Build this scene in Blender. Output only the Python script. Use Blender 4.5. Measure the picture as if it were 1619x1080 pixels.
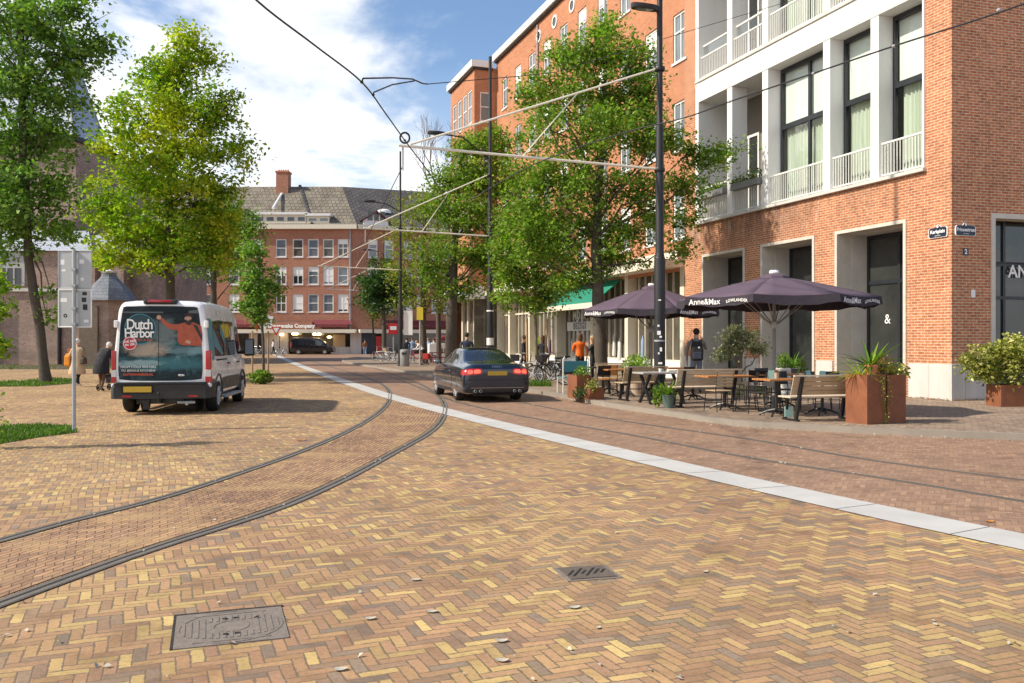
import bpy, bmesh, math, random
import numpy as np
from mathutils import Vector, Matrix
from mathutils.bvhtree import BVHTree
R = math.radians
random.seed(7); RNG = np.random.default_rng(11)
SC = bpy.context.scene
COL = SC.collection
for o in list(bpy.data.objects): bpy.data.objects.remove(o)

# ------------------------------------------------------------------ camera, sky, sun, exposure
FPX, CX, HY, EYE = 1400.0, 809.5, 540.0, 1.6
cam_d = bpy.data.cameras.new('camera'); cam = bpy.data.objects.new('camera', cam_d); COL.objects.link(cam)
cam.location = (0, 0, EYE); cam.rotation_euler = (R(90), 0, 0)
cam_d.sensor_width = 36; cam_d.lens = FPX / 1619 * 36; cam_d.clip_start = 0.05; cam_d.clip_end = 3000
SC.camera = cam
SUN = Vector((-1.0, -0.24, 0.90)).normalized()
world = bpy.data.worlds.new('World'); SC.world = world; world.use_nodes = True
SC.view_settings.view_transform = 'Standard'; SC.view_settings.look = 'None'
SC.view_settings.gamma = 1; SC.view_settings.exposure = 1.40
SKY_STRENGTH, CLOUD_STRENGTH, SUN_STRENGTH = 0.10, 4.8, 2.2

def nd(nt, typ, ins=None, **props):
    n = nt.nodes.new(typ)
    for k, v in props.items(): setattr(n, k, v)
    for k, v in (ins or {}).items():
        s = n.inputs[k]
        if isinstance(v, bpy.types.NodeSocket): nt.links.new(v, s)
        else: s.default_value = v
    return n
def mth(nt, op, a, b=None, c=None, clamp=False):
    n = nt.nodes.new('ShaderNodeMath'); n.operation = op; n.use_clamp = clamp
    for i, v in enumerate((a, b, c)):
        if v is None: continue
        if isinstance(v, bpy.types.NodeSocket): nt.links.new(v, n.inputs[i])
        else: n.inputs[i].default_value = v
    return n.outputs[0]
def ramp(nt, fac, stops, interp='LINEAR'):
    n = nt.nodes.new('ShaderNodeValToRGB'); cr = n.color_ramp; cr.interpolation = interp
    while len(cr.elements) < len(stops): cr.elements.new(0.5)
    for e, (p, c) in zip(cr.elements, stops):
        e.position = p; e.color = (c[0], c[1], c[2], 1)
    nt.links.new(fac, n.inputs[0]); return n.outputs[0]
def mixc(nt, fac, a, b, mode='MIX'):
    n = nt.nodes.new('ShaderNodeMix'); n.data_type = 'RGBA'; n.blend_type = mode
    for idx, v in ((0, fac), (6, a), (7, b)):
        if isinstance(v, bpy.types.NodeSocket): nt.links.new(v, n.inputs[idx])
        elif idx == 0: n.inputs[0].default_value = v
        else: n.inputs[idx].default_value = (v[0], v[1], v[2], 1)
    return n.outputs[2]
def noise(nt, vec, scale, detail=4, rough=0.55, dist=0.0):
    n = nd(nt, 'ShaderNodeTexNoise', {'Scale': scale, 'Detail': detail, 'Roughness': rough, 'Distortion': dist})
    if vec is not None: nt.links.new(vec, n.inputs['Vector'])
    return n.outputs[0]

def build_world():
    nt = world.node_tree; nt.nodes.clear()
    out = nd(nt, 'ShaderNodeOutputWorld'); bg = nd(nt, 'ShaderNodeBackground')
    sky = nd(nt, 'ShaderNodeTexSky', sky_type='NISHITA')
    sky.sun_disc = False; sky.sun_elevation = math.asin(SUN.z); sky.sun_rotation = math.atan2(SUN.x, SUN.y) % (2 * math.pi)
    sky.altitude = 0; sky.air_density = 1.0; sky.dust_density = 0.6; sky.ozone_density = 1.6
    tc = nd(nt, 'ShaderNodeTexCoord')
    sep = nd(nt, 'ShaderNodeSeparateXYZ', {0: tc.outputs['Generated']})
    z = mth(nt, 'MAXIMUM', sep.outputs[2], 0.0); zz = mth(nt, 'ADD', z, 0.16)
    cx = mth(nt, 'DIVIDE', sep.outputs[0], zz); cy = mth(nt, 'DIVIDE', sep.outputs[1], zz)
    v = nd(nt, 'ShaderNodeCombineXYZ', {0: mth(nt, 'ADD', cx, 3.35), 1: mth(nt, 'MULTIPLY_ADD', cy, 0.8, 1.2), 2: 0.0}).outputs[0]
    n1 = noise(nt, v, 0.95, 9, 0.56, 0.35)
    n2 = noise(nt, v, 4.2, 6, 0.6, 0.2)
    # more cloud towards the west and low down, clearer high above the street
    bias = mth(nt, 'MULTIPLY', sep.outputs[0], -0.55)
    bias = mth(nt, 'ADD', bias, mth(nt, 'MULTIPLY', z, -1.15))
    bias = mth(nt, 'ADD', bias, mth(nt, 'MULTIPLY_ADD', sep.outputs[1], -0.2, 0.19)) # unseen thicker cloud added behind the viewer to fill shaded faces
    f = mth(nt, 'ADD', mth(nt, 'ADD', n1, mth(nt, 'MULTIPLY', n2, 0.16)), mth(nt, 'ADD', bias, 0.275))
    cov = nd(nt, 'ShaderNodeMapRange', {0: f, 1: 0.545, 2: 0.665}, interpolation_type='SMOOTHSTEP').outputs[0]
    shade = ramp(nt, n2, [(0.3, (0.68, 0.74, 0.82)), (0.60, (1.0, 1.0, 1.0))])
    cl = nd(nt, 'ShaderNodeVectorMath', {0: shade, 1: (CLOUD_STRENGTH,) * 3}, operation='MULTIPLY').outputs[0]
    skyc = nd(nt, 'ShaderNodeVectorMath', {0: sky.outputs[0], 1: (.60, .64, .68)}, operation='MULTIPLY').outputs[0]
    hz = nd(nt, 'ShaderNodeMapRange', {0: z, 1: 0.0, 2: 0.30, 3: 0.75, 4: 0.0}).outputs[0]
    skyc = mixc(nt, hz, skyc, (CLOUD_STRENGTH * .86, CLOUD_STRENGTH * .9, CLOUD_STRENGTH * .95))
    c = mixc(nt, mth(nt, 'MULTIPLY', cov, 0.94), skyc, cl)
    nt.links.new(c, bg.inputs[0]); bg.inputs[1].default_value = SKY_STRENGTH
    nt.links.new(bg.outputs[0], out.inputs[0])
build_world()
sun_d = bpy.data.lights.new('sun', 'SUN'); sun_d.energy = SUN_STRENGTH; sun_d.angle = R(1.2); sun_d.color = (1.0, 0.90, 0.75)
sun = bpy.data.objects.new('sun', sun_d); COL.objects.link(sun)
sun.rotation_euler = SUN.to_track_quat('Z', 'Y').to_euler(); sun.location = (-30, 0, 40)

# ------------------------------------------------------------------ placing and mesh helpers
def P(px, py, D): return Vector(((px - CX) / FPX * D, D, EYE + (HY - py) / FPX * D))
def G(px, py, z=0.0):
    D = (EYE - z) * FPX / (py - HY); return Vector(((px - CX) / FPX * D, D, z))
def XD(px, D, z=0.0): return Vector(((px - CX) / FPX * D, D, z))

class MB:
    def __init__(s): s.v = []; s.f = []; s.m = []; s.cur = 0
    def add(s, vs, fs):
        b = len(s.v); s.v += [tuple(p) for p in vs]
        for f in fs: s.f.append([b + i for i in f]); s.m.append(s.cur)
        return s
    def quad(s, a, b, c, d): return s.add([a, b, c, d], [(0, 1, 2, 3)])
    def poly(s, pts): return s.add(pts, [tuple(range(len(pts)))])
    def hexa(s, p): # 8 points, bottom ring then top ring
        return s.add(p, [(3, 2, 1, 0), (4, 5, 6, 7), (0, 1, 5, 4), (1, 2, 6, 5), (2, 3, 7, 6), (3, 0, 4, 7)])
    def box(s, x0, x1, y0, y1, z0, z1):
        return s.hexa([(x0, y0, z0), (x1, y0, z0), (x1, y1, z0), (x0, y1, z0), (x0, y0, z1), (x1, y0, z1), (x1, y1, z1), (x0, y1, z1)])
    def cbox(s, c, sz): 
        return s.box(c[0]-sz[0]/2, c[0]+sz[0]/2, c[1]-sz[1]/2, c[1]+sz[1]/2, c[2]-sz[2]/2, c[2]+sz[2]/2)
    def obox(s, F, u0, u1, n0, n1, z0, z1): # F = (origin, along, outward)
        o, d, n = F
        def q(u, v, z): return (o[0] + d[0]*u + n[0]*v, o[1] + d[1]*u + n[1]*v, z)
        return s.hexa([q(u0, n0, z0), q(u1, n0, z0), q(u1, n1, z0), q(u0, n1, z0), q(u0, n0, z1), q(u1, n0, z1), q(u1, n1, z1), q(u0, n1, z1)])
    def bar(s, a, b, w, h, up=(0, 0, 1)): # rectangular bar between two points
        a = Vector(a); b = Vector(b); t = (b - a).normalized(); up = Vector(up)
        x = t.cross(up)
        if x.length < 1e-4: x = t.cross(Vector((0, 1, 0)))
        x.normalize(); y = x.cross(t)
        x *= w / 2; y *= h / 2
        return s.hexa([a - x - y, a + x - y, a + x + y, a - x + y, b - x - y, b + x - y, b + x + y, b - x + y])
    def tube(s, pts, rad, n=10, cap=True):
        pts = [Vector(p) for p in pts]
        if not hasattr(rad, '__len__'): rad = [rad] * len(pts)
        vs = []; fs = []; prev = None
        for i, p in enumerate(pts):
            t = (pts[min(i+1, len(pts)-1)] - pts[max(i-1, 0)]).normalized()
            if prev is None:
                x = t.cross(Vector((0, 0, 1)))
                if x.length < 1e-3: x = Vector((1, 0, 0))
            else: x = prev - t * prev.dot(t)
            x.normalize(); prev = x; y = t.cross(x)
            for k in range(n):
                a = 2 * math.pi * k / n; vs.append(p + (x * math.cos(a) + y * math.sin(a)) * rad[i])
        for i in range(len(pts) - 1):
            for k in range(n): fs.append((i*n+k, i*n+(k+1) % n, (i+1)*n+(k+1) % n, (i+1)*n+k))
        if cap: fs += [tuple(range(n-1, -1, -1)), tuple(range((len(pts)-1)*n, len(pts)*n))]
        return s.add(vs, fs)
    def lathe(s, prof, n=20, c=(0, 0, 0), sx=1, sy=1, rot=0.0): # profile of (r, z)
        vs = []; fs = []
        for r, z in prof:
            for k in range(n):
                a = 2*math.pi*k/n + rot; vs.append((c[0] + r*sx*math.cos(a), c[1] + r*sy*math.sin(a), c[2] + z))
        for i in range(len(prof)-1):
            for k in range(n): fs.append((i*n+k, i*n+(k+1) % n, (i+1)*n+(k+1) % n, (i+1)*n+k))
        fs += [tuple(range(n-1, -1, -1)), tuple(range((len(prof)-1)*n, len(prof)*n))]
        return s.add(vs, fs)
    def ball(s, c, r, n=10, m=6):
        prof = [(max(1e-4, math.sin(math.pi*i/m)), -math.cos(math.pi*i/m)) for i in range(m+1)]
        rr = r if hasattr(r, '__len__') else (r, r, r)
        vs = []; fs = []
        for q, z in prof:
            for k in range(n):
                a = 2*math.pi*k/n; vs.append((c[0]+q*rr[0]*math.cos(a), c[1]+q*rr[1]*math.sin(a), c[2]+z*rr[2]))
        for i in range(m):
            for k in range(n): fs.append((i*n+k, i*n+(k+1) % n, (i+1)*n+(k+1) % n, (i+1)*n+k))
        return s.add(vs, fs)
    def torus(s, c, axis, Rr, r, n=28, m=8):
        ax = Vector(axis).normalized(); x = ax.cross(Vector((0, 0, 1)))
        if x.length < 1e-3: x = Vector((1, 0, 0))
        x.normalize(); y = ax.cross(x); c = Vector(c); vs = []; fs = []
        for i in range(n):
            a = 2*math.pi*i/n; rad = x*math.cos(a) + y*math.sin(a)
            for k in range(m):
                b = 2*math.pi*k/m; vs.append(c + rad*(Rr + r*math.cos(b)) + ax*(r*math.sin(b)))
        for i in range(n):
            for k in range(m): fs.append((i*m+k, i*m+(k+1) % m, ((i+1) % n)*m+(k+1) % m, ((i+1) % n)*m+k))
        return s.add(vs, fs)
    def disc(s, c, axis, r0, r1, h, n=24): # a ring/cylinder of thickness h along axis
        ax = Vector(axis).normalized(); x = ax.cross(Vector((0, 0, 1)))
        if x.length < 1e-3: x = Vector((1, 0, 0))
        x.normalize(); y = ax.cross(x); c = Vector(c)
        vs = []; fs = []
        for i in range(n):
            a = 2*math.pi*i/n; d = x*math.cos(a) + y*math.sin(a)
            vs += [c + d*r0, c + d*r1, c + d*r1 + ax*h, c + d*r0 + ax*h]
        for i in range(n):
            j = (i+1) % n
            for k in range(4): fs.append((i*4+k, i*4+(k+1) % 4, j*4+(k+1) % 4, j*4+k))
        return s.add(vs, fs)
    def loft(s, secs, close=False, caps=True):
        n = len(secs[0]); vs = [p for sec in secs for p in sec]; fs = []
        for i in range(len(secs)-1):
            for k in range(n if close else n-1): fs.append((i*n+k, i*n+(k+1) % n, (i+1)*n+(k+1) % n, (i+1)*n+k))
        if caps: fs += [tuple(range(n-1, -1, -1)), tuple(range((len(secs)-1)*n, len(secs)*n))]
        return s.add(vs, fs)
    def prism(s, poly, z0, z1):
        n = len(poly); vs = [(p[0], p[1], z0) for p in poly] + [(p[0], p[1], z1) for p in poly]
        return s.add(vs, [tuple(range(n-1, -1, -1)), tuple(range(n, 2*n))] + [(i, (i+1) % n, n+(i+1) % n, n+i) for i in range(n)])
    def ribbon(s, pts, a, b, z, zb=None): # flat strip along a ground polyline between lateral offsets a..b (left positive)
        L = offset_line(pts, a); Q = offset_line(pts, b)
        for i in range(len(pts)-1): s.quad((L[i][0], L[i][1], z), (L[i+1][0], L[i+1][1], z), (Q[i+1][0], Q[i+1][1], z), (Q[i][0], Q[i][1], z))
        if zb is not None:
            for E in (L, Q):
                for i in range(len(pts)-1): s.quad((E[i][0], E[i][1], zb), (E[i+1][0], E[i+1][1], zb), (E[i+1][0], E[i+1][1], z), (E[i][0], E[i][1], z))
        return s
    def build(s, name, mat, parent=None, smooth=False, bevel=0, loc=None, rz=0.0, sub=0, angle=38, normals=True):
        me = bpy.data.meshes.new(name); me.from_pydata(s.v, [], s.f)
        mats = mat if isinstance(mat, (list, tuple)) else [mat]
        for m in mats: me.materials.append(M[m] if isinstance(m, str) else m)
        if len(mats) > 1: me.polygons.foreach_set('material_index', s.m)
        if normals:
            bm = bmesh.new(); bm.from_mesh(me); bmesh.ops.recalc_face_normals(bm, faces=bm.faces); bm.to_mesh(me); bm.free()
        auto_uv(me)
        if smooth: me.polygons.foreach_set('use_smooth', [True]*len(me.polygons)); me.set_sharp_from_angle(angle=R(angle))
        o = bpy.data.objects.new(name, me); COL.objects.link(o)
        if parent: o.parent = parent
        if loc is not None: o.location = loc
        if rz: o.rotation_euler[2] = rz
        if bevel:
            b = o.modifiers.new('bevel', 'BEVEL'); b.width = bevel; b.segments = 2; b.limit_method = 'ANGLE'; b.angle_limit = R(40)
        if sub:
            b = o.modifiers.new('sub', 'SUBSURF'); b.levels = sub; b.render_levels = sub
        return o
def auto_uv(me): # metre-true box projection: u runs along the wall, v is height
    n = len(me.polygons)
    if n == 0: return
    uvl = me.uv_layers.new(name='UVMap')
    nv = np.empty(n*3); me.polygons.foreach_get('normal', nv); nv = nv.reshape(-1, 3)
    tot = np.empty(n, dtype=np.int32); me.polygons.foreach_get('loop_total', tot)
    li = np.empty(len(me.loops), dtype=np.int32); me.loops.foreach_get('vertex_index', li)
    co = np.empty(len(me.vertices)*3); me.vertices.foreach_get('co', co); co = co.reshape(-1, 3)[li]
    nn = np.repeat(nv, tot, axis=0)
    t = np.stack([-nn[:, 1], nn[:, 0]], 1); L = np.linalg.norm(t, axis=1); L[L < 1e-9] = 1; t = t / L[:, None]
    flip = np.where((np.abs(t[:, 0]) > np.abs(t[:, 1])), np.sign(t[:, 0]), np.sign(t[:, 1])); t = t * flip[:, None]
    wall = np.abs(nn[:, 2]) < 0.75
    u = np.where(wall, co[:, 0]*t[:, 0] + co[:, 1]*t[:, 1], co[:, 0]); v = np.where(wall, co[:, 2], co[:, 1])
    uv = np.stack([u, v], 1).astype(np.float32).ravel(); uvl.data.foreach_set('uv', uv)
def offset_line(pts, a):
    out = []
    for i in range(len(pts)):
        p0 = Vector(pts[max(i-1, 0)][:2]); p1 = Vector(pts[min(i+1, len(pts)-1)][:2]); t = (p1-p0).normalized()
        q = Vector(pts[i][:2]) + Vector((-t.y, t.x))*a; out.append((q.x, q.y))
    return out
def smooth_line(pts, step=0.5): # Catmull-Rom through ground points, resampled
    p = [Vector((q[0], q[1])) for q in pts]; d = [(p[i+1]-p[i]).length for i in range(len(p)-1)]; out = []; m = []
    for i in range(len(p)): # tangents weighted by spacing, so long gaps do not overshoot
        if i == 0: m.append((p[1]-p[0])/d[0])
        elif i == len(p)-1: m.append((p[-1]-p[-2])/d[-1])
        else: m.append(((p[i+1]-p[i])/d[i]*d[i-1] + (p[i]-p[i-1])/d[i-1]*d[i])/(d[i-1]+d[i]))
    for i in range(len(p)-1):
        n = max(2, int(d[i]/step))
        for k in range(n):
            t = k/n; out.append(p[i]*(2*t**3-3*t*t+1) + m[i]*d[i]*(t**3-2*t*t+t) + p[i+1]*(-2*t**3+3*t*t) + m[i+1]*d[i]*(t**3-t*t))
    out.append(p[-1]); return [(q.x, q.y) for q in out]
def tag(o, label=None, cat=None, group=None, kind=None):
    if label: o['label'] = label
    if cat: o['category'] = cat
    if group: o['group'] = group
    if kind: o['kind'] = kind
    return o
def thing(name, label, cat, loc=(0, 0, 0), rz=0.0, group=None):
    o = bpy.data.objects.new(name, None); COL.objects.link(o); o.location = loc; o.rotation_euler = (0, 0, rz); o.empty_display_size = 0.2
    return tag(o, label, cat, group)
def struct(o): o['kind'] = 'structure'; return o
def dup(root, loc, rz, label=None, group=None, scale=None):
    def cp(o, par):
        c = o.copy(); COL.objects.link(c); c.parent = par
        for ch in o.children: cp(ch, c)
        return c
    r = cp(root, None); r.location = loc; r.rotation_euler = (0, 0, rz)
    if scale: r.scale = (scale,)*3
    return tag(r, label, None, group)
def text_mesh(txt, size, extrude=0.0, font_shear=0.0, bold=0.0, align='CENTER', spacing=1.0):
    cu = bpy.data.curves.new('txt', 'FONT'); cu.body = txt; cu.size = size; cu.extrude = extrude; cu.offset = bold
    cu.align_x = align; cu.align_y = 'CENTER'; cu.shear = font_shear; cu.resolution_u = 3; cu.space_character = spacing
    o = bpy.data.objects.new('txt', cu); COL.objects.link(o)
    me = bpy.data.meshes.new_from_object(o.evaluated_get(bpy.context.evaluated_depsgraph_get()))
    vs = [v.co.copy() for v in me.vertices]; fs = [tuple(p.vertices) for p in me.polygons]
    bpy.data.objects.remove(o); bpy.data.curves.remove(cu); bpy.data.meshes.remove(me)
    return vs, fs
def text_on(mb, txt, size, o, ex, ey, bold=0.0, shear=0.0, warp=None, spacing=1.0): # flat lettering laid at o along ex (right) and ey (up)
    vs, fs = text_mesh(txt, size, 0, shear, bold, spacing=spacing); o = Vector(o); ex = Vector(ex); ey = Vector(ey)
    if warp: vs = [Vector((*warp(v.x, v.y), 0)) for v in vs]
    mb.add([o + ex*v.x + ey*v.y for v in vs], fs); return mb
def bool_cut(o, cut): # real cut-outs (wheel arches, slots)
    c = cut.build('cutter', 'black_rubber'); m = o.modifiers.new('cut', 'BOOLEAN'); m.object = c; m.operation = 'DIFFERENCE'; m.solver = 'EXACT'
    bpy.context.view_layer.update()
    me = bpy.data.meshes.new_from_object(o.evaluated_get(bpy.context.evaluated_depsgraph_get()))
    o.modifiers.clear(); old = o.data; nm = old.name; o.data = me; bpy.data.meshes.remove(old); me.name = nm; bpy.data.objects.remove(c)
    return o
def bake(o): # apply modifiers
    bpy.context.view_layer.update()
    me = bpy.data.meshes.new_from_object(o.evaluated_get(bpy.context.evaluated_depsgraph_get())); o.modifiers.clear(); o.data = me; return o
def bvh_of(o): 
    me = o.data; return BVHTree.FromPolygons([v.co.copy() for v in me.vertices], [tuple(p.vertices) for p in me.polygons])
def patch(mb, bvh, c, d, nu=8, nv=5, eps=0.004, rnd=0.0): # a panel over the quad c (4 pts) pressed along d onto a body surface
    d = Vector(d).normalized(); c = [Vector(p) for p in c]; rows = []
    for j in range(nv+1):
        row = []
        for i in range(nu+1):
            a = i/nu*2-1; b = j/nv*2-1
            if rnd:
                k = (1 - rnd*(b*b)**2*0.5); m_ = (1 - rnd*(a*a)**2*0.5); a2 = a*k; b2 = b*m_
            else: a2, b2 = a, b
            u = (a2+1)/2; v = (b2+1)/2
            p = (c[0]*(1-u) + c[1]*u)*(1-v) + (c[3]*(1-u) + c[2]*u)*v
            h = bvh.ray_cast(p - d*3, d, 8)
            row.append((h[0] - d*eps) if h[0] else p)
        rows.append(row)
    mb.loft(rows, caps=False); return mb
def patch_poly(mb, bvh, pts, d, eps=0.004):
    d = Vector(d).normalized(); out = []
    for p in pts:
        h = bvh.ray_cast(Vector(p) - d*3, d, 8); out.append((h[0] - d*eps) if h[0] else Vector(p))
    mb.poly(out); return mb

# ------------------------------------------------------------------ materials
M = {}
def mat_new(name):
    m = bpy.data.materials.new(name); m.use_nodes = True; nt = m.node_tree; nt.nodes.clear()
    out = nd(nt, 'ShaderNodeOutputMaterial'); b = nd(nt, 'ShaderNodeBsdfPrincipled'); nt.links.new(b.outputs[0], out.inputs[0]); M[name] = m
    return nt, b
def simple(name, col, rough=0.6, metal=0.0, var=0.25, scale=3.0, bump=0.0, spec=0.5, coat=0.0, bscale=40, streak=False):
    nt, b = mat_new(name); tc = nd(nt, 'ShaderNodeTexCoord'); vec = tc.outputs['Object']
    if streak: vec = nd(nt, 'ShaderNodeMapping', {'Vector': vec, 'Scale': (1, 1, 0.12)}).outputs[0]
    f = noise(nt, vec, scale, 6, 0.6)
    c = mixc(nt, f, [x*(1-var) for x in col], [min(1, x*(1+var)) for x in col])
    nt.links.new(c, b.inputs['Base Color'])
    b.inputs['Metallic'].default_value = metal; b.inputs['Specular IOR Level'].default_value = spec
    if coat: b.inputs['Coat Weight'].default_value = coat; b.inputs['Coat Roughness'].default_value = 0.04
    rr = nd(nt, 'ShaderNodeMapRange', {0: noise(nt, vec, scale*2.3, 5), 1: 0.3, 2: 0.7, 3: rough*0.8, 4: min(1, rough*1.2)}).outputs[0]
    nt.links.new(rr, b.inputs['Roughness'])
    if bump:
        bp = nd(nt, 'ShaderNodeBump', {'Height': noise(nt, tc.outputs['Object'], bscale, 4), 'Strength': bump, 'Distance': 0.02})
        nt.links.new(bp.outputs[0], b.inputs['Normal'])
    return M[name]
def emit(name, col, s, base=(0.3, 0.02, 0.02)):
    nt, b = mat_new(name); b.inputs['Base Color'].default_value = (*base, 1); b.inputs['Emission Color'].default_value = (*col, 1); b.inputs['Emission Strength'].default_value = s
    b.inputs['Roughness'].default_value = 0.2
def glassy(name, col, rough=0.03, spec=0.8, var=0.4, scale=0.5):
    nt, b = mat_new(name); tc = nd(nt, 'ShaderNodeTexCoord')
    f = noise(nt, tc.outputs['Object'], scale, 3)
    nt.links.new(mixc(nt, f, [x*(1-var) for x in col], [x*(1+var) for x in col]), b.inputs['Base Color'])
    b.inputs['Roughness'].default_value = rough; b.inputs['Specular IOR Level'].default_value = spec
    bp = nd(nt, 'ShaderNodeBump', {'Height': noise(nt, tc.outputs['Object'], 1.3, 2), 'Strength': 0.06, 'Distance': 0.05}); nt.links.new(bp.outputs[0], b.inputs['Normal'])
def herring_nodes(nt, vec, n):
    s = nd(nt, 'ShaderNodeSeparateXYZ', {0: vec}); x, y = s.outputs[0], s.outputs[1]
    i = mth(nt, 'FLOOR', x); j = mth(nt, 'FLOOR', y); fx = mth(nt, 'SUBTRACT', x, i); fy = mth(nt, 'SUBTRACT', y, j)
    m = mth(nt, 'FLOORED_MODULO', mth(nt, 'ADD', mth(nt, 'SUBTRACT', i, j), 0.001), 2.0*n); m = mth(nt, 'ROUND', m)
    hor = mth(nt, 'LESS_THAN', m, n - 0.5); mv = mth(nt, 'SUBTRACT', 2.0*n - 1, m)
    uh = mth(nt, 'ADD', m, fx); uv = mth(nt, 'ADD', mv, fy)
    u = mth(nt, 'MULTIPLY_ADD', hor, mth(nt, 'SUBTRACT', uh, uv), uv)
    v = mth(nt, 'MULTIPLY_ADD', hor, mth(nt, 'SUBTRACT', fy, fx), fx)
    ix = mth(nt, 'SUBTRACT', i, mth(nt, 'MULTIPLY', hor, m))
    iy = mth(nt, 'SUBTRACT', j, mth(nt, 'MULTIPLY', mth(nt, 'SUBTRACT', 1.0, hor), mv))
    e = mth(nt, 'MINIMUM', mth(nt, 'MINIMUM', v, mth(nt, 'SUBTRACT', 1.0, v)), mth(nt, 'MINIMUM', u, mth(nt, 'SUBTRACT', float(n), u)))
    wid = nd(nt, 'ShaderNodeTexWhiteNoise', {'Vector': nd(nt, 'ShaderNodeCombineXYZ', {0: ix, 1: iy, 2: hor}).outputs[0]}, noise_dimensions='3D')
    return wid, e
def herring(name, unit, ang, stops, joint, n=3, grain=0.62, jw=0.075, rough=0.85, big=0.25, moss=0.0, bump=0.5, yellow=None):
    nt, b = mat_new(name); geo = nd(nt, 'ShaderNodeNewGeometry'); pos = geo.outputs['Position']
    wob = nd(nt, 'ShaderNodeTexNoise', {'Vector': pos, 'Scale': 7.0, 'Detail': 2.0}).outputs[1]
    wob = nd(nt, 'ShaderNodeVectorMath', {0: wob, 1: (0.5, 0.5, 0.5)}, operation='SUBTRACT').outputs[0]
    wob2 = nd(nt, 'ShaderNodeTexNoise', {'Vector': pos, 'Scale': 0.9, 'Detail': 1.0}).outputs[1]
    wob2 = nd(nt, 'ShaderNodeVectorMath', {0: wob2, 1: (0.5, 0.5, 0.5)}, operation='SUBTRACT').outputs[0]
    p2 = nd(nt, 'ShaderNodeVectorMath', {0: wob, 1: (0.009,)*3, 2: pos}, operation='MULTIPLY_ADD').outputs[0]
    p2 = nd(nt, 'ShaderNodeVectorMath', {0: wob2, 1: (0.10,)*3, 2: p2}, operation='MULTIPLY_ADD').outputs[0]
    vec = nd(nt, 'ShaderNodeMapping', {'Vector': p2, 'Rotation': (0, 0, -ang), 'Scale': (1/unit, 1/unit, 1)}).outputs[0]
    wid, e = herring_nodes(nt, vec, n)
    c = ramp(nt, wid.outputs[0], stops)
    vch = nd(nt, 'ShaderNodeSeparateColor', {0: wid.outputs[1]}).outputs[1]
    if yellow: # patches where more yellow bricks were laid
        yf = nd(nt, 'ShaderNodeMapRange', {0: noise(nt, pos, 0.22, 3), 1: 0.42, 2: 0.62}).outputs[0]
        c = mixc(nt, mth(nt, 'MULTIPLY', yf, 0.44), c, ramp(nt, wid.outputs[0], yellow))
    c = mixc(nt, 1.0, c, ramp(nt, vch, [(0, (.86, .85, .84)), (1, (1.13, 1.12, 1.08))]), 'MULTIPLY')
    g = noise(nt, pos, 38, 6, 0.75); c = mixc(nt, grain, c, ramp(nt, g, [(0.25, (0.52,)*3), (0.5, (1.0,)*3), (0.75, (1.35,)*3)]), 'MULTIPLY')
    bg = noise(nt, pos, 0.35, 5, 0.6); c = mixc(nt, 1.0, c, ramp(nt, bg, [(0.25, (1-big,)*3), (0.75, (1+big,)*3)]), 'MULTIPLY')
    st = noise(nt, pos, 2.2, 6, 0.65); c = mixc(nt, 0.8, c, ramp(nt, st, [(0.34, (0.66, 0.64, 0.62)), (0.5, (1, 1, 1))]), 'MULTIPLY')
    jn = noise(nt, pos, 25, 3); jwv = mth(nt, 'MULTIPLY_ADD', mth(nt, 'POWER', jn, 3.0), jw*9.0, jw*0.25)
    jm = nd(nt, 'ShaderNodeMapRange', {0: mth(nt, 'SUBTRACT', e, jwv), 1: -0.03, 2: 0.04}).outputs[0]
    jc = joint
    if moss:
        mf = nd(nt, 'ShaderNodeMapRange', {0: noise(nt, pos, 1.1, 4), 1: 0.5, 2: 0.68}).outputs[0]
        jc = mixc(nt, mth(nt, 'MULTIPLY', mf, moss), joint, (0.10, 0.13, 0.025))
    c = mixc(nt, jm, jc, c)
    nt.links.new(c, b.inputs['Base Color']); b.inputs['Roughness'].default_value = rough; b.inputs['Specular IOR Level'].default_value = 0.3
    tilt = mth(nt, 'MULTIPLY', wid.outputs[0], 0.25)
    hgt = mth(nt, 'ADD', mth(nt, 'ADD', mth(nt, 'MULTIPLY', jm, 1.0), tilt), mth(nt, 'MULTIPLY', g, 0.35))
    bp = nd(nt, 'ShaderNodeBump', {'Height': hgt, 'Strength': bump, 'Distance': 0.012}); nt.links.new(bp.outputs[0], b.inputs['Normal'])
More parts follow.
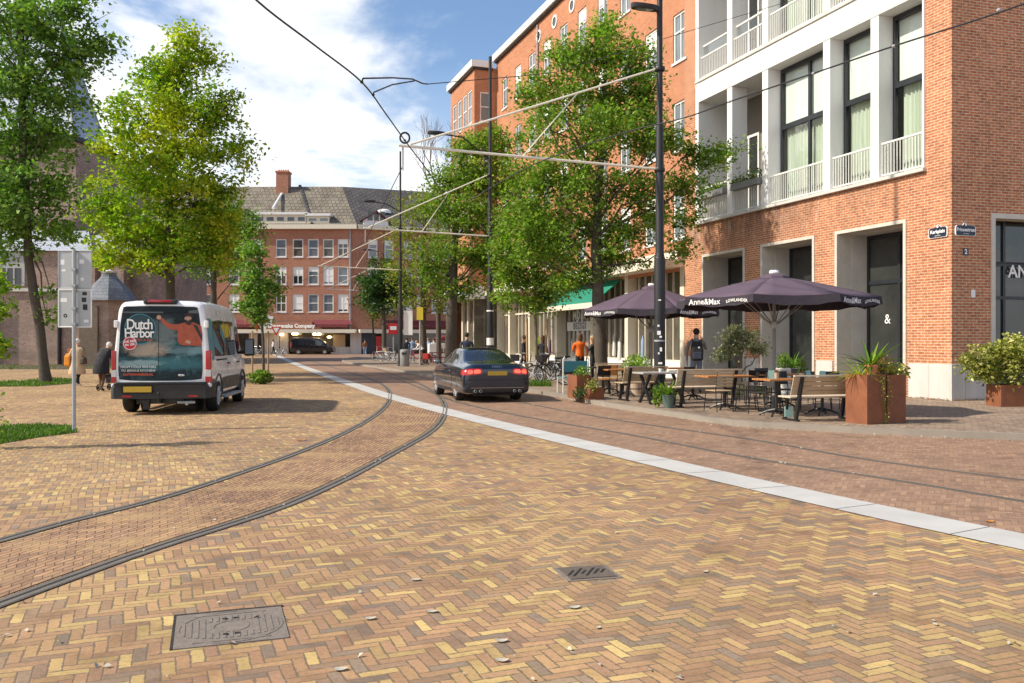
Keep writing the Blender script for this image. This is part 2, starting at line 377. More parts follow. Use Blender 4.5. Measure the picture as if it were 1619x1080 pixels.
def brick(name, c1, c2, mortar, bw=0.23, rh=0.075, ms=0.011, var=0.35, stain_shade=0.0, rough=0.9, grime=0.25, patchy=None):
    nt, b = mat_new(name); uv = nd(nt, 'ShaderNodeUVMap').outputs[0]; geo = nd(nt, 'ShaderNodeNewGeometry').outputs['Position']
    t = nd(nt, 'ShaderNodeTexBrick', {'Vector': uv, 'Color1': (*c1, 1), 'Color2': (*c2, 1), 'Mortar': (*mortar, 1), 'Scale': 1.0, 'Mortar Size': ms, 'Mortar Smooth': 0.3, 'Bias': -0.1, 'Brick Width': bw, 'Row Height': rh})
    n1 = noise(nt, geo, 0.5, 6, 0.65); c = mixc(nt, 1.0, t.outputs[0], ramp(nt, n1, [(0.3, (1-grime,)*3), (0.7, (1+grime*.6,)*3)]), 'MULTIPLY')
    n2 = noise(nt, geo, 9, 5, 0.7); c = mixc(nt, 0.8, c, ramp(nt, n2, [(0.3, (1-var,)*3), (0.7, (1+var*.7,)*3)]), 'MULTIPLY')
    if patchy:
        pf = nd(nt, 'ShaderNodeMapRange', {0: noise(nt, geo, 0.9, 6, 0.7), 1: 0.48, 2: 0.66}).outputs[0]; c = mixc(nt, mth(nt, 'MULTIPLY', pf, 0.7), c, patchy)
    if stain_shade: # lime bloom below the ledge; dark streaks paint in water stains and tree shade
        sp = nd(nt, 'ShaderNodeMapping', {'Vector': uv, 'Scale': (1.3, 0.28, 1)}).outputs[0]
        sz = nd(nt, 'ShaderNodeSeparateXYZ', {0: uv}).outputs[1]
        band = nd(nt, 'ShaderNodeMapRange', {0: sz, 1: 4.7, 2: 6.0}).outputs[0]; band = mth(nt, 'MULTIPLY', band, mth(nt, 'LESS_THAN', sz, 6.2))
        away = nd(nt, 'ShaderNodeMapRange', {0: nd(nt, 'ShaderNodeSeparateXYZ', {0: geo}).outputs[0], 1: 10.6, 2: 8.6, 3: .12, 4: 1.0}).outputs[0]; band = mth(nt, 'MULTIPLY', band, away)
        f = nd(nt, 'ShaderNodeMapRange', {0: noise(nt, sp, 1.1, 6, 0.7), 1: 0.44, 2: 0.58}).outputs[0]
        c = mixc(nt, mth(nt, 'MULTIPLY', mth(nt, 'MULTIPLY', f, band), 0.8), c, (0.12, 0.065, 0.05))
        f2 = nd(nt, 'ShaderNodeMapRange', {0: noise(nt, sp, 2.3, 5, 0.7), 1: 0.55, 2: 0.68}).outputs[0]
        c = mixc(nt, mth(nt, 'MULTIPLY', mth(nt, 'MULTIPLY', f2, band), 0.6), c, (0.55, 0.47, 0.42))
    nt.links.new(c, b.inputs['Base Color']); b.inputs['Roughness'].default_value = rough; b.inputs['Specular IOR Level'].default_value = 0.25
    bp = nd(nt, 'ShaderNodeBump', {'Height': mth(nt, 'SUBTRACT', mth(nt, 'MULTIPLY', n2, 0.3), t.outputs[1]), 'Strength': 0.5, 'Distance': 0.015}); nt.links.new(bp.outputs[0], b.inputs['Normal'])
def leafy(name, stops, trans=0.35, clump=(0.75, 1.2), turn=None):
    m = bpy.data.materials.new(name); m.use_nodes = True; nt = m.node_tree; nt.nodes.clear(); M[name] = m
    out = nd(nt, 'ShaderNodeOutputMaterial'); geo = nd(nt, 'ShaderNodeNewGeometry'); pos = geo.outputs['Position']
    c = ramp(nt, geo.outputs['Random Per Island'], stops)
    if turn: c = mixc(nt, nd(nt, 'ShaderNodeMapRange', {0: noise(nt, pos, 0.42, 3), 1: .48, 2: .66, 4: .8}).outputs[0], c, turn) # a part of the crown turning yellow
    n1 = noise(nt, pos, 1.3, 4); c = mixc(nt, 1.0, c, ramp(nt, n1, [(0.3, (clump[0],)*3), (0.7, (clump[1],)*3)]), 'MULTIPLY')
    b = nd(nt, 'ShaderNodeBsdfPrincipled', {'Base Color': c, 'Roughness': 0.55, 'Specular IOR Level': 0.35})
    t = nd(nt, 'ShaderNodeBsdfTranslucent', {'Color': mixc(nt, 1.0, c, (1.15, 1.45, 0.55), 'MULTIPLY')})
    x = nd(nt, 'ShaderNodeMixShader', {0: trans}); nt.links.new(b.outputs[0], x.inputs[1]); nt.links.new(t.outputs[0], x.inputs[2]); nt.links.new(x.outputs[0], out.inputs[0])

# plaza, road and pavement bricks
herring('plaza_brick', 0.066, R(23), [(0.0, (.23, .175, .135)), (.12, (.27, .19, .135)), (.24, (.33, .195, .125)), (.5, (.39, .228, .132)), (.76, (.425, .262, .135)), (.88, (.465, .325, .14)), (1.0, (.56, .41, .17))], (.19, .135, .088), jw=.045, moss=0.55, bump=0.25, yellow=[(0, (.33, .25, .16)), (.4, (.46, .31, .155)), (1, (.56, .40, .18))])
herring('road_brick', 0.06, R(-26), [(0.0, (.265, .168, .118)), (.5, (.31, .195, .132)), (.8, (.335, .21, .14)), (1.0, (.37, .24, .155))], (.20, .135, .10), n=3, grain=0.3, big=0.16, rough=0.72, bump=0.1, jw=.04)
herring('pavement_brick', 0.055, R(19), [(0.0, (.25, .185, .145)), (.5, (.34, .255, .19)), (1.0, (.42, .32, .23))], (.17, .13, .10), n=3, big=0.2, bump=0.35)
brick('track_brick', (.44, .265, .145), (.27, .16, .11), (.10, .065, .045), bw=0.2, rh=0.066, ms=0.006, var=0.45, grime=0.3, patchy=(.46, .31, .15))
simple('strip_stone', (.50, .49, .465), 0.8, var=0.26, scale=1.4, bump=0.15)
simple('kerb_stone', (.27, .235, .195), 0.85, var=0.2, scale=3, bump=0.2)
simple('soil', (.09, .065, .045), 0.95, var=0.4, scale=8, bump=0.4)
simple('verge', (.16, .15, .08), 0.95, var=0.35, scale=3, bump=0.4)
# walls
brick('orange_brick', (.56, .215, .10), (.40, .13, .062), (.62, .47, .33), bw=0.225, rh=0.074, ms=0.012, var=0.42, stain_shade=1.0, grime=0.15)
brick('apartment_brick', (.53, .225, .12), (.43, .17, .088), (.50, .31, .20), bw=0.22, rh=0.08, ms=0.008, var=0.2, grime=0.12)
brick('end_brick', (.44, .19, .12), (.34, .14, .09), (.46, .30, .22), bw=0.24, rh=0.1, ms=0.008, var=0.2, grime=0.15)
brick('church_brick', (.45, .31, .25), (.32, .215, .175), (.40, .33, .28), bw=0.28, rh=0.09, ms=0.012, var=0.5, grime=0.4, patchy=(.26, .20, .165))
brick('slate', (.50, .55, .63), (.43, .48, .56), (.3, .33, .37), bw=0.3, rh=0.22, ms=0.012, var=0.2, rough=0.42, grime=0.2)
brick('roof_tile', (.27, .235, .185), (.19, .16, .125), (.10, .088, .07), bw=0.55, rh=0.55, ms=0.055, var=0.4, rough=0.85, grime=0.35, patchy=(.25, .23, .17))
brick('turret_slate', (.22, .24, .27), (.18, .20, .23), (.11, .12, .14), bw=0.3, rh=0.22, ms=0.012, var=0.25, rough=0.5, grime=0.3)
brick('roof_tile_dark', (.14, .13, .125), (.105, .098, .095), (.06, .056, .055), bw=0.55, rh=0.55, ms=0.055, var=0.3, rough=0.8, grime=0.3)
simple('plinth_stone', (.58, .555, .52), 0.85, var=0.28, scale=2.4, bump=0.15, streak=True)
simple('concrete', (.58, .56, .52), 0.9, var=0.25, scale=1.8, bump=0.2)
simple('concrete_grey', (.42, .42, .42), 0.85, var=0.12, scale=1.4)
simple('frame_stone', (.58, .54, .47), 0.85, var=0.2, scale=4, bump=0.15)
simple('white_paint', (.78, .78, .77), 0.55, var=0.09, scale=2.5, streak=True)
simple('cream_paint', (.72, .66, .54), 0.6, var=0.1, scale=2)
simple('rail_paint', (.74, .73, .69), 0.5, var=0.08, scale=6)
simple('dark_frame', (.022, .026, .032), 0.35, var=0.2)
simple('loggia_wall', (.24, .21, .19), 0.9, var=0.2, scale=1.0)
simple('blind_white', (.80, .81, .79), 0.7, var=0.04, scale=1)
glassy('dark_glass', (.035, .038, .036), 0.03, 0.8, 0.8, 1.1); glassy('shop_glass', (.11, .10, .08), 0.06, 0.6, 0.9, 1.1)
glassy('sky_glass', (.16, .19, .21), 0.06, 0.9, 0.5, 0.8); glassy('car_glass', (.012, .016, .022), 0.02, 0.9); glassy('tint_glass', (.05, .13, .12), 0.05, 0.8, 0.2, 1.0)
simple('awning_red', (.16, .028, .035), 0.8, var=0.2); simple('awning_green', (.01, .20, .13), 0.8, var=0.12, scale=1.2)
simple('lead_grey', (.30, .32, .34), 0.5, var=0.2)
# metals, furniture, vehicles
simple('rail_steel', (.19, .165, .14), 0.6, 0.2, var=0.3, scale=5, bump=0.1)
simple('rail_groove', (.022, .019, .016), 0.9, var=0.5, scale=20, bump=0.4)
simple('bitumen', (.12, .095, .075), 0.9, var=0.3, scale=12, bump=0.4)
simple('pole_black', (.013, .014, .017), 0.5, var=0.2, scale=6)
simple('galvanised', (.40, .42, .43), 0.5, 0.3, var=0.18, scale=5)
simple('sign_back', (.44, .46, .47), 0.55, 0.2, var=0.12, scale=4)
simple('arm_white', (.78, .74, .62), 0.5, var=0.12, scale=5)
simple('wire_black', (.02, .02, .022), 0.5, var=0.1)
simple('cast_iron', (.215, .18, .15), 0.75, 0.1, var=0.4, scale=18, bump=0.25)
simple('corten', (.225, .080, .036), 0.85, var=0.45, scale=3.5, bump=0.3)
simple('bench_wood', (.47, .345, .215), 0.7, var=0.28, scale=7, streak=False); simple('pale_wood', (.62, .52, .39), 0.7, var=0.2, scale=7)
simple('table_wood', (.44, .185, .058), 0.5, var=0.25, scale=6); simple('grey_top', (.40, .38, .35), 0.6, var=0.12)
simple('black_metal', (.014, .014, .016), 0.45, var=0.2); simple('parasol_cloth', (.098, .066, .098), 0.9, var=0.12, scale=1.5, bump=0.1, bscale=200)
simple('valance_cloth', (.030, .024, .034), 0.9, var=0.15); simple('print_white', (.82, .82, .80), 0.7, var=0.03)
simple('mint_card', (.38, .62, .55), 0.7, var=0.06); simple('terracotta', (.48, .17, .08), 0.85, var=0.2); simple('clay_pale', (.52, .40, .30), 0.9, var=0.15)
simple('zinc_green', (.10, .15, .13), 0.6, 0.2, var=0.25); simple('teal_paint', (.055, .24, .27), 0.5, var=0.15); simple('barrel_white', (.62, .60, .57), 0.8, var=0.12)
simple('car_paint', (.012, .020, .036), 0.25, 0.35, var=0.15, scale=0.6, coat=1.0); simple('black_rubber', (.012, .012, .012), 0.8, var=0.3, scale=10); simple('black_plastic', (.022, .022, .024), 0.55, var=0.2)
simple('van_white', (.86, .865, .87), 0.28, var=0.05, scale=1.2, coat=0.6); simple('mpv_paint', (.008, .008, .010), 0.25, 0.2, var=0.2, coat=0.8); simple('alloy', (.66, .67, .68), 0.4, 0.3, var=0.15)
simple('plate_yellow', (.50, .33, .03), 0.5, var=0.12, scale=5); simple('red_lens', (.42, .012, .018), 0.15, var=0.2, scale=8, coat=0.8); simple('clear_lens', (.60, .60, .60), 0.15, var=0.1, coat=0.8)
emit('brake_glow', (1.0, 0.10, 0.05), 0.8); simple('chrome', (.62, .62, .63), 0.15, 1.0, var=0.05); emit('lamp_warm', (1.0, 0.72, 0.36), 3.0, (.6, .5, .3))
simple('logo_teal', (.010, .045, .062), 0.35, var=0.2); simple('sticker_red', (.55, .012, .03), 0.4, var=0.06); simple('jacket_red', (.36, .075, .035), 0.5, var=0.5, scale=9)
simple('skin', (.50, .30, .21), 0.55, var=0.08); simple('beard', (.045, .025, .018), 0.7, var=0.4); simple('wrap_blue', (.035, .24, .32), 0.35, var=0.6, scale=4); simple('foam_pale', (.56, .47, .38), 0.5, var=0.3, scale=6)
simple('van_grey', (.085, .082, .082), 0.6, var=0.15); simple('letter_red', (.60, .09, .04), 0.5, var=0.05)
simple('sign_blue', (.012, .022, .05), 0.35, var=0.15); simple('sign_red', (.55, .02, .02), 0.4, var=0.05); simple('sign_yellow', (.70, .55, .04), 0.5, var=0.05)
simple('litter_bin_grey', (.22, .22, .22), 0.6, var=0.15)
# clothes
for nm, c in dict(cloth_beige=(.55, .40, .24), cloth_orange=(.75, .27, .02), cloth_black=(.014, .014, .017), cloth_grey=(.20, .185, .18), cloth_navy=(.03, .04, .07), cloth_white=(.72, .72, .72), cloth_blue=(.24, .34, .50), cloth_brown=(.26, .10, .035), cloth_jeans=(.12, .17, .26), cloth_neon=(.85, .15, .01), cloth_red=(.4, .03, .025), hair_white=(.70, .66, .60), hair_dark=(.02, .014, .010), hair_brown=(.12, .06, .03), hair_blond=(.36, .22, .10), shoe=(.03, .03, .03), shoe_white=(.7, .7, .7)).items():
    simple(nm, c, 0.85, var=0.22, scale=6)
# bark and leaves
simple('leaf_pale', (.47, .43, .35), .7, var=.15, scale=20); simple('leaf_orange', (.50, .20, .03), .8, var=.25, scale=20)
simple('bark', (.085, .068, .052), 0.95, var=0.45, scale=6, bump=0.6, bscale=18); simple('bark_pale', (.17, .135, .10), 0.95, var=0.45, scale=5, bump=0.5, bscale=14); simple('stake_wood', (.36, .24, .13), 0.85, var=0.2)
leafy('leaf_green', [(0, (.095, .195, .04)), (.6, (.155, .28, .05)), (1, (.25, .36, .06))], 0.4, (.55, 1.5))
leafy('leaf_dark', [(0, (.020, .062, .022)), (.6, (.045, .11, .03)), (1, (.10, .19, .04))])
leafy('leaf_lime', [(0, (.12, .25, .02)), (.4, (.19, .33, .024)), (.75, (.33, .44, .03)), (1, (.50, .52, .035))], 0.40, (.55, 1.45), (.52, .50, .03))
leafy('leaf_plane', [(0, (.10, .195, .028)), (.5, (.17, .285, .036)), (.9, (.28, .375, .05)), (.96, (.33, .35, .05)), (1, (.36, .20, .05))], 0.42, (.45, 1.5))
leafy('leaf_yellow', [(0, (.11, .19, .03)), (.5, (.22, .28, .05)), (.85, (.34, .34, .06)), (1, (.34, .22, .05))])
leafy('leaf_olive', [(0, (.13, .14, .075)), (.5, (.23, .24, .13)), (1, (.36, .36, .22))], 0.25)
leafy('leaf_variegated', [(0, (.11, .15, .025)), (.4, (.28, .31, .05)), (.75, (.48, .46, .11)), (1, (.62, .56, .24))], 0.25)
leafy('leaf_fresh', [(0, (.05, .12, .012)), (.5, (.12, .24, .02)), (1, (.27, .36, .05))], 0.3)
leafy('leaf_rust', [(0, (.20, .08, .03)), (.5, (.33, .15, .06)), (1, (.36, .27, .08))], 0.25)
leafy('grass_blade', [(0, (.055, .12, .012)), (.5, (.09, .19, .016)), (1, (.17, .26, .03))], 0.3)
simple('twig', (.10, .075, .065), 0.9, var=0.3)

# ------------------------------------------------------------------ ground, road, strip, pavement, rails
def wloc(o):
    v = Vector((0, 0, 0))
    while o: v += o.location; o = o.parent
    return v
def wpart(mb, name, mat, parent, **k): # a part whose shape was laid out in world metres
    l = wloc(parent); mb.v = [(p[0]-l.x, p[1]-l.y, p[2]-l.z) for p in mb.v]
    return mb.build(name, mat, parent, **k)
PAVE = 0.10
S_PTS = [(14.5, -6), (10.2, -1.5), (7.2, 2.6), (5.45, 5.2)] + [tuple(G(*p)[:2]) for p in [(1619, 845.5), (1275, 774.7), (1000, 713.5), (800, 668.4), (710, 646.8), (620, 623.5), (570, 608), (437, 560.5)]]
S_LINE = smooth_line(S_PTS, 0.8)
K_PTS = [(34, 11.6), (18, 12.7), (11.5, 13.5)] + [tuple(G(*p)[:2]) for p in [(1619, 697), (1440, 690), (1260, 680.5), (1158, 673.6), (1074, 661), (977, 647), (880, 628), (655, 592), (548, 568)]] + [(-14.5, 97)]
K_LINE = smooth_line(K_PTS, 0.8)
g = MB(); g.quad((-400, -60, 0), (400, -60, 0), (400, 700, 0), (-400, 700, 0)); struct(g.build('plaza_ground', 'plaza_brick'))
rd = MB(); far = [(-31, 118), (30, 118), (30, 108), (-14.5, 108)]
rd.poly([(x, y, 0.004) for x, y in S_LINE] + [(x, y, 0.004) for x, y in far] + [(x, y, 0.004) for x, y in reversed(K_LINE)] + [(40, 11.0, .004), (40, -6, .004)])
struct(rd.build('road', 'road_brick'))
st = MB(); seg = offset_line(S_LINE, 0.0); st.ribbon(S_LINE, 0.0, 0.56, 0.009)
strip = struct(st.build('stone_strip', 'strip_stone'))
jt = MB(); acc = 0; nxt = 0.4; inner = offset_line(S_LINE, 0.56)
for i in range(len(S_LINE)-1): # joints between the strip's slabs
    a = Vector(S_LINE[i]); b = Vector(S_LINE[i+1]); L = (b-a).length
    if acc + L > nxt:
        t = (nxt-acc)/L; p = a.lerp(b, t); q = Vector(inner[i]).lerp(Vector(inner[i+1]), t); d = (b-a).normalized()*0.006
        sk = (b-a).normalized()*random.uniform(-.05, .05)
        jt.quad((p.x-d.x, p.y-d.y, .0105), (p.x+d.x, p.y+d.y, .0105), (q.x+d.x+sk.x, q.y+d.y+sk.y, .0105), (q.x-d.x+sk.x, q.y-d.y+sk.y, .0105)); nxt += 1.2
    acc += L
struct(jt.build('strip_joints', 'bitumen'))
pv = MB(); back = offset_line(K_LINE, -0.125)
pv.poly([(x, y, PAVE) for x, y in back] + [(-14.5, 108, PAVE), (60, 108, PAVE), (60, 12, PAVE)])
struct(pv.build('pavement', 'pavement_brick'))
kb = MB(); kb.ribbon(K_LINE, 0.0, -0.13, PAVE + 0.012, -0.02); struct(kb.build('kerb', 'kerb_stone'))

def rail(label, pts, wide=1.0):
    ln = smooth_line([tuple(G(*p)[:2]) for p in pts], 0.5); t = thing('tram_rail', label, 'tram rail', (ln[0][0], ln[0][1], 0), 0, 'tram rails set in the brick paving')
    a = MB(); a.ribbon(ln, -0.076*wide, 0.066*wide, 0.0080); wpart(a, 'joint_seal', 'bitumen', t)
    a = MB(); a.ribbon(ln, -0.062, -0.018, 0.0100, 0.0); wpart(a, 'rail_head', 'rail_steel', t)
    a = MB(); a.ribbon(ln, -0.0178, 0.0178, 0.0088); wpart(a, 'rail_groove', 'rail_groove', t)
    a = MB(); a.ribbon(ln, 0.018, 0.044, 0.0098, 0.0); wpart(a, 'guard_lip', 'rail_steel', t)
    gr = MB()
    for _ in range(int(len(ln)*0.5)): # grit lying in the groove
        i = random.randrange(len(ln)-1); q = Vector(ln[i]).lerp(Vector(ln[i+1]), random.random()); r_ = random.uniform(.006, .016)
        if q.y > 30: continue
        gr.ball((q.x + random.uniform(-.015, .015), q.y, .016), (r_, r_*1.6, r_*.6), 5, 3)
    if gr.v: wpart(gr, 'groove_grit', 'leaf_pale', t)
    return ln
LOW = [(-260, 1052), (0, 955), (200, 882), (450, 800), (525, 767), (624, 715), (676, 686), (703, 651), (697, 630), (673, 612), (615, 590), (548, 568.5)]
UPP = [(-260, 919), (0, 855), (100, 827), (210, 800), (400, 741), (525, 693.5), (572, 670), (609, 642.5), (616, 622), (607, 610), (582, 598), (536, 584), (485, 569)]
low = rail('curved tram rail sweeping nearest the camera across the yellow brick plaza', LOW)
upp = rail('curved tram rail farther from camera, passing closest to the white van', UPP)
rail('straight tram rail in the red road, the one nearer the pale stone strip', [(2100, 862), (1619, 794), (1459, 767), (1199, 727), (1000, 688.7), (860, 665), (721, 635.5), (684, 621.5), (640, 604), (600, 590)], 0.75)
rail('straight tram rail in the red road, the one nearer the terrace kerb', [(2100, 819), (1619, 760), (1382, 729), (1203, 698), (1000, 668.4), (860, 643.7), (760, 621), (690, 603), (640, 590.5), (570, 574)], 0.75)
def track_paving(): # brick courses laid square between the curved rails
    n = 90; A = []; B = []
    def resample(l, n, ymax):
        l = [Vector(p) for p in l if p[1] < ymax]; d = [0]
        for i in range(1, len(l)): d.append(d[-1] + (l[i]-l[i-1]).length)
        out = []
        for k in range(n+1):
            s = d[-1]*k/n; i = max(j for j in range(len(d)) if d[j] <= s + 1e-9); i = min(i, len(l)-2); out.append(l[i].lerp(l[i+1], (s-d[i])/max(1e-6, d[i+1]-d[i])))
        return out, d[-1]
    A, la = resample(offset_line(low, 0.10), n, 21.8); B, lb = resample(offset_line(upp, -0.14), n, 25.5)
    mb = MB()
    for i in range(n): mb.quad((*A[i], .0045), (*A[i+1], .0045), (*B[i+1], .0045), (*B[i], .0045))
    o = mb.build('track_paving', 'track_brick'); uv = o.data.uv_layers[0].data; L = (la+lb)/2
    for i in range(n):
        f = o.data.polygons[i]
        for li in f.loop_indices:
            co = o.data.vertices[o.data.loops[li].vertex_index].co; da = (co.xy-A[i]).length < 1e-4 or (co.xy-A[i+1]).length < 1e-4
            k = i if ((co.xy-A[i]).length < 1e-4 or (co.xy-B[i]).length < 1e-4) else i+1
            uv[li].uv = (L*k/n, 0.0 if da else 1.26)
    struct(o)
track_paving()

# ------------------------------------------------------------------ wall helpers
def clear_glass():
    m = bpy.data.materials.new('clear_glass'); m.use_nodes = True; nt = m.node_tree; nt.nodes.clear(); M['clear_glass'] = m
    out = nd(nt, 'ShaderNodeOutputMaterial'); t = nd(nt, 'ShaderNodeBsdfTransparent', {'Color': (.86, .92, .89, 1)}); gl = nd(nt, 'ShaderNodeBsdfGlossy', {'Roughness': 0.02})
    lw = nd(nt, 'ShaderNodeLayerWeight', {'Blend': 0.12}); x = nd(nt, 'ShaderNodeMixShader', {0: mth(nt, 'MULTIPLY_ADD', lw.outputs[0], .8, .05)}); nt.links.new(t.outputs[0], x.inputs[1]); nt.links.new(gl.outputs[0], x.inputs[2]); nt.links.new(x.outputs[0], out.inputs[0])
clear_glass()
def curtain_mat():
    nt, b = mat_new('curtain'); b.inputs['Base Color'].default_value = (.60, .63, .54, 1); b.inputs['Roughness'].default_value = 0.9
curtain_mat()
def facade(mb, F, u0, u1, z0, z1, holes): # wall sheet with real openings and reveals; hole = (u0, u1, z0, z1, depth)
    o, d, n = F
    def q(u, v, z): return (o[0] + d[0]*u + n[0]*v, o[1] + d[1]*u + n[1]*v, z)
    us = sorted({u0, u1} | {h[0] for h in holes} | {h[1] for h in holes}); zs = sorted({z0, z1} | {h[2] for h in holes} | {h[3] for h in holes})
    us = [u for u in us if u0 <= u <= u1]; zs = [z for z in zs if z0 <= z <= z1]
    for i in range(len(us)-1):
        run = None
        for j in range(len(zs)-1):
            cu = (us[i]+us[i+1])/2; cz = (zs[j]+zs[j+1])/2
            hole = any(h[0] < cu < h[1] and h[2] < cz < h[3] for h in holes)
            if not hole and run is None: run = zs[j]
            if hole and run is not None: mb.quad(q(us[i], 0, run), q(us[i+1], 0, run), q(us[i+1], 0, zs[j]), q(us[i], 0, zs[j])); run = None
        if run is not None: mb.quad(q(us[i], 0, run), q(us[i+1], 0, run), q(us[i+1], 0, zs[-1]), q(us[i], 0, zs[-1]))
    for a, b, c, e, dep in holes:
        mb.quad(q(a, 0, c), q(a, -dep, c), q(a, -dep, e), q(a, 0, e)); mb.quad(q(b, 0, c), q(b, -dep, c), q(b, -dep, e), q(b, 0, e))
        mb.quad(q(a, 0, e), q(b, 0, e), q(b, -dep, e), q(a, -dep, e)); mb.quad(q(a, 0, c), q(b, 0, c), q(b, -dep, c), q(a, -dep, c))
    return mb
def frame_of(p, ang_dir, out): d = Vector(ang_dir).normalized(); n = Vector(out).normalized(); return (p, (d.x, d.y), (n.x, n.y))
def window(parent, F, a, b, z0, z1, dep, bars=((), (0.5,)), fw=0.07, fm='white_paint', gm='sky_glass', sill=True, name='window', blind=0.0):
    m = MB(); n0, n1 = -dep, -dep+0.07
    m.obox(F, a, a+fw, n0, n1, z0, z1); m.obox(F, b-fw, b, n0, n1, z0, z1); m.obox(F, a+fw, b-fw, n0, n1, z0, z0+fw); m.obox(F, a+fw, b-fw, n0, n1, z1-fw, z1)
    vb, hb = bars
    for t in vb: u = a+(b-a)*t; m.obox(F, u-fw*.35, u+fw*.35, n0+.004, n1-.006, z0+fw, z1-fw)
    for t in hb: z = z0+(z1-z0)*t; m.obox(F, a+fw, b-fw, n0+.002, n1-.003, z-fw*.4, z+fw*.4)
    w = wpart(m, name, fm, parent)
    p = MB(); p.obox(F, a+fw*.5, b-fw*.5, n0+.012, n0+.03, z0+fw*.5, z1-fw*.5); wpart(p, 'pane', gm, w)
    if blind > 0:
        c = MB(); c.obox(F, a+fw, b-fw, n0+.032, n0+.04, z1-fw-(z1-z0-2*fw)*blind, z1-fw); wpart(c, 'blind', 'blind_white', w)
    if sill: s_ = MB(); s_.obox(F, a-.05, b+.05, -dep+.02, .06, z0-.09, z0-.004); wpart(s_, 'sill', 'frame_stone' if fm != 'white_paint' else 'white_paint', w)
    return w
def railing(parent, F, a, b, z0, z1, nn, name='railing', gap=0.11):
    m = MB(); m.obox(F, a, b, nn, nn+.05, z1-.05, z1); m.obox(F, a, b, nn+.005, nn+.045, z0+.05, z0+.09)
    k = max(3, int((b-a)/gap))
    for i in range(k+1):
        u = a + .015 + (b-a-.03)*i/k; m.obox(F, u-.011, u+.011, nn+.012, nn+.036, z0+.09, z1-.05)
    return wpart(m, name, 'rail_paint', parent)

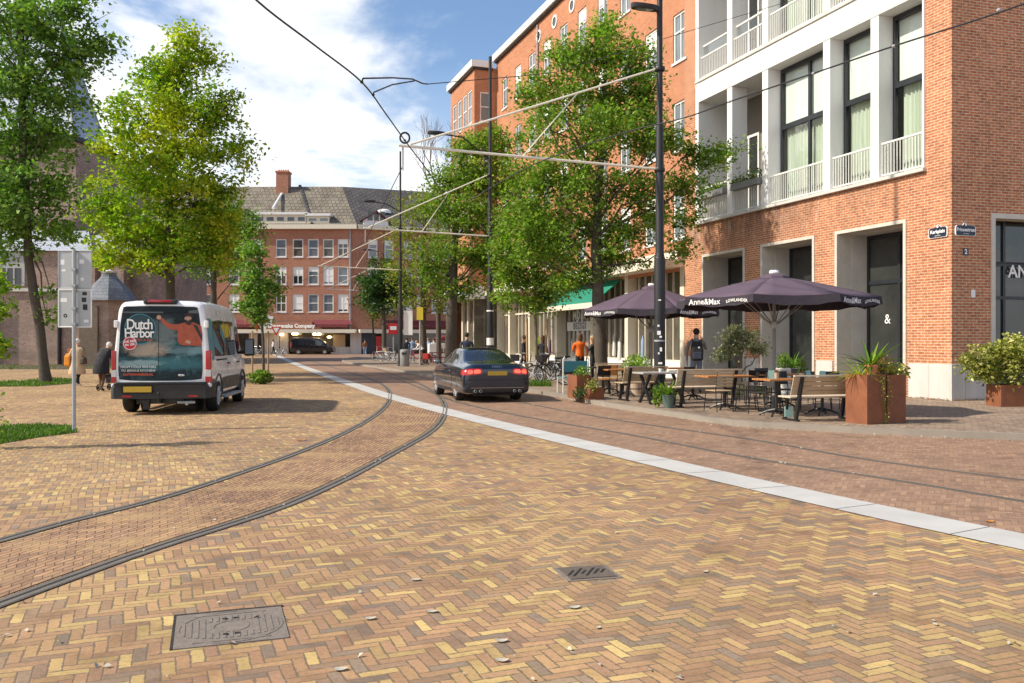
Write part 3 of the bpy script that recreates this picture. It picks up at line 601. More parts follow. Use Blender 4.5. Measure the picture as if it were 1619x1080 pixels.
# ------------------------------------------------------------------ corner building (brick, white bays)
FO = Vector((11.12, 22.4, 0)); FD = Vector((-.343, 1, 0)).normalized(); FN = Vector((-1, -.343, 0)).normalized()
FS = (FO, (FD.x, FD.y), (FN.x, FN.y))                       # street side
SD = Vector((1, .29, 0)).normalized(); SN = Vector((.29, -1, 0)).normalized()
FSD = (FO, (SD.x, SD.y), (SN.x, SN.y))                      # shaded side street face
def corner_building():
    B = thing('corner_building', 'orange brick corner building with white framed bays above concrete lined doorways', 'building', tuple(FO))
    H = 19.0; doors = [(1.53, 4.39), (5.34, 8.17), (9.12, 11.95)]; ZD = 4.9; END = 13.29
    holes = [(a, b, -.1, ZD, 1.15) for a, b in doors] + [(.93, 12.15, 6.16, 16.9, 0.0)]
    w = MB(); facade(w, FS, 0, END, -.1, H, holes)
    side_holes = [(1.22, 3.95, -.1, ZD, .7), (5.4, 8.1, -.1, ZD, .7), (9.6, 12.3, -.1, ZD, .7)] + [(u, u+1.5, z, z+2.2, .25) for u in (4.6, 8.2, 11.8) for z in (7.2, 12.2)]
    facade(w, FSD, 0, 22, -.1, H, side_holes)
    def q(F, u, v, z): return (F[0][0]+F[1][0]*u+F[2][0]*v, F[0][1]+F[1][1]*u+F[2][1]*v, z)
    e1 = Vector(q(FS, END, 0, 0)); e2 = Vector(q(FSD, 22, 0, 0)); e3 = e1 + (e2-FO)
    for p, r_ in ((e1, e3), (e2, e3)): w.quad((p.x, p.y, 5), (r_.x, r_.y, 5), (r_.x, r_.y, H), (p.x, p.y, H))
    w.poly([(p.x, p.y, H) for p in (FO, e1, e3, e2)])
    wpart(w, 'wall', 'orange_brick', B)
    for a, b in ((0.02, .72), (.724, 1.43), (4.49, 5.24), (8.27, 9.02), (12.05, END)): pl = MB(); pl.obox(FS, a, b, -.02, .035, 0, 1.02); wpart(pl, 'plinth', 'plinth_stone', B, bevel=.006)
    for a, b in ((-.03, .40), (.408, 1.12)): pl = MB(); pl.obox(FSD, a, b, -.02, .036, 0, 1.02); wpart(pl, 'plinth', 'plinth_stone', B, bevel=.006)
    for a, b in doors: # concrete lined doorways
        f = MB(); fw = .1
        f.obox(FS, a, a+fw, -.5, .03, 0, ZD); f.obox(FS, b-fw, b, -.5, .03, 0, ZD); f.obox(FS, a+fw, b-fw, -.5, .028, ZD-fw, ZD)
        o = wpart(f, 'door_surround', 'frame_stone', B)
        j = MB(); j.obox(FS, b-fw-.012, b-.001, -1.15, -.502, 0, ZD-.012); j.obox(FS, a+.001, a+fw+.012, -1.15, -.502, 0, ZD-.012); j.obox(FS, a+fw+.014, b-fw-.014, -1.15, -.502, ZD-.12, ZD-.012)
        wpart(j, 'jamb', 'concrete', o)
        d_ = MB(); n0 = -1.14; m_ = (a+b)/2; hh = 3.3
        for u0_, u1_ in ((a+.115, a+.2), (b-.2, b-.115), (m_-.05, m_+.05)): d_.obox(FS, u0_, u1_, n0, n0+.08, 0.1, ZD-.13)
        for z in (.1, hh, ZD-.24): d_.obox(FS, a+.2, m_-.05, n0+.004, n0+.076, z, z+.11); d_.obox(FS, m_+.05, b-.2, n0+.004, n0+.076, z, z+.11)
        dd = wpart(d_, 'glass_door', 'dark_frame', B)
        p = MB(); p.obox(FS, a+.115, b-.115, n0+.02, n0+.035, .1, ZD-.13); wpart(p, 'pane', 'dark_glass', dd)
    # lettering on the first glass door
    ex = -Vector(FD); o0 = FO + FD*3.3 + FN*(-1.09)
    tx = MB(); text_on(tx, '&', .40, o0 + FD*.15 + Vector((0, 0, 2.25)), ex, (0, 0, 1)); wpart(tx, 'door_emblem', 'print_white', B)
    for s_, zz in (('KOFFIE', 2.35), ('THEE', 2.2), ('TAART', 2.05), ('LUNCH', 1.75), ('BORREL', 1.55)): tx = MB(); text_on(tx, s_, .11, FO + FD*2.2 + FN*(-1.05) + Vector((0, 0, zz)), ex, (0, 0, 1)); wpart(tx, 'door_lettering', 'lead_grey', B)
    # big side window with lettering
    for a, b, c, e, dep in side_holes[:3]:
        f = MB(); fw = .13
        f.obox(FSD, a, a+fw, -.4, .03, 0, e); f.obox(FSD, b-fw, b, -.4, .03, 0, e); f.obox(FSD, a+fw, b-fw, -.4, .028, e-fw, e)
        o = wpart(f, 'window_surround', 'frame_stone', B)
        k = MB(); n0 = -.62
        for t in (0.0, .34, .67, 1.0):
            u = a+fw+.03+(b-a-2*fw-.06)*t; k.obox(FSD, u-.04, u+.04, n0, n0+.08, .75, e-fw)
        for z in (.7, 2.72, 3.6): k.obox(FSD, a+fw, b-fw, n0+.004, n0+.076, z, z+.08)
        ww = wpart(k, 'window', 'dark_frame', B); p = MB(); p.obox(FSD, a+fw, b-fw, n0+.02, n0+.035, .7, e-fw); wpart(p, 'pane', 'dark_glass', ww)
        bw = MB(); bw.obox(FSD, a+fw, b-fw, -.6, -.3, 0, .7); wpart(bw, 'window_seat', 'black_plastic', ww)
    tx = MB(); text_on(tx, 'ANNE&MAX', .46, FO + SD*3.56 + SN*(-.50) + Vector((0, 0, 3.45)), SD, (0, 0, 1), bold=.008); wpart(tx, 'shop_lettering', 'print_white', B)
    tb = MB(); tb.obox(FSD, 1.37, 3.80, -.53, -.505, 3.68, 3.71); wpart(tb, 'lettering_rail', 'black_metal', B)
    for u, z in [(h[0], h[2]) for h in side_holes[3:]]: window(B, FSD, u, u+1.5, z, z+2.2, .2, ((.5,), (.6,)))
    # white framed bay
    def fq(u, v, z): p = FO + FD*u + FN*v; return (p.x, p.y, z)
    fr = MB()
    L0, L1 = .93, 12.15; pil = [(2.56, 2.88), (4.61, 4.93), (7.75, 8.07), (9.9, 10.22)]
    fr.obox(FS, L0-.06, L0, -.02, .05, 6.16, 16.9); fr.obox(FS, L1, L1+.22, -1.5, .05, 6.16, 16.9)
    for a, b in pil:
        for z0, z1 in ((6.16, 10.75), (11.5, 16.1)): fr.obox(FS, a, b, -.62, .02, z0, z1)
    for z0, z1 in ((10.75, 11.5), (16.1, 16.9)): fr.obox(FS, L0, L1, -1.55, .04, z0, z1)
    wpart(fr, 'bay_frame', 'white_paint', B, bevel=.012)
    gd = MB()
    for z in (11.5, 6.06): gd.obox(FS, L0-.1, L1+.24, -.5, .12 if z < 7 else .09, z+.002, z+.1)
    wpart(gd, 'ledge', 'concrete', B, bevel=.01)
    lg = MB(); lg.obox(FS, L0, L1, -1.75, -1.6, 6.16, 16.9)
    for u0_ in (7.82, L0+.02): lg.obox(FS, u0_-.05, u0_+.1, -1.6, -.63, 6.16, 16.1)
    lg.obox(FS, 8.0, L1, -1.6, -.4, 6.0, 6.162)
    wpart(lg, 'loggia_wall', 'loggia_wall', B)
    for fl, (z0, z1, zt) in enumerate(((6.18, 10.75, 8.78), (11.62, 16.1, 14.2))):
        for bi, (a, b) in enumerate(((.93, 2.56), (2.88, 4.61), (4.93, 7.75))):
            vb = (.47,) if bi == 2 else ()
            w = MB(); n0 = -.58; fw = .09
            w.obox(FS, a, a+fw, n0, n0+.1, z0, z1); w.obox(FS, b-fw, b, n0, n0+.1, z0, z1); w.obox(FS, a+fw, b-fw, n0, n0+.1, z0, z0+fw); w.obox(FS, a+fw, b-fw, n0, n0+.1, z1-fw*1.6, z1); w.obox(FS, a+fw, b-fw, n0+.003, n0+.097, zt-.07, zt+.09)
            for t in vb: u = a+(b-a)*t; w.obox(FS, u-.05, u+.05, n0+.006, n0+.094, z0+fw, z1-fw*1.6)
            wo = wpart(w, 'window', 'dark_frame', B)
            p = MB(); p.quad(fq(a+fw, n0+.05, z0+fw), fq(b-fw, n0+.05, z0+fw), fq(b-fw, n0+.05, z1-.14), fq(a+fw, n0+.05, z1-.14)); wpart(p, 'pane', 'clear_glass', wo)
            bl = MB(); bl.obox(FS, a+fw, b-fw, n0-.06, n0-.05, zt + (0.0 if fl == 0 else .3), z1); wpart(bl, 'blind', 'blind_white', wo)
            cu = MB(); rows = [[], []]; k = 90 # pleated curtain
            u = a+.1; i = 0
            while u < b-.08:
                v = n0 - .14 + .035*math.sin(u*42 + math.sin(u*7)*1.5)
                for r_, z in ((0, z0+.1), (1, zt)): rows[r_].append((FO.x+FD.x*u+FN.x*v, FO.y+FD.y*u+FN.y*v, z))
                u += .018
            gapc = [(0, len(rows[0]))] if bi else [(0, int(len(rows[0])*.97))]
            for s0, s1 in gapc: cu.loft([rows[0][s0:s1], rows[1][s0:s1]], caps=False)
            wpart(cu, 'curtain', 'curtain', wo, smooth=True)
        for a, b in ((.93, 2.56), (2.88, 4.61), (4.93, 7.75), (8.07, 9.9), (10.22, 12.15)): railing(B, FS, a+.005, b-.005, z0, z0+.98 if a < 7.8 else z0+.85, -.12)
        for a, b in ((8.07, 9.9), (10.22, 12.15)): # loggia doors
            m = MB(); fw = .08
            m.obox(FS, a+.3, b-.3, -1.6, -1.53, z0, z0+.1)
            for u in (a+.3, (a+b)/2-.04, b-.38): m.obox(FS, u, u+fw, -1.598, -1.53, z0+.1, z0+3.1)
            m.obox(FS, a+.3, b-.3, -1.597, -1.53, z0+3.1, z0+3.2); wo = wpart(m, 'loggia_door', 'white_paint', B)
            p = MB(); p.obox(FS, a+.3, b-.3, -1.59, -1.575, z0+.1, z0+3.1); wpart(p, 'pane', 'dark_glass', wo)
            gl = MB(); gl.quad(fq(a+.02, -.18, z0+.86), fq(b-.02, -.18, z0+.86), fq(b-.02, -.18, z0+1.25), fq(a+.02, -.18, z0+1.25)); wpart(gl, 'glass_screen', 'clear_glass', B)
            rl = MB(); rl.obox(FS, a, b, -.21, -.15, z0+1.25, z0+1.31); wpart(rl, 'handrail', 'rail_paint', B)
    return B
corner_building()
def street_sign(F, a, b, z0, z1, txt, label):
    o, d, n = F; c = Vector(o) + Vector((d[0], d[1], 0))*((a+b)/2) + Vector((n[0], n[1], 0))*.02; t = thing('street_sign', label, 'street sign', (c.x, c.y, z0), 0, 'enamel street name signs at the corner')
    ex = Vector((d[0], d[1], 0)); 
    if ex.x < 0: ex = -ex
    nn = Vector((n[0], n[1], 0)); w = (b-a)/2; h = z1-z0; up = Vector((0, 0, 1))
    def slab(name, pts, mat, off, th):
        m = MB(); base = c - Vector((0, 0, c.z)) + Vector((0, 0, z0)) + nn*off
        f = [base + ex*x + up*y for x, y in pts]; bk = [p - nn*th for p in f]; n_ = len(f)
        m.add(f+bk, [tuple(range(n_)), tuple(range(2*n_-1, n_-1, -1))] + [(i, (i+1) % n_, n_+(i+1) % n_, n_+i) for i in range(n_)]); return wpart(m, name, mat, t)
    outl = [(-w, .04), (-w*.9, 0), (w*.9, 0), (w, .04), (w, h*.72), (w*.86, h*.86), (w*.3, h*.86), (w*.16, h*1.04), (0, h*1.1), (-w*.16, h*1.04), (-w*.3, h*.86), (-w*.86, h*.86), (-w, h*.72)]
    slab('plate', outl, 'print_white', .018, .03); slab('field', [(x*.93, .012+y*.94) for x, y in outl], 'sign_blue', .023, .008)
    m = MB(); base = Vector((c.x, c.y, z0)) + nn*.03
    text_on(m, txt, h*.40, base + up*h*.5, ex, up, bold=.004); text_on(m, 'CENTRUM', h*.13, base + up*h*.17, ex, up)
    m.disc(base + up*h*.92 - nn*.004, nn, 0.001, h*.11, .004, 12); wpart(m, 'lettering', 'print_white', t)
street_sign(FS, .10, .72, 4.27, 4.58, 'Kerkplein', 'dark blue street name sign on the sunlit side of the corner')
street_sign(FSD, .09, .72, 4.28, 4.59, 'Prinsestraat', 'dark blue street name sign on the shaded side of the corner')
def house_number():
    c = FO + SD*.43 + SN*.012 + Vector((0, 0, 3.87)); m = MB(); m.obox((FO, (SD.x, SD.y), (SN.x, SN.y)), .35, .51, .0, .015, 3.79, 3.97)
    t = thing('house_number', 'small square house number plate below the shaded street sign', 'number plate', tuple(c)); wpart(m, 'plate', 'sign_blue', t)
    m = MB(); text_on(m, '2', .17, c + SN*.006 + Vector((0, 0, .01)), SD, (0, 0, 1), bold=.006); wpart(m, 'numeral', 'print_white', t)
    m = MB(); m.obox(FSD, .60, .72, .0, .02, 2.72, 2.92); n = thing('wall_box', 'small white box fixed to the shaded brick wall below the street sign', 'wall box', tuple(FO + SD*.66 + Vector((0, 0, 2.72)))); wpart(m, 'casing', 'print_white', n)
house_number()

# ------------------------------------------------------------------ long apartment building beyond it
def apartments():
    S0, S1, H = 13.30, 37.4, 19.9
    B = thing('apartment_building', 'long orange brick apartment building with white windows above a row of shops', 'building', tuple(FO + FD*S0))
    wx = [13.66 + 2.44*i for i in range(10)]; holes = []; spec = []
    for u in wx:
        if u + .54 > S1-.2: continue
        for z in (5.7, 9.25, 12.8, 16.4): holes.append((u-.53, u+.53, z, z+1.95, .16)); spec.append((u-.53, u+.53, z, z+1.95))
    w = MB(); facade(w, FS, S0, S1, 4.4, H, holes)
    PJ = 1.5; o2 = FO + FD*S1 + FN*PJ; F2 = (o2, FS[1], FS[2]); L2 = 5.9
    h2 = []; 
    for i in range(4):
        u = .55 + i*1.28
        for z in (8.9, 12.6, 15.9): h2.append((u, u+.95, z, z+2.2, .14))
    facade(w, F2, 0, L2, 5.2, H-.5, h2)
    FE = (FO + FD*S1, (FN.x, FN.y), (-FD.x, -FD.y)); he = [(.42, 1.12, z, z+1.9, .14) for z in (8.9, 12.4, 15.9)]; facade(w, FE, 0, PJ, 4.4, H-.5, he)
    o3 = o2 + FD*L2; FE2 = (o3, (FN.x, FN.y), (FD.x, FD.y)); facade(w, FE2, -14, 0, 0, H-.5, [])
    e = FO + FD*S0 - FN*14; e2 = FO + FD*S1 - FN*14; e3 = o3 - FN*14
    a_ = FO + FD*S0; b_ = FO + FD*S1
    w.poly([(p.x, p.y, H) for p in (a_, b_, e2, e)]); w.poly([(p.x, p.y, H-.5) for p in (o2, o3, e3, e2)]); w.quad((b_.x, b_.y, H-.5), (e2.x, e2.y, H-.5), (e2.x, e2.y, H), (b_.x, b_.y, H))
    w.quad((e.x, e.y, 0), (e3.x, e3.y, 0), (e3.x, e3.y, H), (e.x, e.y, H))
    wpart(w, 'wall', 'apartment_brick', B)
    c = MB(); c.obox(FS, S0, S1, -.3, .28, H-.05, H+.35); c.obox(F2, -.25, L2+.2, -1.2, .25, H-.55, H-.12)
    wpart(c, 'cornice', 'white_paint', B)
    cb = MB(); cb.obox(FS, S0, S1, -.2, .16, H-.17, H-.06); cb.obox(F2, -.15, L2+.1, -1.2, .14, H-.68, H-.56); wpart(cb, 'gutter', 'black_plastic', B)
    for i, (a, b, z0, z1) in enumerate(spec): window(B, FS, a, b, z0, z1, .12, ((.5,), (.62,)), .08, blind=random.choice((0, 0, .3, .5)))
    for a, b, z0, z1, _ in h2: window(B, F2, a, b, z0, z1, .1, ((), (.5,)), .09, sill=False)
    for a, b, z0, z1, _ in he: window(B, FE, a, b, z0, z1, .1, ((), (.5,)), .08)
    for u in [wx[2]-1.2, wx[4]-1.2, wx[5]-1.2, wx[6]-1.2, wx[7]-1.2]: # round windows under the cornice
        c = FO + FD*u + Vector((0, 0, 18.95)); m = MB(); m.disc(c, FN, .26, .36, .05, 20); r_ = wpart(m, 'round_window', 'white_paint', B)
        m = MB(); m.disc(c, FN, 0.001, .28, .02, 20); wpart(m, 'pane', 'dark_glass', r_)
    for u in (20.5, 29.6): # rainwater pipes
        m = MB(); p = FO + FD*u + FN*.07; m.tube([(p.x, p.y, 4.5), (p.x, p.y, H-.3)], .055, 8); wpart(m, 'rain_pipe', 'lead_grey', B)
    # shop fronts
    sb = MB(); sb.obox(FS, S0, S1-.02, -.3, .9, 4.55, 4.85); sb.obox(FS, S0, S1-.02, -.3, .3, 4.852, 5.2); wpart(sb, 'concrete_band', 'cream_paint', B)
    gl = MB(); gl.obox(FS, S0+.3, S1, -.5, -.44, .75, 4.55); wpart(gl, 'shop_window', 'shop_glass', B)
    pm = MB(); u = S0 + .3
    while u < S1: pm.obox(FS, u-.028, u+.028, -.44, -.36, .75, 4.55); u += .62
    for z in (.75, 3.25): pm.obox(FS, S0+.3, S1, -.438, -.34, z, z+.09)
    wpart(pm, 'mullions', 'cream_paint', B)
    bk = MB(); bk.obox(FS, S0+.3, S1, -.5, -.3, .05, .75); wpart(bk, 'bulkhead', 'white_paint', B)
    for u in (S0+.15, 18.4, 22.2, 26.9, 31.2, 34.8, S1-.3): m = MB(); m.obox(FS, u-.16, u+.16, -.5, .02, 0, 4.55); wpart(m, 'pier', 'cream_paint', B)
    aw = MB()
    def q(u, v, z): p = FO + FD*u + FN*v; return (p.x, p.y, z)
    aw.hexa([q(18.9, .0, 4.42), q(27.2, .0, 4.42), q(27.2, 1.35, 3.32), q(18.9, 1.35, 3.32), q(18.9, .0, 4.47), q(27.2, .0, 4.47), q(27.2, 1.38, 3.36), q(18.9, 1.38, 3.36)])
    ao = wpart(aw, 'awning', 'awning_green', B); m = MB(); m.obox(FS, 18.9, 27.2, 1.36, 1.43, 3.12, 3.37); wpart(m, 'valance', 'cream_paint', ao)
    # display in the shop windows: lettering on white and coloured clothes on stands
    ex = -FD; m = MB(); m.obox(FS, 22.8, 26.2, -.36, -.35, 2.16, 2.62); pl = wpart(m, 'window_banner', 'print_white', B)
    m = MB(); text_on(m, 'MOBY', .56, FO + FD*24.5 - FN*.33 + Vector((0, 0, 2.93)), ex, (0, 0, 1), bold=.03, spacing=1.25); wpart(m, 'window_lettering', 'print_white', B)
    m = MB(); text_on(m, 'BEZIGS', .46, FO + FD*24.5 - FN*.335 + Vector((0, 0, 2.39)), ex, (0, 0, 1), bold=.02, spacing=1.2); wpart(m, 'banner_lettering', 'lead_grey', pl)
    for u, zz, mt, w_ in ((15.9, 1.6, 'cloth_neon', .30), (17.6, 1.35, 'cloth_blue', .25), (19.9, 1.3, 'barrel_white', .3), (20.5, 1.5, 'barrel_white', .25), (22.4, 1.1, 'parasol_cloth', .3), (24.9, 1.4, 'cream_paint', .3), (25.6, 1.3, 'barrel_white', .25), (27.8, 1.5, 'cloth_red', .3), (28.9, 1.2, 'parasol_cloth', .3), (30.6, 1.4, 'leaf_fresh', .4), (32.2, 1.2, 'leaf_fresh', .4)):
        m = MB(); c = FO + FD*u - FN*.40; m.lathe([(w_*.8, 0), (w_, .1), (w_*.7, .6), (w_*.75, .85), (w_*.25, 1.05), (.02, 1.12)], 10, (c.x, c.y, zz-.6), .45, .9); wpart(m, 'display_stand', mt, B, smooth=True)
    # far projecting end: canopy and pale corner pillar
    m = MB(); m.obox(F2, -.4, L2+.3, -.6, 1.1, 4.35, 4.5); m.obox(F2, -.2, L2+.1, -.6, .5, 4.502, 5.22); wpart(m, 'canopy', 'white_paint', B)
    m = MB()
    for i in range(9): m.disc(o2 + FD*(i*.7+.2) + FN*.5 + Vector((0, 0, 4.72)), FN, .001, .09, .015, 10)
    wpart(m, 'canopy_lamps', 'black_plastic', B)
    m = MB(); m.obox(F2, L2-.75, L2, -.1, .05, 0, 4.35); wpart(m, 'corner_pillar', 'cream_paint', B)
    m = MB(); m.obox(F2, 0, L2-.75, -.7, -.6, 0, 4.35); m.obox(FE, 0, PJ, -.1, -.02, 0, 4.4); wpart(m, 'shop_window', 'shop_glass', B)
    for u in (.05, 1.5, 3.0, 4.4): m = MB(); m.obox(F2, u, u+.3, -.6, -.45, 0, 4.35); wpart(m, 'pier', 'cream_paint', B)
    # roof clutter
    p = FO + FD*33.2 - FN*1.0; m = MB(); m.tube([(p.x, p.y, H), (p.x, p.y, H+1.0)], .06, 8); m.ball((p.x, p.y, H+1.15), .3, 10, 6); wpart(m, 'roof_vent', 'black_plastic', B, smooth=True)
    return B
apartments()

# ------------------------------------------------------------------ block closing the street
def end_block():
    D0 = 112.0; B = thing('street_end_building', 'red brick corner block with tiled roof closing the far end of the street', 'building', (-31, D0, 0))
    pA = XD(190, D0); pB = XD(565, D0); pC = XD(722, D0+5.0); pD = XD(800, D0 + 14)
    FA = (pA, ((1, 0)), (0, -1)); dB = (pC-pB).normalized(); FB = (pB, (dB.x, dB.y), (dB.y, -dB.x))
    def ua(px): return XD(px, D0).x - pA.x
    def zz(py, D=D0): return EYE + (HY-py)/FPX*D
    rows = [(zz(406.5), zz(378)), (zz(450), zz(421.5)), (zz(493.5), zz(465))]
    colsA = [215, 255, 290, 331, 370, 405, 444.5, 471, 495.3, 519, 542.3]; hA = []; hB = []
    for c in colsA:
        for z0, z1 in rows: hA.append((ua(c)-.67, ua(c)+.67, z0, z1, .2))
    LB = (pC-pB).length; colsB = [2.0, 4.1, 6.6, 8.4, 10.4, 12.0]
    for c in colsB:
        if c > LB-.8: continue
        for z0, z1 in rows: hB.append((c-.6, c+.6, z0, z1, .2))
    E = zz(362.5); w = MB(); facade(w, FA, 0, ua(565), zz(521), E, hA); facade(w, FB, 0, LB, zz(521), E, hB)
    dC = (pD-pC).normalized(); facade(w, (pC, (dC.x, dC.y), (dC.y, -dC.x)), 0, (pD-pC).length, 0, E, [])
    wpart(w, 'wall', 'end_brick', B)
    for F, hs in ((FA, hA), (FB, hB)):
        for a, b, z0, z1, _ in hs: window(B, F, a, b, z0, z1, .15, ((.5,) if random.random() < .3 else (), (.5,)), .13, gm=random.choice(('sky_glass', 'sky_glass', 'dark_glass', 'shop_glass')), blind=random.choice((0, 0, .25, .45, .9)))
    # eaves, roof, dormers, chimney
    m = MB(); m.obox(FA, 0, ua(565), -.2, .55, E, E+.55); m.obox(FB, 0, LB, -.2, .55, E, E+.55); wpart(m, 'cornice', 'cream_paint', B)
    ez = E+.55; rz = zz(281)
    rf = MB(); bk = 6.5
    a0 = (pA.x, D0-.5, ez); a1 = (XD(498, D0).x + 6, D0-.5, ez); 
    a0 = (pA.x, D0-.45, ez); b0 = (pB.x, D0-.45, ez); b1 = (XD(541, D0+bk).x, D0+bk, rz); a1 = (pA.x, D0+bk, rz)
    rf.quad(a0, b0, b1, a1); rf.quad(a1, b1, (b1[0], D0+16, rz-4), (a1[0], D0+16, rz-4)); wpart(rf, 'roof', 'roof_tile', B)
    nB = Vector((FB[2][0], FB[2][1], 0)); c0 = pC + nB*.45; c1 = XD(668, D0 + 12); 
    r2 = MB(); r2.quad((b0[0], b0[1], ez), (c0.x, c0.y, ez), (c1.x, c1.y, zz(303, D0+12)), b1); c2 = XD(760, D0+20)
    r2.quad((c0.x, c0.y, ez), (pD.x, pD.y, ez), (c2.x, c2.y, zz(312, D0+20)), (c1.x, c1.y, zz(303, D0+12))); wpart(r2, 'side_roof', 'roof_tile_dark', B)
    m = MB()
    for px in (479, 541): # raised party walls through the roof
        x = XD(px, D0).x; x1 = XD(px-5 if px < 500 else 541, D0+bk).x
        if px == 479: m.bar((x+1.2, D0-.3, ez+.1), (x1, D0+bk, rz+.12), .35, .3)
    wpart(m, 'roof_ridge', 'roof_tile_dark', B)
    ch = MB(); cx = XD(429, D0).x; ch.box(cx-.8, cx+.8, D0+5.2, D0+6.8, rz-1.2, zz(272, D0+5)); 
    co = wpart(ch, 'chimney', 'end_brick', B); m = MB(); m.box(cx-.9, cx+.9, D0+5.1, D0+6.9, zz(272, D0+5)+.003, zz(272, D0+5)+.2)
    for i in range(5): m.tube([(cx-.6+i*.3, D0+6, zz(272, D0+5)+.2), (cx-.6+i*.3, D0+6, zz(272, D0+5)+.5)], .1, 7)
    wpart(m, 'chimney_pots', 'terracotta', co)
    m = MB(); m.tube([(cx+.05, D0+.6, ez+2.2), (cx+.05, D0+4.9, rz-1.2)], .16, 8); wpart(m, 'flue_pipe', 'white_paint', B)
    def dormer(a, b, z0, z1, nwin):
        d = MB(); d.box(a, b, D0-.25, D0+3, z0, z1); dd = wpart(d, 'dormer', 'cream_paint', B); t = MB(); t.box(a-.2, b+.2, D0-.5, D0+3.2, z1+.003, z1+.3); wpart(t, 'dormer_roof', 'white_paint', dd)
        w_ = (b-a)/nwin
        for i in range(nwin): m = MB(); m.box(a+w_*i+.25, a+w_*(i+1)-.2, D0-.29, D0-.2, z0+.35, z1-.3); wpart(m, 'dormer_window', 'sky_glass', dd)
    X = lambda px: XD(px, D0).x
    dormer(X(403), X(485), zz(354), zz(340), 5); dormer(X(486), X(521), zz(354), zz(342), 2)
    # gabled dormer on the side roof
    g0 = pB + dB*.7 + nB*.42; g1 = pB + dB*3.9 + nB*.42; z0 = ez-.1; z1 = zz(347); zt = zz(335)
    mid = (g0+g1)/2; bk_ = -nB*5
    m = MB(); pts = [g0+Vector((0, 0, z0)), g1+Vector((0, 0, z0)), g1+Vector((0, 0, z1)), mid+Vector((0, 0, zt)), g0+Vector((0, 0, z1))]
    m.add([*pts, *[p+bk_ for p in pts]], [(0, 1, 2, 3, 4), (1, 6, 7, 2), (0, 4, 9, 5)]); gd = wpart(m, 'gabled_dormer', 'white_paint', B)
    m = MB(); e = dB*.35; up = Vector((0, 0, .14))
    for p, q_ in ((pts[4]-e-up*2, pts[3]), (pts[2]+e-up*2, pts[3])): m.quad(p+nB*.3+up, q_+nB*.3+up, q_+bk_+up, p+bk_+up); m.bar(p+nB*.3, q_+nB*.3, .07, .1)
    wpart(m, 'dormer_roof', 'awning_red', gd)
    for i in range(3): a = g0 + dB*(.55+i*.8) + nB*.06; m = MB(); m.obox((a, (dB.x, dB.y), (nB.x, nB.y)), 0, .6, -.05, .02, z0+.7, z0+1.9); wpart(m, 'dormer_window', 'dark_glass', gd)
    m = MB(); p = pB + dB*4.2 - nB*3 + Vector((0, 0, zt+.4)); m.lathe([(1.0, 0), (.9, .35), (.5, .55), (.05, .62)], 12, tuple(p)); wpart(m, 'roof_cowl', 'white_paint', B, smooth=True)
    # shop floor: red awning with valance, white ledge, lit windows
    zl0, zl1 = zz(526.5), zz(521); m = MB(); m.obox(FA, 0, ua(565), -.3, 1.6, zl0, zl1); m.obox(FB, 0, LB, -.3, 1.6, zl0, zl1); wpart(m, 'shop_ledge', 'cream_paint', B)
    m = MB(); za = zz(506); zb = zz(513)
    def sl(F, a, b):
        def q(u, v, z): return (F[0][0]+F[1][0]*u+F[2][0]*v, F[0][1]+F[1][1]*u+F[2][1]*v, z)
        m.quad(q(a, 0.02, za), q(b, .02, za), q(b, .9, zb), q(a, .9, zb)); n_ = int((b-a)/.75)
        for i in range(n_): m.quad(q(a+i*.75, .9, zb), q(a+i*.75+.72, .9, zb), q(a+i*.75+.72, .9, zz(517.5)), q(a+i*.75, .9, zz(517.5)))
    for a_ in ((FA, ua(496), ua(558)), (FA, ua(330), ua(420)), (FB, 3.0, LB)): m = MB(); sl(*a_); wpart(m, 'shop_awning', 'awning_red', B)
    m = MB(); m.obox(FA, ua(420), ua(496), .3, .9, zz(520.5), zz(509)); so = wpart(m, 'sign_board', 'end_brick', B)
    m = MB(); text_on(m, '& Cheesecake Company', .66, Vector((XD(459.5, D0).x, D0-.97, zz(515.6))), (1, 0, 0), (0, 0, 1), bold=.03); wpart(m, 'sign_lettering', 'print_white', so)
    m = MB(); m.obox(FA, 0, ua(565), -2.0, -1.9, 0, zl0); m.obox(FB, 0, LB, -2, -1.9, 0, zl0); wpart(m, 'shop_interior', 'shop_glass', B)
    m = MB(); m.obox(FA, ua(452), ua(546), -.4, -.34, .6, zl0); m.obox(FB, 3.2, LB, -.4, -.34, .4, zl0); wpart(m, 'shop_window', 'shop_glass', B)
    for px in (424, 449, 560, 400, 360): m = MB(); m.obox(FA, ua(px)-.5, ua(px)+.5, -.45, .05, 0, zl0); wpart(m, 'shop_pillar', 'plinth_stone', B)
    m = MB(); m.obox(FB, 0.0, .5, -.4, .04, 0, zl0); wpart(m, 'shop_pillar', 'plinth_stone', B)
    m = MB(); m.obox(FA, ua(427.7), ua(441), -.5, -.1, 0, zl0); wpart(m, 'shop_door', 'plinth_stone', B); m = MB(); m.obox(FA, ua(523), ua(553), -.5, -.06, 0, .9); wpart(m, 'shop_plinth', 'plinth_stone', B)
    for px, py in ((447, 529), (466, 528), (470, 528), (499, 528.5), (506, 528.5), (522, 533)): m = MB(); m.ball((XD(px, D0).x, D0+.2-.75, zz(py)), (.3, .2, .16), 8, 5); wpart(m, 'shop_lamp', 'lamp_warm', B, smooth=True)
    m = MB(); m.obox(FA, ua(526), ua(545), -.33, -.3, .9, zl0-.2); wpart(m, 'shop_display', 'bench_wood', B)
    m = MB(); m.obox(FB, .6, 2.4, -.3, -.2, 0, zl0); wpart(m, 'shop_door', 'sign_blue', B)
    m = MB(); m.obox(FB, 2.4, 3.1, -.2, -.1, 0, zl0-.4); wpart(m, 'red_panel', 'sign_red', B)
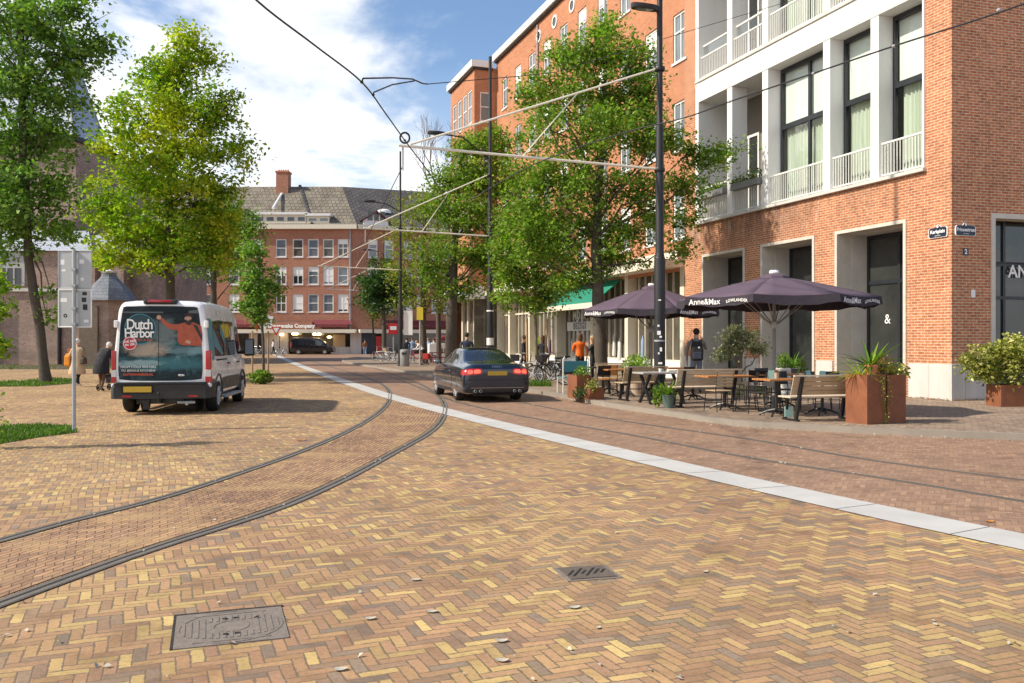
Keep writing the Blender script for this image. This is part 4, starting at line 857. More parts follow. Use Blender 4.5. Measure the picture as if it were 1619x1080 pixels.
    x = XD(554, D0).x; m = MB(); m.tube([(x, D0-.12, zl1), (x, D0-.12, E)], .09, 8); wpart(m, 'rain_pipe', 'lead_grey', B)
    m = MB(); xs = XD(317, D0).x; m.box(xs-.45, xs+.45, D0-.06, D0+.05, zz(467), zz(438)); wpart(m, 'red_shutter', 'awning_red', B)
    return B
end_block()

# ------------------------------------------------------------------ church on the left
def church():
    C = thing('church', 'weathered brick church with slate roof and small turret behind the trees', 'church', (-33, 62, 0))
    D0 = 61.0; X = lambda px, D=D0: XD(px, D).x
    Z = lambda py, D=D0: EYE + (HY-py)/FPX*D
    # low chapels with buttress
    w = MB(); w.box(X(-300), X(150), D0, D0+12, 0, Z(396)); w.box(X(150)+.002, X(232), D0+.7, D0+12, 0, Z(398)); wpart(w, 'chapel_wall', 'church_brick', C)
    for px in (188, -20, -150): b = MB(); b.box(X(px)-.5, X(px)+.5, D0-.4, D0+.69, 0, Z(410)); wpart(b, 'buttress', 'church_brick', C)
    s = MB(); s.box(X(-300), X(133), D0-.16, D0-.002, Z(461), Z(456)); wpart(s, 'string_course', 'concrete', C)
    for px in (18, -90):
        m = MB(); x = X(px); m.box(x-.95, x+.95, D0-.08, D0+.1, Z(452), Z(420))
        m.poly([(x+.95*math.cos(a), D0-.08, Z(420)+1.5*math.sin(a)) for a in [math.pi*i/12 for i in range(13)]]); ww = wpart(m, 'gothic_window', 'concrete_grey', C)
        m = MB(); m.box(x-.7, x+.7, D0-.1, D0-.082, Z(450), Z(424)); wpart(m, 'pane', 'dark_glass', ww)
        m = MB()
        for q in (-.25, .25): m.box(x+q-.05, x+q+.05, D0-.14, D0-.102, Z(450), Z(424))
        wpart(m, 'tracery', 'concrete_grey', ww)
    # lean-to slate roofs
    r = MB(); r.quad((X(-300), D0-.3, Z(397)), (X(150), D0-.3, Z(397)), (X(140, D0+6), D0+6, Z(365, D0+6)), (X(-300), D0+6, Z(365, D0+6))); 
    r.quad((X(150), D0+.5, Z(399)), (X(233), D0+.5, Z(399)), (X(190, D0+6), D0+6, Z(372, D0+6)), (X(140, D0+6), D0+6, Z(372, D0+6))); wpart(r, 'chapel_roof', 'slate', C)
    # choir with steep roof
    m = MB(); D1 = 67; m.box(X(-300, D1), X(120, D1), D1, D1+14, 0, Z(217, D1)); p = [(X(120, D1)+.002, D1, 0), (X(163, D1+3), D1+3, 0), (X(163, D1+14), D1+14, 0), (X(120, D1)+.002, D1+14, 0)]
    m.prism([q[:2] for q in p], 0, Z(217, D1)); wpart(m, 'nave_wall', 'church_brick', C)
    e = Z(217, D1); tp = Z(-40, D1); m = MB(); ax = X(112, D1+6); 
    A = (X(-300, D1), D1-.5, e); Bp = (X(122, D1), D1-.5, e); Cp = (X(166, D1+3), D1+3, e+.1); Dp = (X(160, D1+14), D1+14, e); T = (X(92, D1+7), D1+7, tp); T2 = (X(-300, D1+7), D1+7, tp)
    m.quad(A, Bp, T, T2); m.poly([Bp, Cp, T]); m.poly([Cp, Dp, T]); wpart(m, 'roof', 'slate', C)
    m = MB(); m.tube([Cp, T], .13, 8); m.tube([Bp, T], .13, 8); wpart(m, 'roof_hip', 'lead_grey', C)
    m = MB(); m.box(X(-300, D1), X(122, D1), D1-.55, D1-.05, e-.35, e); m.bar((X(122, D1), D1-.3, e-.18), (X(165, D1+3), D1+3, e-.18), .4, .35); wpart(m, 'eaves', 'black_plastic', C)
    # stair turret with slate cap
    tx = X(166, 58); tz = Z(475, 58); m = MB(); m.lathe([(1.38, 0), (1.38, tz)], 8, (tx, 58.6, 0), rot=.39); tt = wpart(m, 'stair_turret', 'church_brick', C)
    m = MB(); m.lathe([(1.75, tz-.02), (1.70, tz+.1), (1.25, tz+.75), (.5, Z(431, 58)-.25), (.45, Z(431, 58))], 8, (tx, 58.6, 0), rot=.39); wpart(m, 'turret_roof', 'turret_slate', tt)
    m = MB(); m.lathe([(.5, Z(431, 58)), (.55, Z(431, 58)+.1), (.3, Z(428, 58)), (.03, Z(424, 58))], 8, (tx, 58.6, 0)); wpart(m, 'finial', 'plinth_stone', tt)
    m = MB(); m.box(tx-1.3, tx-.1, 57.15, 57.45, .0, tz-.4); wpart(m, 'turret_door', 'bark_pale', tt)
    m = MB(); x = X(95); m.tube([(x, D0-.12, 0), (x, D0-.12, Z(440))], .12, 8); wpart(m, 'downpipe', 'pole_black', C)
    return C
church()

# ------------------------------------------------------------------ vehicles
def sea_print():
    nt, b = mat_new('sea_print'); tc = nd(nt, 'ShaderNodeTexCoord').outputs['Object']
    v = nd(nt, 'ShaderNodeMapping', {'Vector': tc, 'Scale': (1.5, 1, 3.2), 'Rotation': (0, .35, 0)}).outputs[0]
    f = noise(nt, v, 1.5, 8, .62, .9); c = ramp(nt, f, [(.30, (.006, .012, .018)), (.47, (.012, .035, .045)), (.56, (.03, .10, .11)), (.64, (.14, .24, .25)), (.74, (.38, .42, .40))])
    z = nd(nt, 'ShaderNodeSeparateXYZ', {0: tc}).outputs[2]
    band = nd(nt, 'ShaderNodeMapRange', {0: mth(nt, 'ABSOLUTE', mth(nt, 'SUBTRACT', z, 1.30)), 1: .12, 2: .62, 3: 1.0, 4: .1}).outputs[0]
    c = mixc(nt, band, (.010, .016, .022), c)
    def blob(cx, cz, sx, sz, sharp): # a soft edged printed area broken up by noise
        s3 = nd(nt, 'ShaderNodeSeparateXYZ', {0: tc}); dx = mth(nt, 'DIVIDE', mth(nt, 'SUBTRACT', s3.outputs[0], cx), sx); dz = mth(nt, 'DIVIDE', mth(nt, 'SUBTRACT', s3.outputs[2], cz), sz)
        d2 = mth(nt, 'ADD', mth(nt, 'MULTIPLY', dx, dx), mth(nt, 'MULTIPLY', dz, dz)); d2 = mth(nt, 'ADD', d2, mth(nt, 'MULTIPLY', mth(nt, 'SUBTRACT', noise(nt, v, 3.2, 6, .6, .6), .5), 3.2))
        return nd(nt, 'ShaderNodeMapRange', {0: d2, 1: 1.0+sharp, 2: 1.0-sharp}).outputs[0]
    c = mixc(nt, mth(nt, 'MULTIPLY', blob(-.30, 1.43, .42, .17, .7), .8), c, (.44, .36, .28))
    c = mixc(nt, mth(nt, 'MULTIPLY', blob(.05, 1.78, .26, .30, .8), .6), c, (.20, .25, .25))
    c = mixc(nt, mth(nt, 'MULTIPLY', blob(.1, 1.12, 1.1, .14, .8), .75), c, (.05, .17, .20))
    c = mixc(nt, mth(nt, 'MULTIPLY', blob(-.45, 1.13, .45, .07, .6), .7), c, (.30, .42, .44))
    c = mixc(nt, mth(nt, 'MULTIPLY', blob(.6, 1.40, .45, .09, .7), .6), c, (.16, .28, .32))
    nt.links.new(c, b.inputs['Base Color']); b.inputs['Roughness'].default_value = .45; b.inputs['Specular IOR Level'].default_value = .25
sea_print()
def wheel(parent, x, y, r, w, side, rim='alloy', spokes=5):
    m = MB(); c = [(r*.62, -w/2), (r*.93, -w/2), (r, -w*.32), (r, w*.32), (r*.93, w/2), (r*.62, w/2)]; vs = []; n = 28
    for q, a in c:
        for k in range(n): t = 2*math.pi*k/n; vs.append((x + side*a, y + q*math.cos(t), r + q*math.sin(t)))
    m.add(vs, [(i*n+k, i*n+(k+1) % n, (i+1)*n+(k+1) % n, (i+1)*n+k) for i in range(len(c)-1) for k in range(n)])
    o = m.build('wheel', 'black_rubber', parent, smooth=True)
    m = MB(); ax = (side, 0, 0); cx = x + side*w*.36; m.disc((cx, y, r), ax, r*.56, r*.66, side and w*.12, 28); m.disc((cx-side*.06, y, r), ax, .001, r*.57, .01, 28)
    m.disc((cx, y, r), ax, .001, r*.13, w*.12, 14)
    for i in range(spokes): a = 2*math.pi*i/spokes + .3; m.bar((cx+side*.02, y+r*.1*math.cos(a), r+r*.1*math.sin(a)), (cx+side*.02, y+r*.6*math.cos(a), r+r*.6*math.sin(a)), .03, .075, up=(1, 0, 0))
    rm = m.build('rim', rim, o); return o
def ring(half): return half + [(-x, z) for x, z in reversed(half) if abs(x) > 1e-6]
def van_section(y, zb, zbelt, zt, wb, wm, wt, r=.12):
    h = [(0, zb), (wb*.9, zb), (wb, zb+.07), (wm, zbelt*.72), (wm, zbelt), (wm*.985, zbelt+.12), (wm-(wm-wt)*.55, zbelt+(zt-zbelt)*.5), (wt+.01, zt-r*1.6), (wt-.012, zt-r), (wt-.045, zt-r*.45), (wt-.11, zt-.012), (wt*.62, zt+.015), (0, zt+.022)]
    return [(x, y, z) for x, z in ring(h)]
def build_van():
    p = G(252, 655.5); t = thing('delivery_van', 'white delivery van with a stormy sea and fisherman print on its dark rear doors', 'van', (-7.66, 19.35, 0), R(7.75))
    W = 1.02; S = []
    for y, zb, zt, s in ((0, .40, 2.36, .955), (.015, .38, 2.40, .98), (.05, .36, 2.445, .996), (.12, .35, 2.475, 1), (.6, .34, 2.50, 1), (1.5, .34, 2.51, 1), (2.8, .34, 2.50, 1), (3.5, .34, 2.47, 1), (3.95, .34, 2.38, .995), (4.2, .34, 2.22, .985)):
        S.append(van_section(y, zb, 1.12, zt, .97*s, W*s, .895*s))
    for y, zt, wt, wm in ((4.5, 1.78, .84, 1.0), (4.78, 1.34, .82, .98), (5.1, 1.22, .80, .95), (5.38, 1.08, .76, .90), (5.5, .86, .66, .80)): S.append(van_section(y, .34, min(1.0, zt-.14), zt, wm*.93, wm, wt, .07))
    m = MB(); m.loft(S, close=True); body = m.build('body', 'van_white', t, smooth=True, angle=30)
    AX = (1.02, 4.32); r = .355; c = MB()
    for y in AX:
        for s in (1, -1): c.disc((s*.6, y, r+.03), (s, 0, 0), .0005, r+.085, .9, 30)
    # a plain solid per arch keeps the cut clean
    c = MB()
    for y in AX:
        for s in (1, -1):
            n = 28; vs = [(s*xx, y+(r+.085)*math.cos(2*math.pi*k/n), r+.03+(r+.085)*math.sin(2*math.pi*k/n)) for xx in (.60, 1.5) for k in range(n)]
            c.add(vs, [tuple(range(n)), tuple(range(n, 2*n))] + [(k, (k+1) % n, n+(k+1) % n, n+k) for k in range(n)])
    bv = bvh_of(body); bool_cut(body, c); body.data.set_sharp_from_angle(angle=R(30))
    for y in AX:
        for s in (1, -1): wheel(t, s*.90, y, r, .235, s, 'alloy', 6)
    m = MB(); m.box(-.6, .6, .3, 5.0, .22, .40); m.box(-.86, .86, .7, 4.6, .3, .45); m.build('chassis', 'black_plastic', t)
    for y in AX:
        for s in (1, -1): m = MB(); m.disc((s*.58, y, r+.03), (s, 0, 0), .001, r+.08, .03, 20); m.build('wheel_well', 'black_rubber', t)
    # rear: doors, seam, bumper, lights, plate
    E = (0, 1, 0)
    def rear(name, mat, pts, eps, parent=t):
        m = MB()
        for q in pts: patch_poly(m, bv, [(x, 0, z) for x, z in q], E, eps)
        return m.build(name, mat, parent)
    m = MB(); patch(m, bv, [(-.925, 0, .74), (.895, 0, .74), (.80, 0, 2.375), (-.83, 0, 2.375)], E, 16, 18, .006, .10); doors = m.build('rear_doors', 'sea_print', t, smooth=True)
    rear('upper_glass', 'car_glass', [[(-.80, 2.22), (.77, 2.22), (.765, 2.345), (.70, 2.365), (-.73, 2.365), (-.795, 2.345)]], .008, doors)
    rear('door_seam', 'black_rubber', [[(-.066, .75), (-.054, .75), (-.054, 2.22), (-.066, 2.22)]], .0085, doors)
    circ = lambda cx, cz, rr, n=28: [(cx+rr*math.cos(2*math.pi*i/n), cz+rr*math.sin(2*math.pi*i/n)) for i in range(n)]
    fish = rear('fisherman_print', 'jacket_red', [[(.34, 1.60), (.42, 1.52), (.84, 1.50), (.865, 1.75), (.84, 1.94), (.68, 2.02), (.50, 2.02), (.34, 1.98), (.20, 1.98), (.10, 2.04), (.02, 2.12), (-.03, 2.08), (.06, 1.96), (.18, 1.87), (.34, 1.84)]], .0100, doors)
    rear('face_print', 'skin', [circ(.56, 2.10, .075, 14), circ(-.05, 2.13, .05, 10), [(.50, 1.58), (.60, 1.54), (.62, 1.60), (.54, 1.64)]], .0115, fish)
    rear('beard_print', 'beard', [[(.49, 2.09), (.56, 2.055), (.63, 2.09), (.64, 2.0), (.58, 1.95), (.51, 1.99)], [(.48, 2.12), (.50, 2.20), (.58, 2.23), (.66, 2.19), (.67, 2.08), (.63, 2.14), (.54, 2.155)]], .013, fish)
    rear('coat_shade_print', 'black_plastic', [[(.66, 1.98), (.76, 1.95), (.86, 1.70), (.86, 1.60), (.74, 1.82)]], .0112, fish)
    lg = rear('logo_disc', 'logo_teal', [circ(-.44, 1.87, .325, 40)], .0105, doors); ring_ = MB(); ring_.disc((-.44, -.0125, 1.87), (0, -1, 0), .318, .335, .001, 40); ring_.build('logo_rim', 'wrap_blue', lg)
    m = MB(); text_on(m, 'Dutch', .25, (-.45, -.016, 1.965), (1, 0, 0), (0, 0, 1.25), bold=.004, spacing=.86); text_on(m, 'Harbor', .235, (-.46, -.016, 1.775), (1, 0, 0), (0, 0, 1.2), bold=.004, spacing=.86); m.build('logo_lettering', 'print_white', lg)
    m = MB(); text_on(m, 'FISH & SEA', .075, (-.36, -.016, 1.635), (1, 0, 0), (0, 0, 1)); m.build('logo_strapline', 'letter_red', lg)
    stk = rear('round_sticker', 'sticker_red', [circ(-.655, 1.56, .147, 30)], .013, doors); m = MB(); m.disc((-.655, -.0155, 1.56), (0, -1, 0), .128, .140, .001, 32); text_on(m, 'WE ARE', .07, (-.655, -.017, 1.60), (1, 0, .14), (-.14, 0, 1), bold=.002); text_on(m, 'IN 100', .07, (-.655, -.017, 1.53), (1, 0, .14), (-.14, 0, 1), bold=.002); m.build('sticker_lettering', 'print_white', stk)
    m = MB(); text_on(m, 'FROM COLD WATERS', .075, (-.48, -.015, 1.045), (1, 0, 0), (0, 0, 1)); text_on(m, 'TO SERIOUS KITCHENS', .068, (-.48, -.015, .965), (1, 0, 0), (0, 0, 1)); m.build('slogan_lettering', 'print_white', doors)
    m = MB(); text_on(m, 'DUTCHHARBOR.NL', .07, (-.48, -.015, .88), (1, 0, 0), (0, 0, 1), bold=.002); m.build('address_lettering', 'letter_red', doors)
    m = MB(); m.ball((.42, -.012, .86), (.07, .008, .03), 14, 6); m.build('maker_badge', 'chrome', doors, smooth=True)
    m = MB(); y0 = -.14
    m.loft([[(x*s, y, z) for x, z in ((-1.03, .36), (1.03, .36), (1.03, .60), (.96, .715), (-.96, .715), (-1.03, .60))] for y, s in ((y0, .93), (y0+.05, .99), (0.1, 1.0), (.55, 1.0))], close=True); bp = m.build('bumper', 'black_plastic', t, smooth=True, angle=30)
    m = MB(); m.box(-.95, .95, -.155, -.13, .655, .69); m.build('bumper_step', 'black_rubber', bp)
    m = MB()
    for x in (-.78, .60): m.box(x, x+.2, -.148, -.138, .395, .43)
    m.build('reflector', 'red_lens', bp)
    m = MB(); m.box(-.75, -.17, -.153, -.139, .50, .625); pl = m.build('licence_plate', 'plate_yellow', t, bevel=.004)
    m = MB(); m.box(-.80, -.12, -.148, -.1, .475, .665); m.build('plate_recess', 'black_rubber', t)
    for s in (-1, 1):
        m = MB(); y1 = -.012; x0, x1 = (.925, 1.045) if s > 0 else (-1.045, -.935)
        m.box(x0, x1, y1, .16, .98, 1.40); tl = m.build('tail_light', 'red_lens', t, bevel=.02)
        m = MB(); m.box(x0+.004, x1-.004, y1-.001, .155, .83, .978); m.build('reverse_lens', 'clear_lens', tl); m = MB(); m.box(x0+.002, x1-.002, y1, .158, .70, .828); m.build('lower_lens', 'red_lens', tl)
        m = MB(); m.box(x0 + (.0 if s < 0 else -.03), x1 + (.03 if s < 0 else .0), -.03, .12, .60, .685); m.build('corner_marker', 'van_white', t, bevel=.02)
    m = MB(); m.box(-.37, .33, -.055, .16, 2.415, 2.52); b3 = m.build('high_brake_housing', 'black_plastic', t, bevel=.03); m = MB(); m.box(-.27, .22, -.064, .0, 2.455, 2.508); m.build('high_brake_light', 'red_lens', b3, bevel=.01)
    m = MB(); m.bar((0, -.22, .31), (0, .3, .33), .07, .07); m.tube([(0, -.24, .31), (0, -.25, .36), (0, -.25, .44)], .016, 8); m.ball((0, -.25, .47), .03, 10, 6); m.box(-.45, .45, .0, .08, .26, .36); m.box(-.38, -.24, -.05, .02, .12, .34); m.build('tow_bar', 'black_metal', t)
    m = MB(); m.tube([(.35, -.06, .27), (.72, -.06, .27)], .03, 8); m.tube([(.55, -.1, .24), (.55, .6, .26)], .035, 8); m.build('exhaust', 'galvanised', t)
    for y, z in ((.02, 1.98),):
        for s in (-1, 1): m = MB(); m.box(s*.945-.04, s*.945+.04, -.03, .07, z-.08, z+.08); m.build('door_hinge', 'van_white', t, bevel=.015)
    # sides
    for s in (1, -1):
        d = (-s, 0, 0)
        def side(name, mat, quads, eps=.004, par=t, rnd=.25):
            m = MB()
            for q in quads: patch(m, bv, [(s*2, y, z) for y, z in q], d, 10, 8, eps, rnd)
            return m.build(name, mat, par, smooth=True)
        side('printed_quarter_panel', 'wrap_blue', [[(.10, 1.16), (.64, 1.18), (.64, 2.12), (.10, 2.12)]])
        side('side_window', 'car_glass', [[(.66, 1.26), (2.08, 1.26), (2.08, 2.10), (.66, 2.10)]], rnd=.06); side('side_window', 'car_glass', [[(2.13, 1.26), (3.33, 1.26), (3.30, 2.10), (2.13, 2.10)]], rnd=.06)
        side('window_print', 'wrap_blue', [[(.68, 1.5), (1.5, 1.28), (1.7, 1.30), (.68, 1.95)], [(1.5, 1.8), (2.05, 1.5), (2.05, 1.7), (1.6, 2.05)]], .0055, rnd=0)
        side('cab_window', 'car_glass', [[(3.42, 1.28), (4.42, 1.26), (4.02, 1.98), (3.42, 2.0)]])
        side('door_gap', 'black_rubber', [[(3.36, .5), (3.372, .5), (3.372, 2.1), (3.36, 2.1)], [(2.10, .55), (2.112, .55), (2.112, 2.1), (2.10, 2.1)], [(4.50, .75), (4.512, .75), (4.50, 1.3), (4.488, 1.3)]], .003, rnd=0)
        side('slide_rail', 'black_plastic', [[(.75, 1.16), (2.05, 1.16), (2.05, 1.20), (.75, 1.20)]], .008, rnd=0)
        side('lower_trim', 'van_grey', [[(1.52, .46), (3.82, .46), (3.82, .76), (1.52, .76)], [(.10, .50), (.55, .50), (.55, .76), (.10, .76)], [(4.80, .45), (5.30, .48), (5.25, .7), (4.82, .74)]], .012, rnd=.06)
        m = MB()
        for y in AX:
            m = MB(); L = []
            for i in range(21): a_ = R(-4) + R(188)*i/20; L.append([(s*xx, y+q*math.cos(a_), r+.03+q*math.sin(a_)) for xx, q in ((1.0, r+.075), (1.032, r+.075), (1.032, r+.125), (1.0, r+.125))])
            m.loft(L, close=True); m.build('wheel_arch_trim', 'van_grey', t)
        for y in (2.25, 3.55): m = MB(); m.cbox((s*1.035, y, 1.08), (.035, .2, .04)); m.build('door_handle', 'black_plastic', t, bevel=.01)
        m = MB(); m.box(min(s*.92, s*1.10), max(s*.92, s*1.10), 1.6, 3.75, .27, .33); m.build('side_step', 'galvanised', t, bevel=.01)
        m = MB(); m.cbox((s*1.2, 4.30, 1.45), (.26, .14, .46)); m.bar((s*.96, 4.35, 1.3), (s*1.12, 4.32, 1.34), .07, .07); mo = m.build('wing_mirror', 'black_plastic', t, bevel=.04); m = MB(); m.cbox((s*1.2, 4.226, 1.46), (.2, .006, .38)); m.build('mirror_glass', 'sky_glass', mo)
        m = MB(); patch(m, bv, [(s*.6, 8, .84), (s*.92, 8, .86), (s*.88, 8, 1.1), (s*.66, 8, 1.08)], (0, -1, 0), 6, 4, .006); m.build('headlight', 'clear_lens', t)
    m = MB(); patch(m, bv, [(-.82, 5.2, 1.4), (.82, 5.2, 1.4), (.74, 4.6, 2.2), (-.74, 4.6, 2.2)], (0, -.75, -.5), 10, 8, .006, .1); m.build('windscreen', 'car_glass', t, smooth=True)
    return t
build_van()

def car_section(y, zb, zs, zt, w, wg, wt):
    zb -= .045; h = [(0, zb), (w*.90, zb), (w*1.0, zb+.07), (w*1.012, zb+(zs-zb)*.55), (w*.985, zs), (wg, zs+(.035 if zt-zs > .08 else .015)), (wt, zt-(.055 if zt-zs > .15 else .012)), (wt*.80, zt), (0, zt+.012)]
    return [(x, y, z) for x, z in ring(h)]
def build_car():
    t = thing('parked_car', 'dark blue saloon car with glowing red tail lights in the road', 'car', (-.38, 23.15, 0), R(15.5))
    S = [car_section(*a) for a in ((0, .42, .78, .86, .74, .66, .58), (.015, .34, .80, .90, .82, .70, .62), (.07, .28, .86, .985, .885, .74, .66), (.16, .25, .90, 1.015, .915, .76, .68), (.50, .23, .925, 1.03, .925, .78, .70), (.82, .22, .935, 1.06, .928, .79, .70), (1.25, .22, .94, 1.27, .93, .80, .645), (1.68, .22, .945, 1.40, .93, .80, .60), (2.2, .22, .945, 1.445, .93, .80, .60), (2.75, .22, .94, 1.435, .93, .80, .60), (3.15, .22, .93, 1.30, .928, .80, .64), (3.62, .22, .915, 1.02, .922, .79, .70), (4.1, .22, .88, .935, .915, .76, .66), (4.5, .23, .80, .85, .88, .70, .60), (4.78, .27, .68, .74, .80, .62, .52), (4.90, .36, .58, .64, .66, .52, .42))]
    m = MB(); m.loft(S, close=True); body = m.build('body', 'car_paint', t, smooth=True, sub=2, angle=180); bake(body)
    body.data.polygons.foreach_set('use_smooth', [True]*len(body.data.polygons)); bv = bvh_of(body)
    r = .335; AX = (1.10, 3.94); c = MB(); n = 30
    for y in AX:
        for s in (1, -1): c.add([(s*xx, y+(r+.055)*math.cos(2*math.pi*k/n), r+.02+(r+.055)*math.sin(2*math.pi*k/n)) for xx in (.58, 1.3) for k in range(n)], [tuple(range(n)), tuple(range(n, 2*n))] + [(k, (k+1) % n, n+(k+1) % n, n+k) for k in range(n)])
    bool_cut(body, c); body.data.set_sharp_from_angle(angle=R(40))
    for y in AX:
        for s in (1, -1): wheel(t, s*.785, y, r, .225, s, 'alloy', 5)
    for y in AX:
        for s in (1, -1): # rolled wheel arch lips
            m = MB(); L = []
            for i in range(19): a_ = R(4) + R(172)*i/18; L.append([(s*xx, y+q*math.cos(a_), r+.02+q*math.sin(a_)) for xx, q in ((.80, r+.05), (.938 if y < 2 else .90, r+.05), (.93 if y < 2 else .89, r+.08), (.80, r+.085))])
            m.loft(L, close=True); m.build('wheel_arch', 'car_paint', t, smooth=True)
    m = MB(); m.box(-.55, .55, .3, 4.6, .17, .3); m.build('underbody', 'black_plastic', t)
    m = MB(); patch(m, bv, [(-.66, .76, 1.2), (.66, .76, 1.2), (.50, 1.60, 1.6), (-.50, 1.60, 1.6)], (0, .42, -.9), 14, 10, .004, .12); m.build('rear_window', 'car_glass', t, smooth=True)
    m = MB(); patch(m, bv, [(-.60, 3.0, 1.7), (.60, 3.0, 1.7), (.70, 3.62, 1.3), (-.70, 3.62, 1.3)], (0, -.5, -.9), 12, 8, .004, .1); m.build('windscreen', 'car_glass', t, smooth=True)
    m = MB(); m.box(-.42, .42, 1.66, 1.72, 1.40, 1.425); m.build('roof_edge_trim', 'black_plastic', t)
    for s in (1, -1):
        d = (-s, 0, 0)
        def side(name, mat, q, eps=.004, rnd=.12, par=t):
            m = MB(); patch(m, bv, [(s*2, y, z) for y, z in q], d, 10, 6, eps, rnd); return m.build(name, mat, par, smooth=True)
        side('side_window', 'car_glass', [(1.25, 1.00), (2.22, .99), (2.20, 1.365), (1.70, 1.34)]); side('side_window', 'car_glass', [(2.30, .99), (3.34, .985), (2.86, 1.345), (2.29, 1.365)])
        side('window_trim', 'chrome', [(1.15, .972), (3.42, .955), (3.42, .966), (1.15, .984)], .005, 0)
        for y in (1.42, 2.26, 3.30): side('door_gap', 'black_rubber', [(y, .36), (y+.01, .36), (y+.01, .95), (y, .95)], .002, 0)
        side('sill_trim', 'black_plastic', [(1.5, .26), (3.55, .26), (3.55, .33), (1.5, .33)], .004, 0)
        for y in (1.62, 2.48): m = MB(); m.cbox((s*.932, y, .80), (.03, .19, .032)); m.build('door_handle', 'car_paint', t, bevel=.01)
        m = MB(); m.ball((s*1.01, 3.16, 1.02), (.12, .07, .075), 12, 8); m.bar((s*.86, 3.2, .97), (s*.96, 3.18, .99), .05, .04); mo = m.build('wing_mirror', 'car_paint', t, smooth=True); m = MB(); m.ball((s*1.01, 3.112, 1.02), (.095, .035, .055), 12, 8); m.build('mirror_glass', 'sky_glass', mo, smooth=True)
        m = MB(); patch(m, bv, [(s*.40, 0, .735), (s*.875, 0, .715), (s*.86, 0, .885), (s*.42, 0, .905)], (0, 1, 0), 14, 6, .006, .22); tl = m.build('tail_light', 'red_lens', t, smooth=True)
        m = MB()
        for q in (((.45, .775), (.64, .765), (.63, .865), (.46, .872)), ((.66, .765), (.80, .755), (.79, .855), (.66, .863))): patch(m, bv, [(s*x, 0, z) for x, z in q], (0, 1, 0), 6, 4, .010, .35)
        m.build('brake_lamp', 'brake_glow', tl, smooth=True)
        m = MB(); patch(m, bv, [(s*.862, 0, .72), (s*.905, 0, .72), (s*.895, 0, .87), (s*.855, 0, .88)], (0, 1, 0), 4, 4, .004); patch(m, bv, [(s*2, .12, .72), (s*2, .36, .74), (s*2, .30, .86), (s*2, .12, .87)], d, 6, 4, .005, .2); m.build('side_lens', 'red_lens', tl, smooth=True)
        for x in (.46, .60): m = MB(); m.disc((s*x, -.005, .305), (0, -1, 0), .030, .038, .05, 18); tp = m.build('tail_pipe', 'galvanised', t); m = MB(); m.disc((s*x, -.002, .305), (0, -1, 0), .001, .031, .01, 18); m.build('pipe_mouth', 'black_rubber', tp)
        m = MB(); patch(m, bv, [(s*.40, 9, .60), (s*.76, 9, .62), (s*.74, 9, .74), (s*.42, 9, .70)], (0, -1, 0), 6, 4, .006); m.build('headlight', 'clear_lens', t)
    m = MB(); patch(m, bv, [(-.78, 0, .265), (.78, 0, .265), (.70, 0, .375), (-.70, 0, .375)], (0, 1, 0), 14, 4, .006, .1); m.build('rear_diffuser', 'black_plastic', t)
    m = MB(); patch(m, bv, [(-.72, 0, .385), (.72, 0, .385), (.72, 0, .395), (-.72, 0, .395)], (0, 1, 0), 14, 1, .009); m.build('bumper_trim', 'chrome', t)
    m = MB(); patch(m, bv, [(-.37, 0, .70), (.37, 0, .70), (.36, 0, .86), (-.36, 0, .86)], (0, 1, 0), 8, 4, .004, .1); m.build('plate_recess', 'car_paint', t)
    m = MB(); patch(m, bv, [(-.26, 0, .715), (.26, 0, .715), (.26, 0, .825), (-.26, 0, .825)], (0, 1, 0), 6, 3, .012); m.build('licence_plate', 'plate_yellow', t)
    m = MB(); patch(m, bv, [(-.84, 0, .545), (.84, 0, .545), (.82, 0, .575), (-.82, 0, .575)], (0, 1, 0), 16, 2, .020, .1); m.build('bumper_crease', 'car_paint', t, smooth=True)
    m = MB(); patch(m, bv, [(-.86, 0, .60), (.86, 0, .60), (.86, 0, .608), (-.86, 0, .608)], (0, 1, 0), 16, 1, .003); m.build('bumper_gap', 'black_rubber', t)
    m = MB()
    for i in range(4): m.torus((-.09+i*.06, .028, .925), (0, -1, .25), .038, .006, 18, 6)
    m.build('maker_badge', 'chrome', t, smooth=True)
    m = MB(); m.lathe([(.03, 0), (.02, .05), (.004, .06)], 8, (0, 1.72, 1.40), .6, 2.0); m.build('roof_antenna', 'car_paint', t, smooth=True)
    return t
build_car()

